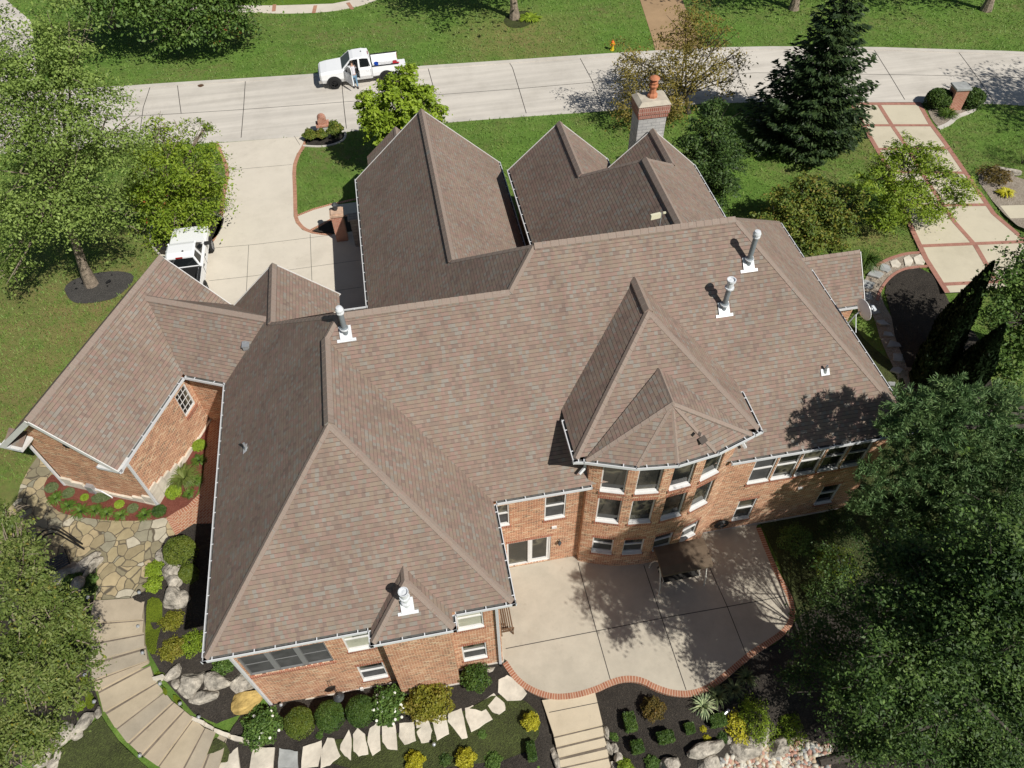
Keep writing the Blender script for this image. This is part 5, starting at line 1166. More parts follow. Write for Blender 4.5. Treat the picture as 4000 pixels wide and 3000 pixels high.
# big dark deciduous trees at the lower right
tree("maple_tree", "huge dark leafy tree filling the lower right corner", (17.5, 4.5, terrain(17.5, 4.5)),
     [pxblob(*p) for p in [(3700,2200,6.5,170),(3900,2150,6,190),(3600,2350,6,170),(3850,2420,5,220),(3500,2560,5,150),(3700,2600,4.6,200),(3950,2680,4,230),(3550,2800,4.2,160),(3800,2880,3.6,220),(3420,2350,6.6,110),(3350,2680,4.8,110),(3500,2180,7.4,110),(3400,2880,4.2,100),(4080,2350,4.8,220),(4050,2950,3,220)]],
     'dark', 95000, .115, .34, .42, .26, 18, .5, .4, 'bark_dark', seed=25, wob=.5, extra=[('green', .14, None)])
tree("serviceberry", "lower tree with lighter tips in front of the dark corner tree", (13.6, 4.8, terrain(13.6, 4.8)),
     [pxblob(*p) for p in [(3250,2380,8.2,110),(3200,2560,7,110),(3280,2720,6,110),(3180,2460,7.6,80),(3300,2250,9,100),(3120,2650,6.6,70),(3330,2850,5,100)]] + [((15.2, 8.2, 3.6), (1.6, 1.6, 1.1)), ((16.6, 6.4, 6.0), (1.8, 1.8, 1.2)), ((13.0, 6.6, 2.2), (1.1, 1.1, .9)), ((17.7, 8.4, 3.4), (1.7, 1.6, 1.1)), ((19.2, 6.6, 6.2), (1.9, 1.8, 1.2)), ((18.9, 9.8, 3.8), (1.5, 1.4, 1.0)), ((15.9, 9.9, 1.6), (1.3, 1.2, .9))], 'dark', 48000, .105, .14, .45, .26, 15, .5, .4, 'bark_dark', seed=26)
tree("crab_apple", "spreading crab apple with pale yellowing leaves at the lower left", (-15.5, 11.0, terrain(-15.5, 11.0)),
     [pxblob(*p) for p in [(90,2350,11.5,140),(230,2480,10.6,140),(80,2600,10,180),(240,2680,9.6,110),(120,2820,9,140),(40,2180,13,120),(130,2230,12.5,60),(20,2010,14.5,80),(300,2400,11,70),(310,2580,10,70),(20,2950,8.4,120),(230,2330,11.6,80),(40,2080,14,70),(180,2900,8.6,60)]],
     'crab', 36000, .11, .17, .3, .20, 16, .45, .4, seed=27, extra=[('gold', .02, None)])

# blades of turf standing up from the lawns, ragged along the paving; nobody could count them
def inside(P, poly):
    poly = np.array(poly); x, y = P[:, 0], P[:, 1]; r = np.zeros(len(P), bool); j = len(poly) - 1
    for i in range(len(poly)):
        xi, yi = poly[i]; xj, yj = poly[j]
        r ^= ((yi > y) != (yj > y)) & (x < (xj - xi) * (y - yi) / (yj - yi + 1e-12) + xi); j = i
    return r
LF['turf'] = m_leaf("turf_blades", [(.07, .125, .02), (.12, .215, .035), (.18, .27, .05), (.27, .27, .09)], .15, .5)
rs = np.random.RandomState(77); n_ = 150000
pxs = rs.uniform(-60, 4060, n_); pys = 1900 * rs.rand(n_) ** 1.1 - 20
d_ = np.stack([(pxs - 2000) / F_PX, -(pys - 1500) / F_PX, -np.ones(n_)], 1) @ CM
k_ = -CAMH / d_[:, 2]; P2 = d_[:, :2] * k_[:, None]
ok = (P2[:, 1] > 19) & (P2[:, 1] < 78)
for poly in PAVED: ok &= ~inside(P2, poly)
P2 = P2[ok]; P3 = np.stack([P2[:, 0], P2[:, 1], np.array([terrain(x, y) for x, y in P2]) + .02], 1)
m_ = len(P3); a_ = rs.rand(m_) * 6.283; l_ = .05 + .10 * rs.rand(m_) ** 2; dist = np.linalg.norm(P3 - np.array([0, 0, CAMH]), axis=1) / 40
sd2 = np.stack([np.cos(a_), np.sin(a_), 0 * a_], 1) * (.020 * dist)[:, None]; tp = np.stack([np.cos(a_ + 1.5) * .7, np.sin(a_ + 1.5) * .7, np.ones(m_)], 1) * l_[:, None]
tf = quad_object("turf_blades", np.stack([P3 - sd2, P3 + sd2, P3 + tp + sd2 * .3, P3 + tp - sd2 * .3], 1), LF['turf']); tag(tf, "short turf blades over the mown lawns", "grass", None, 'stuff')
# ------------------------------------------------------------------ shrubs, grasses, stones
def shrub(name, label, px, py, r, h, leaf, n, size, seed, cat='shrub', group=None, sq=1.0, core=True, aspect=.55, shape='ball', flowers=0, up=.25, rot=0.0, loc=None):
    rs = np.random.RandomState(seed); b = loc if loc else onT(px, py); t = thing(name, label, cat, b, rot, group)
    d = rs.normal(size=(n, 3)); d /= np.linalg.norm(d, axis=1)[:, None]; d[:, 2] = np.abs(d[:, 2]) * .98 - .12 * rs.rand(n)
    if shape == 'box':
        m_ = np.abs(d).max(1)[:, None]; d = d / m_ * .86
    lump = (1 + .05 * np.sin(d[:, 0] * 6 + seed) * np.sin(d[:, 1] * 7)) if shape in ('ball', 'box') else (1 + .22 * np.sin(d[:, 0] * 5 + seed) * np.cos(d[:, 1] * 6) + .14 * np.sin(d[:, 2] * 9))
    k = (.9 + .1 * rs.rand(n) if shape in ('ball', 'box') else .45 + .55 * rs.rand(n) ** .5) * lump
    hz = h * (.55 if shape in ('ball', 'box') else .62)
    P = np.stack([d[:, 0] * r * k, d[:, 1] * r * sq * k, hz * .85 + d[:, 2] * hz * k], 1)
    if shape in ('ball', 'box'): low = P[:, 2] < hz * .9; P[low, 2] = rs.rand(low.sum()) * hz * .9
    P[:, 2] = np.maximum(P[:, 2], .03)
    quad_object("foliage", leaf_arrays(rs, P, size, aspect, up, d), LF[leaf], t)
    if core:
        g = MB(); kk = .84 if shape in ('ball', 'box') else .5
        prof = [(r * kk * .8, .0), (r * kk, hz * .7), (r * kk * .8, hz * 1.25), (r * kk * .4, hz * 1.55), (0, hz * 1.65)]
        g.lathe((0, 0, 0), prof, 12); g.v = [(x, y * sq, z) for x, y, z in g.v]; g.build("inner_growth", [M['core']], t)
    else:
        g = MB()
        for i in range(5): a = i * 1.3; g.tube([(0, 0, 0), (math.cos(a) * r * .4, math.sin(a) * r * .4, h * .5)], [.02, .008], 5)
        g.build("stem", [M['bark_dark']], t)
    if flowers:
        g = MB(); rn = random.Random(seed)
        for i in range(flowers):
            a = rn.uniform(0, 6.28); q = rn.uniform(.3, 1.0); p = Vector((math.cos(a) * r * q, math.sin(a) * r * q * sq - .1, h * (1.0 - .45 * q) + .08))
            g.lathe(p, [(0, -.05), (.055, 0), (.05, .035), (0, .05)], 7)
        o = g.build("flowers", [M['petal']], t); o['kind'] = 'stuff'
    return t
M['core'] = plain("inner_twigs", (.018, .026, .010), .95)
def tuft(name, label, px, py, r, h, leaf, n, seed, wd=.022, cat='plant', group=None, flat=.5):
    rs = np.random.RandomState(seed); t = thing(name, label, cat, onT(px, py), 0, group); Q = []
    for i in range(n):
        a = rs.rand() * 6.283; l = r * (.65 + .5 * rs.rand()); rise = h * (.4 + .8 * rs.rand()); d = np.array([math.cos(a), math.sin(a), 0]); s_ = np.array([-d[1], d[0], 0]) * wd
        p = [d * l * f + np.array([0, 0, rise * (1.9 * f - 1.55 * f * f)]) + np.array([0, 0, .03]) for f in (.03, .4, .75, 1.0)]
        for j, (w0, w1) in enumerate(((.6, 1), (1, .8), (.8, .1))): Q.append(np.array([p[j] - s_ * w0, p[j] + s_ * w0, p[j + 1] + s_ * w1, p[j + 1] - s_ * w1]))
    quad_object("blades", np.array(Q), LF[leaf], t)
    g = MB(); g.lathe((0, 0, 0), [(.07, 0), (.05, .1), (0, .14)], 8); g.build("crown_base", [M['core']], t); return t
Zc = lambda ox, oy: (lambda x, y: D(ox, oy, x, y))
A5 = Zc(0, 1500); A6 = Zc(1000, 2250); A7 = Zc(2000, 2250); A0 = Zc(0, 2250)
def crop1(x, y): return (x / 3.16, 1900 + y / 3.16)
GB = "shrubs in the red mulch bed"
for i, (x, y, r, h, lf, sq, lb) in enumerate([(455, 905, .50, .35, 'juniper', .9, "low dark mounded shrub at the left end of the red mulch bed"), (600, 950, .46, .3, 'juniper', 1, "flat topped grey green shrub by the garage's left downspout"), (740, 990, .29, .34, 'lime', 1, "small lime green ball left of the wide juniper mound"),
     (885, 990, .74, .32, 'juniper', .6, "wide flat juniper mound against the garage's rear wall"), (1040, 1050, .35, .36, 'lime', 1, "small lime green ball right of the wide juniper mound"), (1155, 1085, .40, .36, 'juniper', 1, "clipped grey green mound near the stone corner of the garage"),
     (1385, 1110, .52, .45, 'box', 1, "dark green rounded shrub at the foot of the corner downspout"), (1510, 950, .60, .55, 'lime', 1, "large lime green ball on the garden side of the stone corner"), (1730, 545, .55, .5, 'lime', 1, "lime green ball halfway along the narrow bed by the brick walk")]):
    shrub("mounded_shrub", lb, *A5(x, y), r * .56, h * .62, lf, 2600, .055, 60 + i, 'shrub', GB, sq, True, .6, 'ball')
GD = "daylily clumps edging the red mulch bed"
for i, (x, y, r, lb) in enumerate([(495, 1000, .62, "first arching daylily clump from the left in the red bed"), (600, 1065, .58, "second daylily clump from the left, below the flat grey green shrub"), (705, 1110, .66, "largest daylily clump below the small lime ball"), (830, 1105, .55, "daylily clump below the wide juniper mound"),
     (935, 1130, .58, "daylily clump overhanging the flagstones at the middle of the bed"), (1055, 1145, .55, "dense daylily clump between the middle clump and the bare gap"), (1260, 1140, .56, "lone daylily clump left of the dark rounded corner shrub"),
     (1725, 670, .6, "daylily clump above the olive grass in the narrow bed"), (1690, 850, .62, "broad daylily clump beside the brick walk"), (1640, 960, .5, "small daylily clump next to the large lime ball")]):
    tuft("daylily", lb, *A5(x, y), r * .62, .30, 'blade', 95, 80 + i, .02, 'plant', GD)
tuft("ornamental_grass", "olive brown grass clump behind the large lime ball", *A5(1600, 830), .75, .7, 'crab', 260, 95, .012)
# foundation topiary and flowering shrubs
GT = "clipped yew balls along the rear wall"
for i, (x, y, lf, lb) in enumerate([(395, 1290, 'boxy', "left clipped ball with yellowing top under the rear wall"), (655, 1235, 'box', "middle clipped ball beneath the hanging lantern"), (915, 1190, 'box', "right clipped ball beside the white flowered hydrangea")]):
    shrub("clipped_yew", lb, *A6(x, y), .54, 1.0, lf, 9000, .055, 100 + i, 'shrub', GT)
shrub("hydrangea", "leafy shrub with a few white blooms at the house's rear left corner", *A6(80, 1330), .72, .7, 'green', 2600, .11, 104, flowers=9, shape='loose', core=False)
shrub("hydrangea", "white blooming hydrangea between the clipped balls and the golden shrub", *A6(1150, 1140), .70, .75, 'green', 2600, .11, 105, flowers=26, shape='loose', core=False)
shrub("spirea", "wide golden green shrub below the dormer wall", *A6(1500, 1130), .92, .9, 'gold', 4600, .10, 106, shape='loose', sq=.8, core=False)
shrub("boxwood", "rounded leafy bush below the lower right rear window", *A6(1895, 900), .55, .65, 'box', 2400, .09, 107, shape='loose', core=False)
GY = "golden mop shrubs below the stepping stones"
for i, (p, r, lb) in enumerate([(A6(1380, 1610), .38, "golden mop shrub at the bottom edge, left of the pair"), (A6(1815, 1590), .42, "golden mop shrub right of the small path light"), (A7(160, 1275), .38, "golden mop shrub left of the patio stairs")]):
    shrub("golden_shrub", lb, *p, r * .86, .45, 'yellow', 2600, .09, 110 + i, 'shrub', GY, 1, True, .25, 'loose')
GX = "small clipped boxwoods around the patio stairs"
for i, (p, r, sq, h, lb) in enumerate([(A7(165, 1530), .22, 2.0, .55, "narrow boxwood left of the patio stairs"), (A7(1010, 1280), .30, 1.5, .6, "tall boxwood nearest the right side of the patio stairs"), (A7(1075, 1490), .30, 1, .5, "round boxwood low in the bed right of the stairs"), (A7(1315, 1410), .42, .65, .55, "wide boxwood hedge block in the middle of the dark bed"), (A7(1525, 1330), .24, 1, .4, "smallest boxwood in the dark bed"), (A7(1765, 1265), .42, .7, .5, "boxwood block beside the white spiky plant")]):
    shrub("boxwood", lb, *p, r * .82, h * .9, 'box', 2600, .07, 120 + i, 'shrub', GX, sq, True, .55, 'box')
shrub("barberry", "bronze green barberry bush beside the tall boxwood", *A7(1210, 1170), .45, .6, 'barberry', 2200, .07, 130, shape='loose', core=False)
GK = "striped yuccas along the patio's curved edge"
for i, (x, y, r, lf, lb) in enumerate([(1645, 1130, .55, 'yucca', "brightly striped spiky yucca, frontmost in the sun"), (1765, 1045, .5, 'juniper', "second spiky yucca from the sunny one, half in shade"), (1905, 990, .46, 'juniper', "third spiky yucca along the brick edging"), (2015, 890, .46, 'juniper', "shaded spiky yucca farthest up the patio edge")]):
    tuft("yucca", lb, *A7(x, y), r, .55, lf, 75, 140 + i, .017, 'plant', GK)
shrub("forsythia", "bright yellow green trailing shrub above the boulders", *A7(1930, 1320), .42, .45, 'yellow', 1100, .08, 150, shape='loose', core=False, sq=1.5)
shrub("weeping_shrub", "green trailing shrub over the large boulder", *A7(2085, 1270), .6, .7, 'hornbeam', 2400, .07, 151, shape='loose', core=False, sq=1.6)
shrub("weeping_shrub", "yellow green shrub in the shade beyond the trailing shrub", *A7(2380, 1330), .5, .6, 'hornbeam', 1500, .07, 152, shape='loose', core=False, sq=1.4)
GS = "low leafy plants scattered through the beds"
for i, (p, r, lf, lb) in enumerate([(A6(1640, 1590), .25, 'dark', "dark leafy plant between the two golden mop shrubs"), (A6(2050, 1600), .38, 'green', "green leafy plant right of the golden mop shrub"), (A6(1160, 1270), .2, 'green', "grassy sprig above the stepping stones"), (A6(1950, 1370), .2, 'green', "grassy sprig right of the stepping stones"),
     (A7(885, 1390), .2, 'green', "sprig beside the stair's right boulders"), (A7(980, 1640), .35, 'hornbeam', "weedy green clump right of the stair foot"), (A7(1210, 1620), .3, 'green', "weedy green clump left of the pale boulder"), (A7(1685, 1410), .16, 'yellow', "tiny yellow seedling in the dark bed"), (A7(1650, 1325), .14, 'yellow', "tiny yellow sprig below the boxwood block"), (A7(1810, 1400), .25, 'dark', "bluish sprig above the boulders"),
     (A0(1340, 85), .40, 'lime', "bright lime mound beside the flagstone path"), (crop1(1925, 1045), .42, 'lime', "upper lime mound beside the flagstone path"), (A0(640, 40), .45, 'green', "dark green clump among the left rocks"), (A0(770, 130), .4, 'dark', "dark leafy clump at the top of the garden steps"), (A0(800, 40), .3, 'green', "fine green clump beside the flagstones"),
     (A0(1500, 400), .55, 'gold', "yellow green leafy patch between the moss and the roof corner"), (A0(1490, 650), .55, 'gold', "golden leafy patch above the white boulders"), (A0(1660, 600), .6, 'hornbeam', "bright green leafy patch under the roof corner"), (A0(1950, 770), .5, 'green', "green clump right of the roof corner"), (A0(700, 1130), .22, 'hornbeam', "star shaped weed below the garden steps"), (A0(1390, 860), .2, 'moss_', "mossy tuft by the little white stones"),
     (A0(560, 940), .6, 'hornbeam', "pale green clump under the crab apple"), (A6(550, 1380), .15, 'green', "sprig left of the stepping stones")]):
    shrub("leafy_plant", lb, *p, r * .82, r * .6, lf if lf in LF else 'hornbeam', int(500 + 2600 * r), .07, 160 + i, 'plant', GS, 1, False, .55, 'loose')
for i, (px, py, r, lf, lb) in enumerate([(690, 2195, .62, 'boxy', "large clipped globe with a yellow top beside the white rocks"), (750, 2260, .36, 'boxy', "smaller clipped globe in the roof's shadow edge")]):
    x, y = (718, 2175) if i == 0 else (745, 2250); shrub("clipped_globe", lb, x, y, r, r * 1.7, lf, 7000, .055, 190 + i)
GM = "bushes around the driveway mailbox"
for i, (x, y, r, lb) in enumerate([(1216, 548, .62, "left barberry bush in the mailbox bed"), (1261, 545, .55, "middle barberry bush in front of the mailbox"), (1314, 535, .75, "tallest barberry bush right of the mailbox")]):
    shrub("mailbox_bush", lb, x, y, r * .66, .95 if i == 2 else .65, 'autumn', 3000, .11, 195 + i, 'shrub', GM, 1, True, .55, 'loose')
for i, (x, y, lb) in enumerate([(3655, 415, "dark round evergreen left of the brick mailbox pillar"), (3782, 412, "dark round evergreen right of the brick mailbox pillar")]):
    shrub("round_evergreen", lb, x, y, .85, 1.15, 'box', 5200, .11, 200 + i, 'shrub', "evergreens beside the brick mailbox")
tuft("grass_clump", "small fountain grass in the gravel below the brick mailbox", 3698, 455, .7, .6, 'blade', 150, 203, .02)
shrub("low_shrub", "dark spreading shrub in the neighbour's gravel bed", 3880, 700, .9, .5, 'barberry', 1500, .12, 204, shape='loose', core=False)
shrub("smoke_bush", "wispy grey green bush at the right edge of the neighbour's lawn", 3990, 640, 1.1, 1.8, 'crab', 3000, .10, 205, shape='loose', core=False, aspect=.2)
tuft("hosta", "pale yellow plant in the neighbour's gravel bed", 3925, 760, .55, .4, 'yellow', 90, 206, .04)
tuft("ornamental_grass", "dark green grass at the side porch roof's corner", 3375, 1035, .9, 1.0, 'box', 320, 207, .013)
tuft("ground_cover_plant", "yellow leafed ground cover in the far tree ring", 2070, 75, .9, .3, 'lime', 120, 208, .06)

def rock(name, label, px, py, sx, sy, h, seed, mt='boulder', rot=None, group="limestone boulders in the rear garden", loc=None, rough=.22):
    rn = np.random.RandomState(seed); b = loc if loc else onT(px, py); bm = bmesh.new(); bmesh.ops.create_icosphere(bm, subdivisions=3, radius=1.0)
    dirs = rn.normal(size=(9, 3)); dirs /= np.linalg.norm(dirs, axis=1)[:, None]; cut = .55 + .3 * rn.rand(9); ph = rn.rand(3) * 6
    for v in bm.verts:
        p = np.array(v.co)
        for d, c in zip(dirs, cut):
            k = p @ d
            if k > c: p = p - d * (k - c) * .92
        p *= 1 + rough * .35 * math.sin(p[0] * 5 + ph[0]) * math.sin(p[1] * 5 + ph[1]) + rough * .15 * math.sin(p[2] * 11 + ph[2])
        v.co = (p[0] * sx, p[1] * sy, p[2] * h)
    me = bpy.data.meshes.new(name); bm.to_mesh(me); bm.free(); me.materials.append(M[mt]); o = bpy.data.objects.new(name, me); link(o); o.location = (b[0], b[1], b[2] + h * .25)
    o.rotation_euler = (0, 0, rn.rand() * 6.28 if rot is None else rot); return tag(o, label, "boulder", group)
RK = [(A0(1505, 835), .42, .26, .28, "angular grey boulder nearest the garden steps", .6), (A0(1662, 935), .62, .52, .38, "broad pale grey boulder above the long flat one", .2), (A0(1868, 910), .64, .36, .34, "flat grey boulder under the roof corner", -.1), (A0(2070, 925), .66, .52, .42, "grey boulder against the corner downspout", 0), (A0(1800, 1045), .66, .30, .30, "long flat pale boulder in the dark bed", .1),
      (A0(1522, 930), .17, .22, .15, "small cream stone beside the broad pale boulder", 0), (A0(1782, 965), .12, .14, .12, "fist sized pale stone between two boulders", 0),
      (crop1(1050, 990), .75, .28, .3, "long bright white rock at the flagstones' lower left", .75), (crop1(1150, 1010), .55, .22, .28, "white rock wedged against the path edge", .9), (crop1(790, 1110), .75, .45, .4, "shaded white boulder half under the crab apple", .5), (crop1(1000, 1230), .30, .5, .35, "tall white rock beside the steps' upper left", -.3), (crop1(950, 1350), .3, .35, .3, "dim grey rock in the crab apple's shade", 0), (crop1(885, 1500), .35, .42, .35, "bluish grey rock left of the top step", 0),
      (crop1(2020, 870), .33, .36, .32, "upper white rock right of the flagstone walk", 0), (crop1(2120, 770), .25, .55, .35, "curving white rock beside the clipped globe", -.4), (crop1(2130, 950), .4, .36, .3, "white rock below the curving one", 0), (crop1(2140, 1080), .45, .45, .35, "large white rock left of the gravel strip", 0), (crop1(2160, 1200), .36, .42, .34, "pale rock under the large white rock", 0), (crop1(2120, 1390), .42, .62, .42, "tall cracked white boulder above the mossy patch", .2), (crop1(2230, 1420), .4, .4, .35, "white boulder at the roof shadow's edge", 0),
      (A0(740, 1265), .62, .26, .28, "long white rock below the crab apple, nearest the steps", .6), (A0(545, 1400), .72, .40, .34, "large flat white rock left of the lower lawn", .9), (A0(860, 1180), .12, .25, .2, "upright white stone touching the steps", 0), (A0(680, 1365), .28, .22, .18, "cream rock between the two long white rocks", 0), (A0(400, 1475), .28, .3, .25, "white rock at the crab apple's foot", 0), (A0(370, 1570), .42, .35, .3, "pale rock at the bottom left corner of the lawn", 0), (A0(470, 1620), .22, .25, .2, "small white rock by the bottom edge", 0), (A0(500, 1555), .2, .2, .16, "reddish stone among the bottom left rocks", 0),
      (A7(810, 1345), .12, .34, .2, "slim white rock along the stair's right side", .15), (A7(835, 1490), .16, .3, .22, "grey rock at the stair's right side", .2), (A7(890, 1490), .16, .2, .2, "grey rock behind the stair side rock", 0), (A7(915, 1570), .2, .24, .2, "angular pale rock below the stair side rocks", 0), (A7(370, 1560), .2, .5, .28, "tall white rock along the stair's left side", .12), (A7(880, 1640), .2, .24, .2, "dark rock at the foot of the stair's right side", 0),
      (A7(1380, 1640), .62, .38, .38, "pale cracked boulder at the bottom edge of the dark bed", 0), (A7(1670, 1500), .95, .34, .42, "long jagged boulder at the bed's lower edge", .12), (A7(1690, 1630), .66, .42, .42, "blocky boulder at the bottom edge below the jagged one", 0), (A7(1995, 1510), .95, .55, .5, "massive flat boulder above the pebbles", .15), (A7(2150, 1390), .52, .4, .4, "grey boulder in the shade behind the trailing shrub", 0), (A7(1865, 1415), .24, .2, .25, "white stone above the jagged boulder", .6), (A7(2290, 1500), .72, .5, .5, "mossy boulder at the right end of the pebbles", .5),
      (A6(2030, 810), .19, .13, .1, "flat cream stone by the lower right rear window", 0)]
for i, (p, sx, sy, h, lb, rt) in enumerate(RK):
    if p[0] > 2500: sx, sy = sx * .8, sy * .85
    rock("boulder", lb, *p, sx, sy, h, 300 + i, 'boulder', rt)
rock("boulder", "ochre yellow boulder at the house's rear left corner", *A0(2120, 1085), .72, .48, .42, 390, 'boulder_yellow', .3)
rock("boulder", "dark flat stone on the neighbour's lawn edge", 3905, 675, 1.4, .35, .35, 391, 'boulder', -.35)
# stepping stones
def slab(name, label, poly, th, m, group, cat="stepping stone", dz=.07):
    P = [onT(*p) for p in poly]; z = sum(p[2] for p in P) / len(P) + dz
    cx = sum(p[0] for p in P) / len(P); cy = sum(p[1] for p in P) / len(P)
    rn = random.Random(int(cx * 1000) & 4095); q = []
    for i in range(len(P)):
        a, b = P[i], P[(i + 1) % len(P)]
        for f in (0, .33, .66): q.append((a[0] + (b[0] - a[0]) * f + (rn.uniform(-.018, .018) if f else 0) - cx, a[1] + (b[1] - a[1]) * f + (rn.uniform(-.018, .018) if f else 0) - cy))
    ar = sum(q[i][0] * q[(i + 1) % len(q)][1] - q[(i + 1) % len(q)][0] * q[i][1] for i in range(len(q)))
    if ar < 0: q = q[::-1]
    g = MB(); ins = [(x * .975, y * .975) for x, y in q]
    g.prism(ins, 0, 0.0)
    g.f = g.f; 
    g2 = MB(); g2.prism(q, -th, -.012)
    for i in range(len(q)):
        j = (i + 1) % len(q); g2.face([(*q[i], -.012), (*q[j], -.012), (*ins[j], 0), (*ins[i], 0)])
    for f, t in zip(g.f, g.mi):
        pts = [g.v[k] for k in f]
        if len(pts) == 3: g2.face(pts)
    o = g2.build(name, [m]); o.location = (cx, cy, z); return tag(o, label, cat, group)
GS_ = "white flagstone stepping stones behind the house"
for pts, lb, mm in [([A0(*p) for p in [(1870,1462),(1925,1450),(1918,1520),(1800,1670),(1710,1670)]], "triangular white stepping stone right of the curving steps", 'limestone'), ([A0(*p) for p in [(2058,1482),(2085,1670),(1890,1670),(1955,1545)]], "second stepping stone from the left at the bottom edge", 'limestone'), ([A6(*p) for p in [(-115,1475),(60,1490),(175,1495),(162,1670),(-112,1670)]], "wide flat stepping stone at the bottom edge", 'limestone'),
    ([A6(*p) for p in [(205,1490),(290,1505),(365,1520),(370,1665),(195,1665)]], "grey tinted stepping stone, only grey one in the row", 'slate'), ([A6(*p) for p in [(410,1480),(570,1425),(575,1500),(540,1650),(395,1665)]], "stepping stone right of the grey one", 'limestone'), ([A6(*p) for p in [(620,1400),(680,1410),(735,1560),(640,1640),(560,1665),(565,1530)]], "leaning stepping stone two right of the grey one", 'limestone'),
    ([A6(*p) for p in [(805,1330),(830,1420),(825,1600),(770,1560),(715,1490)]], "pointed narrow stepping stone, its tip towards the house", 'limestone'), ([A6(*p) for p in [(880,1315),(945,1370),(975,1545),(890,1565),(845,1520),(840,1370)]], "stepping stone right of the pointed one", 'limestone'), ([A6(*p) for p in [(1040,1275),(1075,1290),(1080,1510),(1010,1560),(965,1440),(985,1320)]], "tall narrow stepping stone below the right clipped ball", 'limestone'),
    ([A6(*p) for p in [(1090,1300),(1205,1285),(1225,1510),(1140,1500),(1095,1440)]], "notched stepping stone below the hydrangea", 'limestone'), ([A6(*p) for p in [(1240,1275),(1365,1265),(1385,1430),(1285,1465),(1235,1390)]], "squarish stepping stone below the golden shrub's left", 'limestone'), ([A6(*p) for p in [(1380,1245),(1490,1245),(1525,1340),(1505,1440),(1430,1450),(1390,1360)]], "stepping stone above the small path light", 'limestone'),
    ([A6(*p) for p in [(1515,1215),(1640,1205),(1670,1370),(1565,1430),(1540,1330)]], "stepping stone below the golden shrub's right", 'limestone'), ([A6(*p) for p in [(1665,1190),(1775,1145),(1830,1400),(1780,1415),(1655,1260)]], "long tapering stepping stone before the jagged one", 'limestone'), ([A6(*p) for p in [(1805,1145),(1870,1120),(1975,1130),(2045,1245),(1860,1355),(1810,1220)]], "broadest jagged stepping stone near the patio", 'limestone'),
    ([A6(*p) for p in [(1965,1075),(2055,1015),(2145,1100),(2155,1165),(2100,1205),(2040,1180)]], "stepping stone second from the patio's brick edge", 'limestone'), ([A6(*p) for p in [(2095,900),(2170,860),(2260,910),(2340,1020),(2290,1080),(2170,1085),(2090,1010)]], "large stepping stone touching the patio's brick edge", 'limestone')]:
    slab("stepping_stone", lb, pts, .12, M[mm], GS_, dz=.10)
A3 = Zc(3000, 750); GP = "slate stepping stones on the side path"
for i, (pts, lb) in enumerate([([(1250,575),(1310,545),(1360,600),(1340,640),(1270,630)], "sunlit side path slab touching the neighbour's drive"), ([(1165,580),(1215,550),(1250,600),(1230,645),(1180,645)], "second sunlit side path slab from the drive"), ([(1050,610),(1110,590),(1145,630),(1130,660),(1065,655)], "third sunlit side path slab from the drive"), ([(975,620),(1040,640),(1060,680),(1025,705),(960,680)], "side path slab at the bend, half shaded"),
    ([(900,670),(960,680),(1000,715),(950,760),(850,730)], "largest side path slab, just past the bend"), ([(825,760),(925,790),(890,850),(818,840)], "side path slab beside the porch roof's edge"), ([(815,890),(880,865),(900,940),(815,945)], "square side path slab just above the satellite dish"), ([(860,965),(910,985),(965,1055),(900,1065),(840,1020)], "side path slab right beside the satellite dish"), ([(940,1075),(990,1100),(1045,1175),(960,1165),(930,1120)], "triangular side path slab below the dish arm"),
    ([(1000,1205),(1060,1210),(1080,1260),(985,1255)], "trapezoid side path slab below the triangular one"), ([(1050,1290),(1130,1310),(1148,1345),(1015,1350)], "wide flat side path slab in the roof's shade"), ([(1075,1400),(1160,1410),(1155,1475),(1075,1465)], "rectangular side path slab third from the pine"), ([(1100,1500),(1165,1540),(1120,1585),(1050,1550)], "diamond side path slab second from the pine"), ([(1030,1615),(1095,1640),(1100,1690),(1040,1690)], "last side path slab before the pine boughs")]):
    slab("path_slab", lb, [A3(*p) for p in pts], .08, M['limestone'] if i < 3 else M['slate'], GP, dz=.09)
# white stone edging beside the steps
for i, (pts, lb) in enumerate([([(1655,1210),(1790,1275),(1775,1310),(1645,1240)], "first white edging block beside the lower steps"), ([(1795,1278),(1860,1318),(1850,1348),(1780,1312)], "second white edging block beside the lower steps"), ([(1865,1325),(2000,1375),(1990,1412),(1857,1352)], "long white edging block curving under the hydrangea"), ([(2003,1377),(2120,1415),(2112,1452),(1993,1414)], "white edging block left of the stepping stones"), ([(2125,1417),(2260,1450),(2255,1485),(2117,1453)], "last white edging block before the stepping stones")]):
    slab("edging_block", lb, [A0(*p) for p in pts], .3, M['limestone'], "white stone blocks edging the rear bed", "edging stone", .22)
slab("edging_block", "short white stone joining the steps to the boulders", [A0(*p) for p in [(1340, 895), (1430, 870), (1450, 890), (1350, 922)]], .3, M['limestone'], "white stone blocks edging the rear bed", "edging stone", .3)
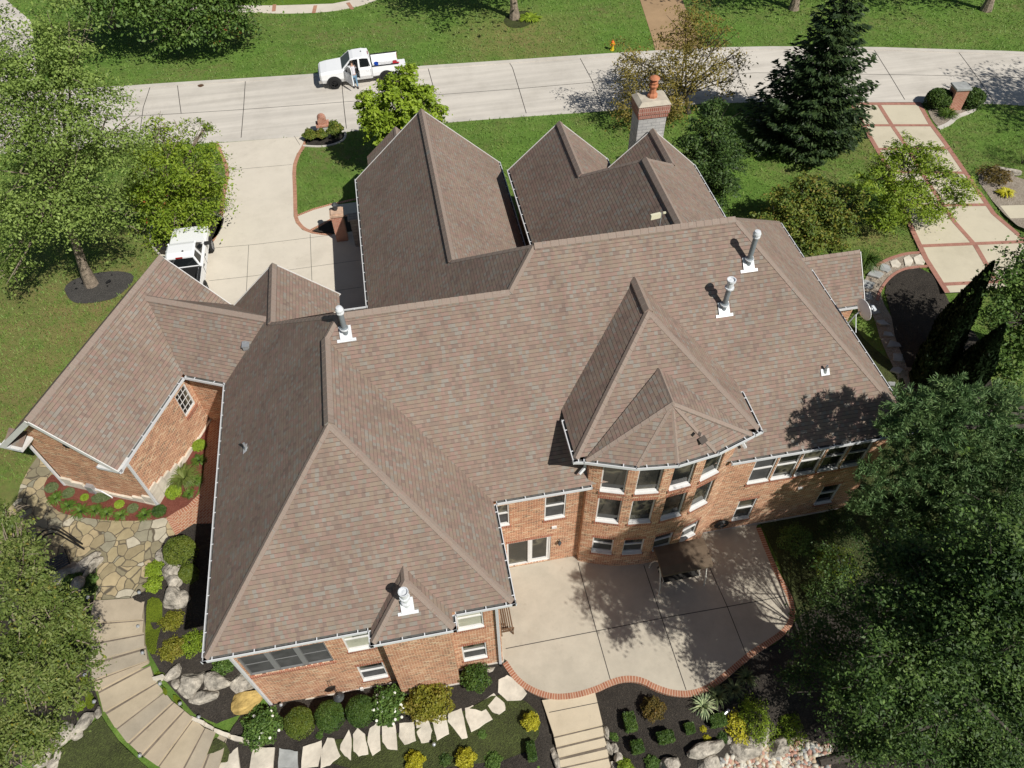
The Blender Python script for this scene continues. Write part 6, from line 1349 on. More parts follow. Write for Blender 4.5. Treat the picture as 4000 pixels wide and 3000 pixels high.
# pebbles: far too many to count, one object
rs = np.random.RandomState(5); ico = bmesh.new(); bmesh.ops.create_icosphere(ico, subdivisions=1, radius=1); iv = np.array([v.co[:] for v in ico.verts]); itf = [[v.index for v in f.verts] for f in ico.faces]; ico.free()
pv = []; pf = []; pm = []
for i in range(900):
    px = rs.uniform(2810, 3240); py = rs.uniform(2880, 3010)
    if py < 2965 - (px - 2810) * .28 and px < 3050: continue
    if px > 3050 and py < 2893 + (px - 3050) * .12: continue
    b = onT(px, py); s_ = .06 + .07 * rs.rand(); k = len(pv); a = rs.rand() * 6.28; sc3 = np.array([1.25, .85, .6]) * s_
    q = iv * sc3; q = np.stack([q[:, 0] * math.cos(a) - q[:, 1] * math.sin(a), q[:, 0] * math.sin(a) + q[:, 1] * math.cos(a), q[:, 2]], 1) + np.array([b[0], b[1], b[2] + .1 + .06 * rs.rand()])
    pv += [tuple(t) for t in q]; pf += [[k + j for j in f] for f in itf]; pm += [int(rs.choice([0, 0, 1, 2, 3]))] * len(itf)
me = bpy.data.meshes.new("river_pebbles"); me.from_pydata(pv, [], pf)
for nm, c in (("pale_pebble", (.55, .52, .44)), ("pink_pebble", (.42, .24, .18)), ("grey_pebble", (.28, .28, .27)), ("tan_pebble", (.46, .36, .25))): me.materials.append(plain(nm, c, .7))
me.polygons.foreach_set("material_index", np.array(pm, dtype=np.int32)); me.polygons.foreach_set("use_smooth", np.ones(len(pf), dtype=bool))
o = bpy.data.objects.new("river_pebbles", me); link(o); tag(o, "pink and cream river pebbles below the big boulders", "pebbles", None, 'stuff')
b = onT(3270, 2970); lg = MB(); lg.tube([(-.75, 0, .14), (0, .05, .16), (.75, 0, .14)], [.15, .17, .14], 10); o = lg.build("log", [M['bark_dark']]); o.location = b; o.rotation_euler = (0, 0, -.05); tag(o, "dark weathered log lying below the pebbles", "log")

for i, (x, y, r, lf, lb) in enumerate([(14.5, 12.7, .8, 'green', "shaded shrub right of the patio, nearest the house wall"), (15.6, 11.3, .9, 'hornbeam', "yellow green shrub in dappled shade right of the patio"), (16.6, 12.9, .9, 'dark', "dark shrub under the pine beside the rear wall"), (14.6, 10.3, .7, 'dark', "dark shrub in the shade beside the patio's right corner")]):
    shrub("shade_shrub", lb, 0, 0, r, r * 1.1, lf, 2200, .08, 420 + i, 'shrub', "shrubs in the shade right of the patio", 1, False, .55, 'loose', loc=(x, y, terrain(x, y)))
# ------------------------------------------------------------------ vehicles
M['paint'] = plain("white_car_paint", (.82, .83, .84), .22, 0, 0, spec=.5)
M['carglass'] = plain("dark_car_glass", (.012, .014, .016), .05, 0, 0, spec=.6)
M['rubber'] = plain("tyre_rubber", (.018, .018, .018), .85)
M['rim_black'] = plain("black_alloy_rim", (.03, .03, .032), .3, .6)
M['rim_silver'] = plain("silver_alloy_rim", (.42, .42, .43), .3, .7)
M['plastic'] = plain("dark_plastic", (.025, .025, .026), .6)
M['chrome'] = plain("chrome", (.6, .6, .6), .15, .9)
M['redlens'] = plain("red_lens", (.30, .012, .012), .2)
M['clearlens'] = plain("headlight_lens", (.5, .5, .5), .12)
M['bedliner'] = plain("bed_floor", (.5, .5, .5), .6, 0, .2, 6)
def bevel(o, wd=.03, seg=2):
    m_ = o.modifiers.new("edge", 'BEVEL'); m_.width = wd; m_.segments = seg; m_.limit_method = 'ANGLE'; m_.angle_limit = R(35); return o
def loft(g, secs, mi=0, cap0=True, cap1=True):
    """secs: list of rings (same length) of points"""
    for a, b in zip(secs[:-1], secs[1:]):
        n_ = len(a)
        for i in range(n_):
            j = (i + 1) % n_; g.face([a[i], a[j], b[j], b[i]], None, mi, False)
    if cap0: g.face(secs[0][::-1], None, mi)
    if cap1: g.face(secs[-1], None, mi)
def pickup(label, loc, rz, tail_open, door_open, rim, dark_bed):
    """local x forward, y left; origin on the road under the middle of the wheelbase"""
    t = thing("pickup_truck", label, "pickup truck", loc, rz, None)
    WB = 3.64; fx, rx = WB / 2, -WB / 2; hw = .98
    body = MB()
    def ring(x, y, zs): return [(x, -y[0], zs[0]), (x, y[0], zs[0]), (x, y[1], zs[1]), (x, y[2], zs[2]), (x, y[3], zs[3]), (x, -y[3], zs[3]), (x, -y[2], zs[2]), (x, -y[1], zs[1])]
    # nose, bonnet and wings
    loft(body, [ring(fx + .92, (.78, .86, .84, .70), (.50, .72, .98, 1.08)), ring(fx + .80, (.84, .95, .94, .80), (.42, .70, 1.06, 1.17)), ring(fx + .35, (.86, hw, .97, .84), (.42, .70, 1.10, 1.23)), ring(fx - .30, (.86, hw, .97, .86), (.42, .70, 1.13, 1.27)), ring(fx - .72, (.86, hw, .97, .88), (.42, .70, 1.15, 1.29))])
    # cab lower body
    ox0, ox1 = fx - .85, fx - 1.80      # front doorway
    if door_open:   # left front doorway stays open
        loft(body, [ring(fx - .72, (.86, hw, .97, .88), (.42, .70, 1.15, 1.27)), ring(ox0, (.86, hw, .97, .88), (.42, .70, 1.16, 1.27))])
        loft(body, [[(x, -.86, .42), (x, .86, .42), (x, .90, .55), (x, .62, .56), (x, .60, 1.16), (x, -.88, 1.26), (x, -.97, 1.16), (x, -hw, .70)] for x in (ox0, ox1)])
        loft(body, [ring(ox1, (.86, hw, .97, .88), (.42, .70, 1.16, 1.27)), ring(rx + .95, (.86, hw, .97, .88), (.42, .70, 1.17, 1.28))])
    else: loft(body, [ring(fx - .72, (.86, hw, .97, .88), (.42, .70, 1.15, 1.27)), ring(rx + .95, (.86, hw, .97, .88), (.42, .70, 1.17, 1.28))])
    # roof and pillars of the cab
    cr = lambda x, y, z: [(x, -y, z), (x, y, z)]
    roof_pts = [(fx - 1.32, .66, 1.80), (fx - 1.55, .69, 1.86), (rx + 1.45, .70, 1.88), (rx + 1.06, .67, 1.82)]
    rr = [[(x, -y - .03, z - .05), (x, y + .03, z - .05), (x, y - .06, z + .02), (x, -y + .06, z + .02)] for x, y, z in roof_pts]; loft(body, rr)
    for sg in (-1, 1):
        body.beam((fx - .70, sg * .86, 1.26), (fx - 1.34, sg * .68, 1.80), .07, .08); body.beam((ox1 - .05, sg * .88, 1.26), (ox1 - .08, sg * .70, 1.82), .12, .06); body.beam((rx + .98, sg * .87, 1.26), (rx + 1.10, sg * .68, 1.80), .09, .08)
    # bed: two hollow sides, front wall, floor
    bz = 1.24
    for sg in (-1, 1):
        loft(body, [[(x, sg * .72, .62), (x, sg * .96, .62), (x, sg * hw, .85), (x, sg * .96, bz), (x, sg * .82, bz), (x, sg * .76, bz - .06)] for x in ((rx + .92, rx - .95))])
        body.box((rx - .93, sg * .92, .85), (.08, .14, .72))
    body.box((rx + .90, 0, .95), (.05, 1.60, .58)); body.box((rx, 0, .56), (1.9, 1.7, .1)); 
    bo = bevel(body.build("body", [M['paint']], t), .025)
    fl = MB(); fl.box((rx, 0, .70), (1.82, 1.46, .03)); fl.build("bed_floor", [M['plastic'] if dark_bed else M['bedliner']], t)
    if dark_bed:
        ln = MB(); ln.box((rx + .865, 0, .98), (.02, 1.5, .5)); [ln.box((rx, sg * .715, .96), (1.8, .02, .5)) for sg in (-1, 1)]; ln.build("bed_liner", [M['plastic']], t)
    for sg in (-1, 1):
        rl = MB(); rl.box((rx - .02, sg * .88, bz + .012), (1.86, .13, .03)); rl.build("bed_rail", [M['plastic']], t)
    fr_ = MB(); fr_.box((rx + .90, 0, bz + .012), (.09, 1.66, .03)); fr_.build("bed_rail", [M['plastic']], t)
    # glass
    def pane(nm, pts):
        g = MB(); g.face(pts); g.build(nm, [M['carglass']], t)
    pane("windscreen", [(fx - .66, -.82, 1.28), (fx - .66, .82, 1.28), (fx - 1.30, .66, 1.80), (fx - 1.30, -.66, 1.80)])
    pane("rear_window", [(rx + 1.00, .80, 1.30), (rx + 1.00, -.80, 1.30), (rx + 1.09, -.64, 1.79), (rx + 1.09, .64, 1.79)])
    for sg in (-1, 1):
        yb, yt = .872 * sg, .70 * sg
        if not (door_open and sg == 1): pane("side_window", [(fx - .92, yb, 1.29), (ox1 + .06, yb, 1.29), (ox1 + .02, yt, 1.77), (fx - 1.42, yt, 1.77)][::sg])
        pane("side_window", [(ox1 - .12, yb, 1.29), (rx + 1.12, yb, 1.29), (rx + 1.18, yt, 1.77), (ox1 - .15, yt, 1.77)][::sg])
        # wheel arches, door seams, handles, mirrors, lights
        for wx in (fx, rx):
            g = MB(); pts = [(wx + .53 * math.cos(a), sg * .985, .40 + .53 * math.sin(a)) for a in np.linspace(0, math.pi, 13)]; pts += [(wx - .53, sg * .985, .36), (wx + .53, sg * .985, .36)]
            g.face(pts[::sg]); g.build("wheel_arch", [M['plastic']], t)
            wl_ = MB(); rs_ = .40
            prof = [(.22, -.13), (.36, -.13), (rs_, -.09), (rs_, .09), (.36, .13), (.22, .13)]
            for (r0, y0), (r1, y1) in zip(prof[:-1], prof[1:]):
                for k in range(20):
                    a0, a1 = 2 * math.pi * k / 20, 2 * math.pi * (k + 1) / 20; q = lambda r, a, y: (r * math.cos(a), y, r * math.sin(a)); wl_.face([q(r0, a0, y0), q(r0, a1, y0), q(r1, a1, y1), q(r1, a0, y1)], None, 0, True)
            wo = wl_.build("wheel", [M['rubber']], t); wo.location = (wx, sg * .90, rs_)
            rm = MB(); 
            for k in range(6):
                a = k * math.pi / 3; rm.beam((0, sg * .10, 0), (math.cos(a) * .25, sg * .11, math.sin(a) * .25), .075, .03)
            rm.tube([(0, sg * -.02, 0), (0, sg * .115, 0)], .065, 10)
            for k in range(18):
                a0, a1 = 2 * math.pi * k / 18, 2 * math.pi * (k + 1) / 18; rm.face([(.245 * math.cos(a0), sg * .125, .245 * math.sin(a0)), (.245 * math.cos(a1), sg * .125, .245 * math.sin(a1)), (.215 * math.cos(a1), sg * .09, .215 * math.sin(a1)), (.215 * math.cos(a0), sg * .09, .215 * math.sin(a0))])
            rm.build("rim", [rim], wo)
        g = MB()
        for xx in (ox0 + .02, ox1 - .02, rx + 1.02): g.box((xx, sg * .982, .9), (.012, .012, .5))
        g.build("door_seam", [M['plastic']], t)['kind'] = 'stuff'
        for xx in (ox1 + .2, rx + 1.22):
            if door_open and sg == 1 and xx > ox1: continue
            g = MB(); g.box((xx, sg * .99, 1.07), (.17, .03, .035)); g.build("door_handle", [M['paint'] if door_open else M['plastic']], t)
        g = MB(); g.box((fx - .98, sg * 1.10, 1.33), (.10, .24, .17)); g.build("wing_mirror", [M['plastic']], t)
        g = MB(); g.box((fx + .80, sg * .80, .93), (.17, .24, .19), -sg * .35); g.build("headlight", [M['clearlens']], t)
        g = MB(); g.box((rx - .965, sg * .90, .98), (.04, .15, .36)); g.build("tail_light", [M['redlens']], t)
    g = MB(); g.box((fx + .93, 0, .86), (.05, 1.2, .30)); g.build("grille", [M['plastic']], t)
    g = MB(); g.box((fx + .93, 0, .56), (.20, 1.76, .20)); bevel(g.build("bumper", [M['chrome']], t), .05)
    g = MB(); g.box((rx - 1.06, 0, .58), (.18, 1.76, .17)); bevel(g.build("bumper", [M['chrome']], t), .03)
    g = MB()
    if tail_open: g.box((rx - 1.22, 0, .68), (.52, 1.5, .07))
    else: g.box((rx - .955, 0, .93), (.07, 1.62, .60))
    tg = bevel(g.build("tailgate", [M['paint']], t), .02)
    g = MB(); g.box((rx + 1.045, 0, 1.845), (.05, .34, .055)); g.build("brake_light", [M['redlens']], t)
    g = MB(); g.lathe((rx + 1.5, -.15, 1.90), [(.06, 0), (.03, .04), (0, .05)], 8); g.build("roof_aerial", [M['plastic']], t)
    if door_open:
        g = MB(); a = R(62); hx, hy = ox0 - .01, .95; d = Vector((-math.cos(a), math.sin(a), 0)); nn = Vector((math.sin(a), math.cos(a), 0)); P = lambda u, z, k=0: Vector((hx, hy, 0)) + d * u + nn * k + Vector((0, 0, z))
        for k in (0, .07):
            g.face([P(0, .5, k), P(.95, .5, k), P(.97, .8, k), P(.95, 1.25, k), P(0, 1.25, k)][::(1 if k else -1)])
        for u0, z0, u1, z1 in ((0, .5, .95, .5), (.95, .5, .97, .8), (.97, .8, .95, 1.25), (.95, 1.25, 0, 1.25), (0, 1.25, 0, .5)): g.face([P(u0, z0), P(u1, z1), P(u1, z1, .07), P(u0, z0, .07)])
        for u0, z0, u1, z1 in ((0, 1.25, .52, 1.76), (.52, 1.76, .92, 1.76), (.92, 1.76, .95, 1.25)): g.beam(P(u0, z0, .03), P(u1, z1, .03), .05, .06)
        do = g.build("door", [M['paint']], t); g = MB(); g.face([P(.03, 1.26, .03), P(.93, 1.26, .03), P(.90, 1.74, .03), P(.53, 1.74, .03)]); g.build("door_window", [M['carglass']], do)
        g = MB(); g.box((fx - 1.35, .15, .85), (.7, 1.4, .5)); g.box((fx - 1.78, .1, 1.2), (.18, 1.2, .6)); g.box((fx - .9, .1, 1.12), (.25, 1.4, .22)); g.build("seat", [M['plastic']], t)
    return t
p1_ = at(1312, 350); p2_ = at(1515, 325); mid = ((p1_[0] + p2_[0]) / 2, (p1_[1] + p2_[1]) / 2); hd = math.atan2(p1_[1] - p2_[1], p1_[0] - p2_[0])
lf_ = Vector((-math.sin(hd), math.cos(hd), 0)); c0 = Vector((*mid, 0.02)) - lf_ * 1.0
t1 = pickup("white pickup parked on the street with its driver's door and tailgate open", c0, hd, True, True, M['rim_black'], False)
q1 = at(838, 988); q2 = at(821, 1148); hd2 = math.atan2(q1[1] - q2[1], q1[0] - q2[0]); lf2 = Vector((-math.sin(hd2), math.cos(hd2), 0)); m2 = Vector(((q1[0] + q2[0]) / 2, (q1[1] + q2[1]) / 2, .03)) + lf2 * 1.02
t2 = pickup("white pickup parked on the driveway behind the garage roof", m2, hd2, False, False, M['rim_silver'], True)
def local(t, x, y, z): rz = t.rotation_euler.z; return (t.location.x + x * math.cos(rz) - y * math.sin(rz), t.location.y + x * math.sin(rz) + y * math.cos(rz), t.location.z + z)
g = MB(); g.lathe((0, 0, 0), [(0, 0), (.13, 0), (.155, .36), (.165, .37), (.165, .40), (.145, .40), (.12, .03), (0, .03)], 14); o = g.build("bucket", [plain("blue_plastic", (.012, .07, .42), .45)]); o.location = local(t1, -1.25, .15, .72); tag(o, "blue plastic bucket standing in the street pickup's bed", "bucket")
g = MB(); g.beam((-.5, -.1, .05), (.45, .2, .08), .06, .05); g.beam((-.4, .15, .04), (.3, -.12, .10), .05, .04); o = g.build("timber_offcuts", [plain("raw_timber", (.55, .42, .22), .8)]); o.location = local(t1, -2.0, .2, .72); tag(o, "pale timber pieces lying in the street pickup's bed", "timber", kind='stuff')
g = MB(); g.box((0, 0, .13), (.28, .22, .18)); g.box((.18, 0, .12), (.3, .06, .06)); g.tube([(-.1, 0, .22), (-.05, 0, .3), (.1, 0, .3), (.14, 0, .2)], .02, 6); o = bevel(g.build("power_tool", [plain("red_plastic", (.45, .02, .03), .4)]), .02); o.location = local(t1, -2.55, -.1, .72); tag(o, "red power saw at the back of the street pickup's bed", "power tool")
# folding ladder in the second pickup
lt = thing("stepladder", "grey aluminium ladder lying in the driveway pickup's bed", "ladder", local(t2, -2.15, -.25, .98), t2.rotation_euler.z + .1)
for sg in (-1, 1):
    g = MB(); g.beam((-.6, sg * .22, 0), (.6, sg * .17, .12), .07, .04); g.build("rail", [M['galv']], lt)
for k in range(5):
    g = MB(); g.beam((-.5 + k * .24, -.21, .02 + k * .02), (-.5 + k * .24, .21, .02 + k * .02), .05, .03); g.build("rung", [M['galv']], lt)
# ------------------------------------------------------------------ person at the pickup door
def skin_fig(name, verts, edges, m, parent, levels=2):
    me = bpy.data.meshes.new(name); me.from_pydata([v[:3] for v in verts], edges, []); me.materials.append(m); o = bpy.data.objects.new(name, me); link(o, parent)
    sk = o.modifiers.new("skin", 'SKIN'); sk.use_smooth_shade = True
    for i, v in enumerate(verts): me.skin_vertices[0].data[i].radius = (v[3], v[4] if len(v) > 4 else v[3])
    me.skin_vertices[0].data[0].use_root = True
    sb_ = o.modifiers.new("sub", 'SUBSURF'); sb_.levels = levels; sb_.render_levels = levels; return o
M['skin'] = plain("skin", (.45, .27, .19), .6); M['denim'] = plain("pale_denim", (.16, .27, .38), .9, 0, .2, 20); M['shirt'] = plain("pale_grey_shirt", (.60, .58, .62), .9); M['hair'] = plain("brown_hair", (.05, .035, .025), .8); M['shoe'] = plain("dark_shoes", (.03, .03, .03), .7)
pp = at(1391, 343); hv = -lf_ * -1.0
pr = thing("person", "person in a pale grey shirt and blue jeans leaning into the pickup's open door", "person", (pp[0], pp[1], .02), math.pi / 2 + .12)
# local x = facing direction
V = [(0, 0, .95, .15, .12), (.03, 0, 1.12, .135, .10), (.10, 0, 1.30, .16, .11), (.17, 0, 1.45, .10, .08), (.22, 0, 1.53, .052), (.27, 0, 1.63, .085, .10), (.29, 0, 1.72, .075, .09),
     (.15, .19, 1.42, .065), (.28, .25, 1.20, .048), (.48, .17, 1.16, .038), (.56, .15, 1.16, .026), (.15, -.19, 1.42, .065), (.30, -.24, 1.22, .048), (.50, -.14, 1.2, .038), (.58, -.12, 1.2, .026),
     (.0, .10, .86, .10), (.03, .11, .50, .068), (-.02, .12, .11, .045), (.12, .13, .045, .04), (.0, -.10, .86, .10), (-.04, -.11, .50, .068), (-.16, -.12, .12, .045), (-.04, -.13, .045, .04)]
E2 = [(0, 1), (1, 2), (2, 3), (3, 4), (4, 5), (5, 6), (3, 7), (7, 8), (8, 9), (9, 10), (3, 11), (11, 12), (12, 13), (13, 14), (0, 15), (15, 16), (16, 17), (17, 18), (0, 19), (19, 20), (20, 21), (21, 22)]
skin_fig("body", V, E2, M['skin'], pr)
grow = lambda ids, k: [tuple(V[i][:3]) + tuple(r * k for r in V[i][3:]) for i in ids]
sh = grow([1, 2, 3, 7, 8, 11, 12], 1.14) + [(.0, 0, .97, .165, .135)]; skin_fig("shirt", sh, [(0, 1), (1, 2), (2, 3), (3, 4), (2, 5), (5, 6), (0, 7)], M['shirt'], pr)
jn = grow([0, 15, 16, 17, 19, 20, 21], 1.12); skin_fig("jeans", jn, [(0, 1), (1, 2), (2, 3), (0, 4), (4, 5), (5, 6)], M['denim'], pr)
g = MB(); g.lathe((.285, 0, 1.69), [(.098, -.03), (.108, .03), (.09, .085), (.04, .115), (0, .12)], 12); g.build("hair", [M['hair']], pr)
for (x, y) in ((.05, .125), (-.11, -.125)):
    g = MB(); g.box((x, y, .045), (.27, .10, .09)); bevel(g.build("shoe", [M['shoe']], pr), .03)
for sg, (hx_, hy_, hz_) in ((1, (.57, .148, 1.16)), (-1, (.59, -.118, 1.2))):   # hands with separate fingers resting on the seat
    hv_ = [(0, 0, 0, .026, .018), (.06, 0, -.005, .036, .016)]; he = [(0, 1)]
    for k, fl_ in enumerate((.062, .075, .07, .055)):
        y0 = (k - 1.5) * .02; i0 = len(hv_); hv_ += [(.09, y0, -.008, .009), (.09 + fl_ * .55, y0 * 1.15, -.018, .0085), (.09 + fl_, y0 * 1.2, -.04, .007)]; he += [(1, i0), (i0, i0 + 1), (i0 + 1, i0 + 2)]
    i0 = len(hv_); hv_ += [(.035, sg * -.035, -.005, .010), (.065, sg * -.058, -.02, .008)]; he += [(0, i0), (i0, i0 + 1)]
    o = skin_fig("hand", hv_, he, M['skin'], pr, 1); o.location = (hx_, hy_, hz_)
# ------------------------------------------------------------------ street furniture
mbx = thing("brick_mailbox", "arched brick mailbox on a white stone base beside our driveway", "mailbox", at(1271, 532), .05)
g = MB(); g.box((0, 0, .42), (.74, .56, .84)); g.build("stone_base", [M['whitestone']], mbx)
g = MB(); g.box((0, 0, .89), (.84, .66, .12)); g.build("brick_ledge", [M['mailbox_brick']], mbx)
g = MB(); pr_ = [(-.27, .95), (.27, .95), (.27, 1.22)] + [(.27 * math.cos(a), 1.22 + .27 * math.sin(a)) for a in np.linspace(.3, math.pi - .3, 8)] + [(-.27, 1.22)]
g.face([(x, -.26, z) for x, z in pr_], [(x, z) for x, z in pr_]); g.face([(x, .26, z) for x, z in pr_][::-1], [(x, z) for x, z in pr_][::-1])
for i in range(len(pr_)):
    a, b_ = pr_[i], pr_[(i + 1) % len(pr_)]; g.face([(a[0], -.26, a[1]), (a[0], .26, a[1]), (b_[0], .26, b_[1]), (b_[0], -.26, b_[1])], [(0, i * .1), (.52, i * .1), (.52, i * .1 + .1), (0, i * .1 + .1)])
g.build("brick_arch", [M['mailbox_brick']], mbx)
g = MB(); g.box((0, .28, 1.14), (.26, .06, .26)); g.build("letterbox_door", [M['black']], mbx)
mb2 = thing("brick_mailbox", "square red brick mailbox pillar with a flat stone cap by the neighbour's drive", "mailbox", at(3716, 420), -.12)
g = MB(); g.box((0, 0, .72), (.86, .80, 1.44)); g.build("pillar", [M['mailbox_brick']], mb2)
g = MB(); g.box((0, 0, 1.49), (1.0, .94, .12)); bevel(g.build("stone_cap", [M['slate']], mb2), .02)
g = MB(); g.box((-.44, 0, .95), (.04, .3, .3)); g.build("letterbox_door", [M['black']], mb2)
hy = thing("fire_hydrant", "yellow fire hydrant with an orange bonnet across the street", "hydrant", at(2391, 196))
g = MB(); g.lathe((0, 0, 0), [(.17, 0), (.17, .05), (.11, .07), (.105, .50), (.15, .52), (.15, .56), (.10, .57)], 14); g.build("barrel", [plain("yellow_paint", (.70, .52, .03), .45)], hy)
g = MB(); g.lathe((0, 0, .56), [(.14, 0), (.13, .08), (.07, .15), (.035, .16), (.035, .21), (0, .22)], 14); g.build("bonnet", [plain("orange_paint", (.75, .18, .02), .45)], hy)
for d in ((1, 0), (-1, 0), (0, -1)):
    g = MB(); g.tube([(0, 0, .42), (d[0] * .19, d[1] * .19, .42)], .055, 10); g.build("nozzle", [plain("orange_nozzle", (.72, .20, .03), .45)], hy)
g = MB(); g.lathe((0, 0, 0), [(.12, 0), (.12, .85), (.14, .86), (.14, .95), (0, .97)], 12); o = g.build("utility_pedestal", [plain("pale_green_plastic", (.38, .42, .36), .6)]); o.location = at(2949, 522); tag(o, "pale green utility post on the lawn left of the spruce", "utility post")
pl_ = thing("brick_pillar", "tall brick entry pier with a cream sloped top and small lamp beside the front gable", "pillar", at(1338, 930), .0)
g = MB(); g.box((0, 0, .85), (.62, .62, 1.7)); g.build("shaft", [M['mailbox_brick']], pl_)
g = MB(); g.box((0, 0, 1.76), (.74, .74, .12)); g.box((0, 0, 1.86), (.6, .6, .08)); g.build("cap", [plain("pale_brick_cap", (.52, .36, .26), .8, 0, .2, 5)], pl_)
g = MB(); g.lathe((0, .02, 1.90), [(.06, 0), (.06, .05), (.11, .07), (.15, .36), (.19, .38), (.05, .5), (0, .52)], 6, 0, False); g.build("lantern", [M['iron']], pl_)
wt = MB(); wt.box((-2.55, 33.4, .9), (.9, .5, 1.8)); wt.box((-2.6, 33.4, 1.85), (1.0, .6, .1)); o = wt.build("stone_wing_wall", [M['darkstone']], house, world=True)
# satellite dish
ds = thing("satellite_dish", "white satellite dish on an arm at the right eave", "satellite dish", (18.1, 19.35, 3.55))
ax = Vector((1, .12, .22)).normalized(); cen = Vector((.42, .15, .62)); t_ = ax.cross(Vector((0, 0, 1))).normalized(); u_ = t_.cross(ax)
g = MB(); rings = []
for i in range(6):
    r = .53 * i / 5; rings.append([cen + t_ * math.cos(a) * r * .9 + u_ * math.sin(a) * r + ax * (r * r * .55) for a in np.linspace(0, 2 * math.pi, 25)[:-1]])
for a, b_ in zip(rings[:-1], rings[1:]):
    for k in range(24):
        j = (k + 1) % 24; g.face([a[k], a[j], b_[j], b_[k]], None, 0, True); g.face([p - ax * .02 for p in (b_[k], b_[j], a[j], a[k])], None, 0, True)
for k in range(24): j = (k + 1) % 24; g.face([rings[-1][k], rings[-1][j], rings[-1][j] - ax * .02, rings[-1][k] - ax * .02])
g.build("reflector", [M['paint']], ds)
g = MB(); g.tube([(-.12, 0, -.02), (.18, .1, .45), tuple(cen - ax * .05)], .028, 8); g.tube([(.12, -.45, -.05), (.2, .1, .5)], .014, 6); g.build("mast", [M['galv']], ds)
fe = cen + ax * .62 - u_ * .18; g = MB(); g.beam(cen - u_ * .38 + ax * .08, fe, .035, .035); g.build("feed_arm", [M['galv']], ds)
g = MB(); g.box(fe, (.1, .26, .09)); g.tube([fe, fe - ax * .12], .045, 8); bevel(g.build("receiver", [M['white_metal']], ds), .015)
an = thing("antenna", "small cream panel antenna standing on the main roof ridge", "antenna", (9.0, 20.25, 9.62))
g = MB(); g.tube([(0, 0, -.1), (0, 0, .62)], .02, 6); g.build("mast", [M['galv']], an); g = MB(); g.box((-.22, 0, .50), (.38, .1, .2), .15); g.box((.1, 0, .6), (.1, .06, .06)); bevel(g.build("panel", [plain("cream_plastic", (.66, .63, .46), .5)], an), .03)
# ------------------------------------------------------------------ patio furniture
sw = thing("canopy_swing", "brown canopy patio swing with curved white legs in front of the tower", "swing", (9.0, 12.3, -2.8), .02)
g = MB(); rows = [(-.60, 1.78), (-.3, 1.90), (.25, 1.96), (.62, 1.90)]
for (y0, z0), (y1, z1) in zip(rows[:-1], rows[1:]): g.face([(-1.07, y0, z0), (1.07, y0, z0), (1.07, y1, z1), (-1.07, y1, z1)]); g.face([(-1.07, y1, z1 - .02), (1.07, y1, z1 - .02), (1.07, y0, z0 - .02), (-1.07, y0, z0 - .02)])
for x in (-1.07, 1.07): g.face([(x, y, z) for y, z in rows] + [(x, y, z - .13) for y, z in rows[::-1]])
g.face([(-1.07, -.6, 1.78), (-1.07, -.6, 1.65), (1.07, -.6, 1.65), (1.07, -.6, 1.78)]); g.face([(-1.07, .62, 1.9), (1.07, .62, 1.9), (1.07, .62, 1.77), (-1.07, .62, 1.77)])
g.build("canopy", [plain("brown_canvas", (.13, .095, .065), .9, 0, .15, 3)], sw)
M['cream_metal'] = plain("cream_metal", (.62, .59, .52), .5)
for x in (-1.0, 1.0):
    for s_ in (-1, 1):
        g = MB(); g.tube([(x, s_ * .05, 1.76), (x, s_ * .34, 1.2), (x, s_ * .55, .6), (x, s_ * .62, .0)], .03, 8); g.build("leg", [M['cream_metal']], sw)
g = MB(); g.tube([(-1.0, 0, 1.76), (1.0, 0, 1.76)], .03, 8); g.build("top_bar", [M['cream_metal']], sw)
g = MB(); g.box((0, -.08, .48), (1.6, .55, .07)); g.box((0, .24, .75), (1.6, .07, .52), 0, 0, .25); bevel(g.build("seat", [plain("dark_mesh_fabric", (.035, .033, .03), .9)], sw), .03)
for x in (-.8, .8):
    g = MB(); g.tube([(x, -.36, .5), (x, -.36, .68), (x, .2, .70)], .022, 6); g.tube([(x, -.05, .70), (x, 0, 1.74)], .012, 6); g.build("arm", [M['cream_metal']], sw)
bn = thing("slatted_bench", "brown slatted bench against the house wall at the patio's left end", "bench", (1.52, 11.75, -2.8), 0)
M['brownwood'] = plain("brown_bench", (.14, .085, .05), .7, 0, .2, 8)
for k in range(5):
    g = MB(); g.box((-.16 + k * .09, 0, .45), (.055, 1.25, .03)); g.build("slat", [M['brownwood']], bn)
for k in range(3):
    g = MB(); g.box((-.26 - k * .02, 0, .60 + k * .12), (.03, 1.25, .07)); g.build("slat", [M['brownwood']], bn)
for y in (-.58, .58):
    g = MB(); g.beam((.22, y, 0), (.2, y, .45), .05, .05); g.beam((-.25, y, 0), (-.3, y, .92), .05, .05); g.beam((-.26, y, .42), (.24, y, .42), .05, .05); g.beam((-.28, y, .66), (.24, y, .64), .05, .04); g.beam((.22, y, .45), (.24, y, .65), .04, .04); g.build("end_frame", [M['brownwood']], bn)
gs = thing("garden_swing", "black tubular garden glider frame with a slatted seat on the flagstones under the crab apple", "swing", (-15.6, 16.85, -.28), .42)
for y in (-.07, .16):
    g = MB(); g.tube([(.75, y * 1.2 - .2, 0), (.42, y, 1.25), (.30, y, 1.52), (.05, y, 1.62), (-.25, y, 1.50), (-1.1, y + .2, .1)], .034, 8); g.build("frame_tube", [M['black']], gs)
for k in range(6):
    g = MB(); g.box((-.35 + .02 * k, -.30 - k * .11, .38), (1.0, .075, .025)); g.build("seat_slat", [M['iron']], gs)
g = MB(); g.box((.22, -.55, .42), (.05, .75, .06)); g.box((-.88, -.55, .42), (.05, .75, .06)); g.build("seat_frame", [M['black']], gs)
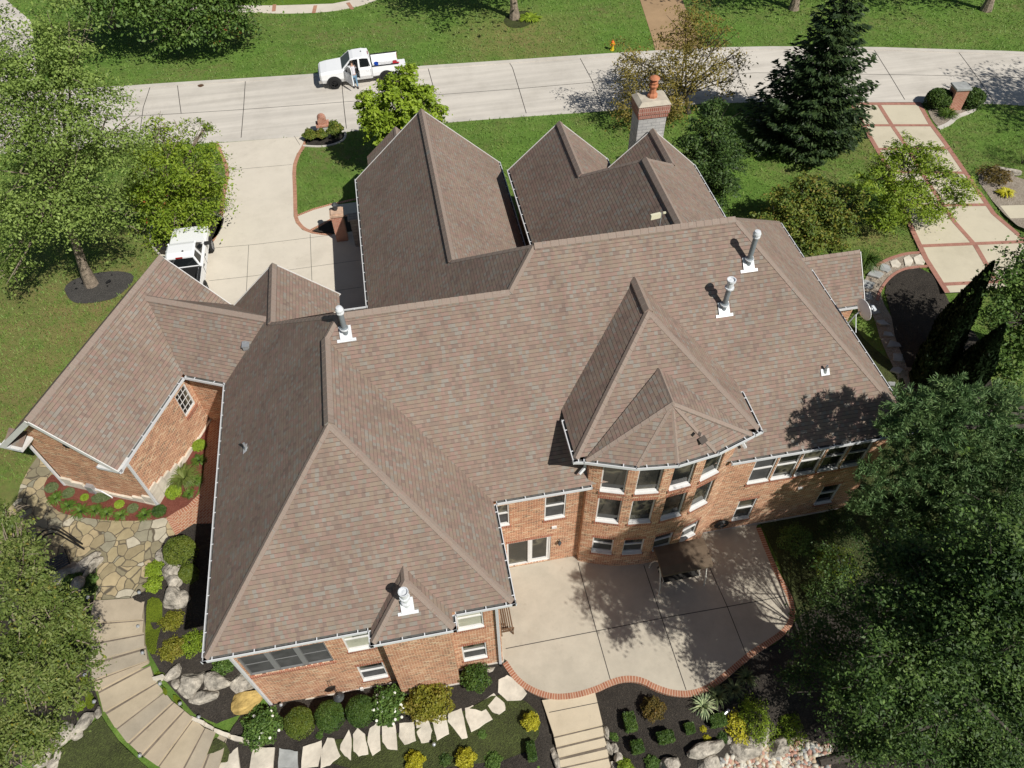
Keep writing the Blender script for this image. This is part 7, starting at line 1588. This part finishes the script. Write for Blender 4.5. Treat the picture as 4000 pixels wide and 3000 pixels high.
# ------------------------------------------------------------------ small garden fittings
PLG = "small path lights along the garden steps"
for i, (p, lb) in enumerate([(A0(795, 215), "path light at the top step's left corner"), (A0(1232, 172), "path light at the top step's right corner"), (A0(1222, 462), "path light right of the second tread"), (A0(1262, 690), "path light right of the fourth tread"), (A0(768, 880), "path light left of the joint in the steps"), (A0(848, 1108), "path light beside the upright white stone"), (A0(1410, 955), "path light below the short white stone"), (A0(1582, 1125), "path light right of the lower treads"), (A0(1742, 1240), "path light behind the white edging blocks"), (A0(1240, 1570), "path light left of the lowest treads"), (A6(1545, 1475), "path light in the bed between the two golden shrubs"), (A6(235, 1135), "path light at the house's rear left corner")]):
    b = onT(*p); t = thing("path_light", lb, "garden light", (b[0], b[1], b[2] + .05), 0, PLG)
    g = MB(); g.tube([(0, 0, 0), (0, 0, .28)], .014, 6); g.build("stake", [M['black']], t); g = MB(); g.lathe((0, 0, .26), [(.03, 0), (.075, .02), (.05, .07), (0, .09)], 10); g.build("lamp_head", [M['galv']], t)
for p, lb in ((A0(980, 800) if False else (430, 1107), "black spot light lying in the mulch ring of the shade tree"), (A7(1850, 1180), "silver spot light between the boxwood block and the yuccas")):
    b = onT(*p); t = thing("spot_light", lb, "garden light", (b[0], b[1], b[2] + .05), .5, "garden spot lights"); g = MB(); g.tube([(-.16, 0, .09), (.10, 0, .13)], [.05, .06], 8); g.build("lamp_head", [M['black'] if 'black' in lb else M['galv']], t); g = MB(); g.tube([(0, 0, 0), (0, 0, .1)], .02, 6); g.build("stake", [M['black']], t)
bf = aty(1323, 2722, 9.5); zb = terrain(bf[0] - .05, 9.72)
fd_ = thing("hanging_lantern", "grey bell shaped lantern hanging from a hooked pole above the middle clipped ball", "lantern", (bf[0] - .1, 9.8, zb))
hz = bf[2] - zb
g = MB(); g.tube([(0, 0, 0), (0, 0, hz + .35), (.02, -.08, hz + .52), (.06, -.2, hz + .52), (.10, -.28, hz + .38), (.10, -.3, hz + .2)], .012, 6); g.build("hooked_pole", [M['black']], fd_)
g = MB(); g.lathe((.10, -.3, hz - .22), [(.0, 0), (.10, .0), (.10, .06), (.16, .08), (.13, .2), (.20, .22), (.10, .34), (.04, .36), (.03, .42), (0, .44)], 14); g.build("lantern_body", [M['iron']], fd_)
hr = thing("hose_reel", "dark round hose reel hanging on the shaded brick wall below the tower's right side", "hose reel", (11.46, 13.96, -2.0))
g = MB()
for k in range(4): g.tube([(.30 * math.cos(a) * (1 - .12 * k), -.06 - .02 * k, .30 * math.sin(a) * (1 - .12 * k)) for a in np.linspace(0, 2 * math.pi, 20)], .03, 6, 0, False)
g.build("coiled_hose", [M['black']], hr); g = MB(); g.tube([(0, .08, 0), (0, -.14, 0)], .1, 10); g.build("bracket", [M['iron']], hr)
g = MB(); g.box((0, 0, .12), (.12, .07, .24)); b = onT(*A6(920, 985)); o = g.build("outlet_box", [M['trim']]); o.location = b; tag(o, "small white outlet box on a stake by the right clipped ball", "outlet box")
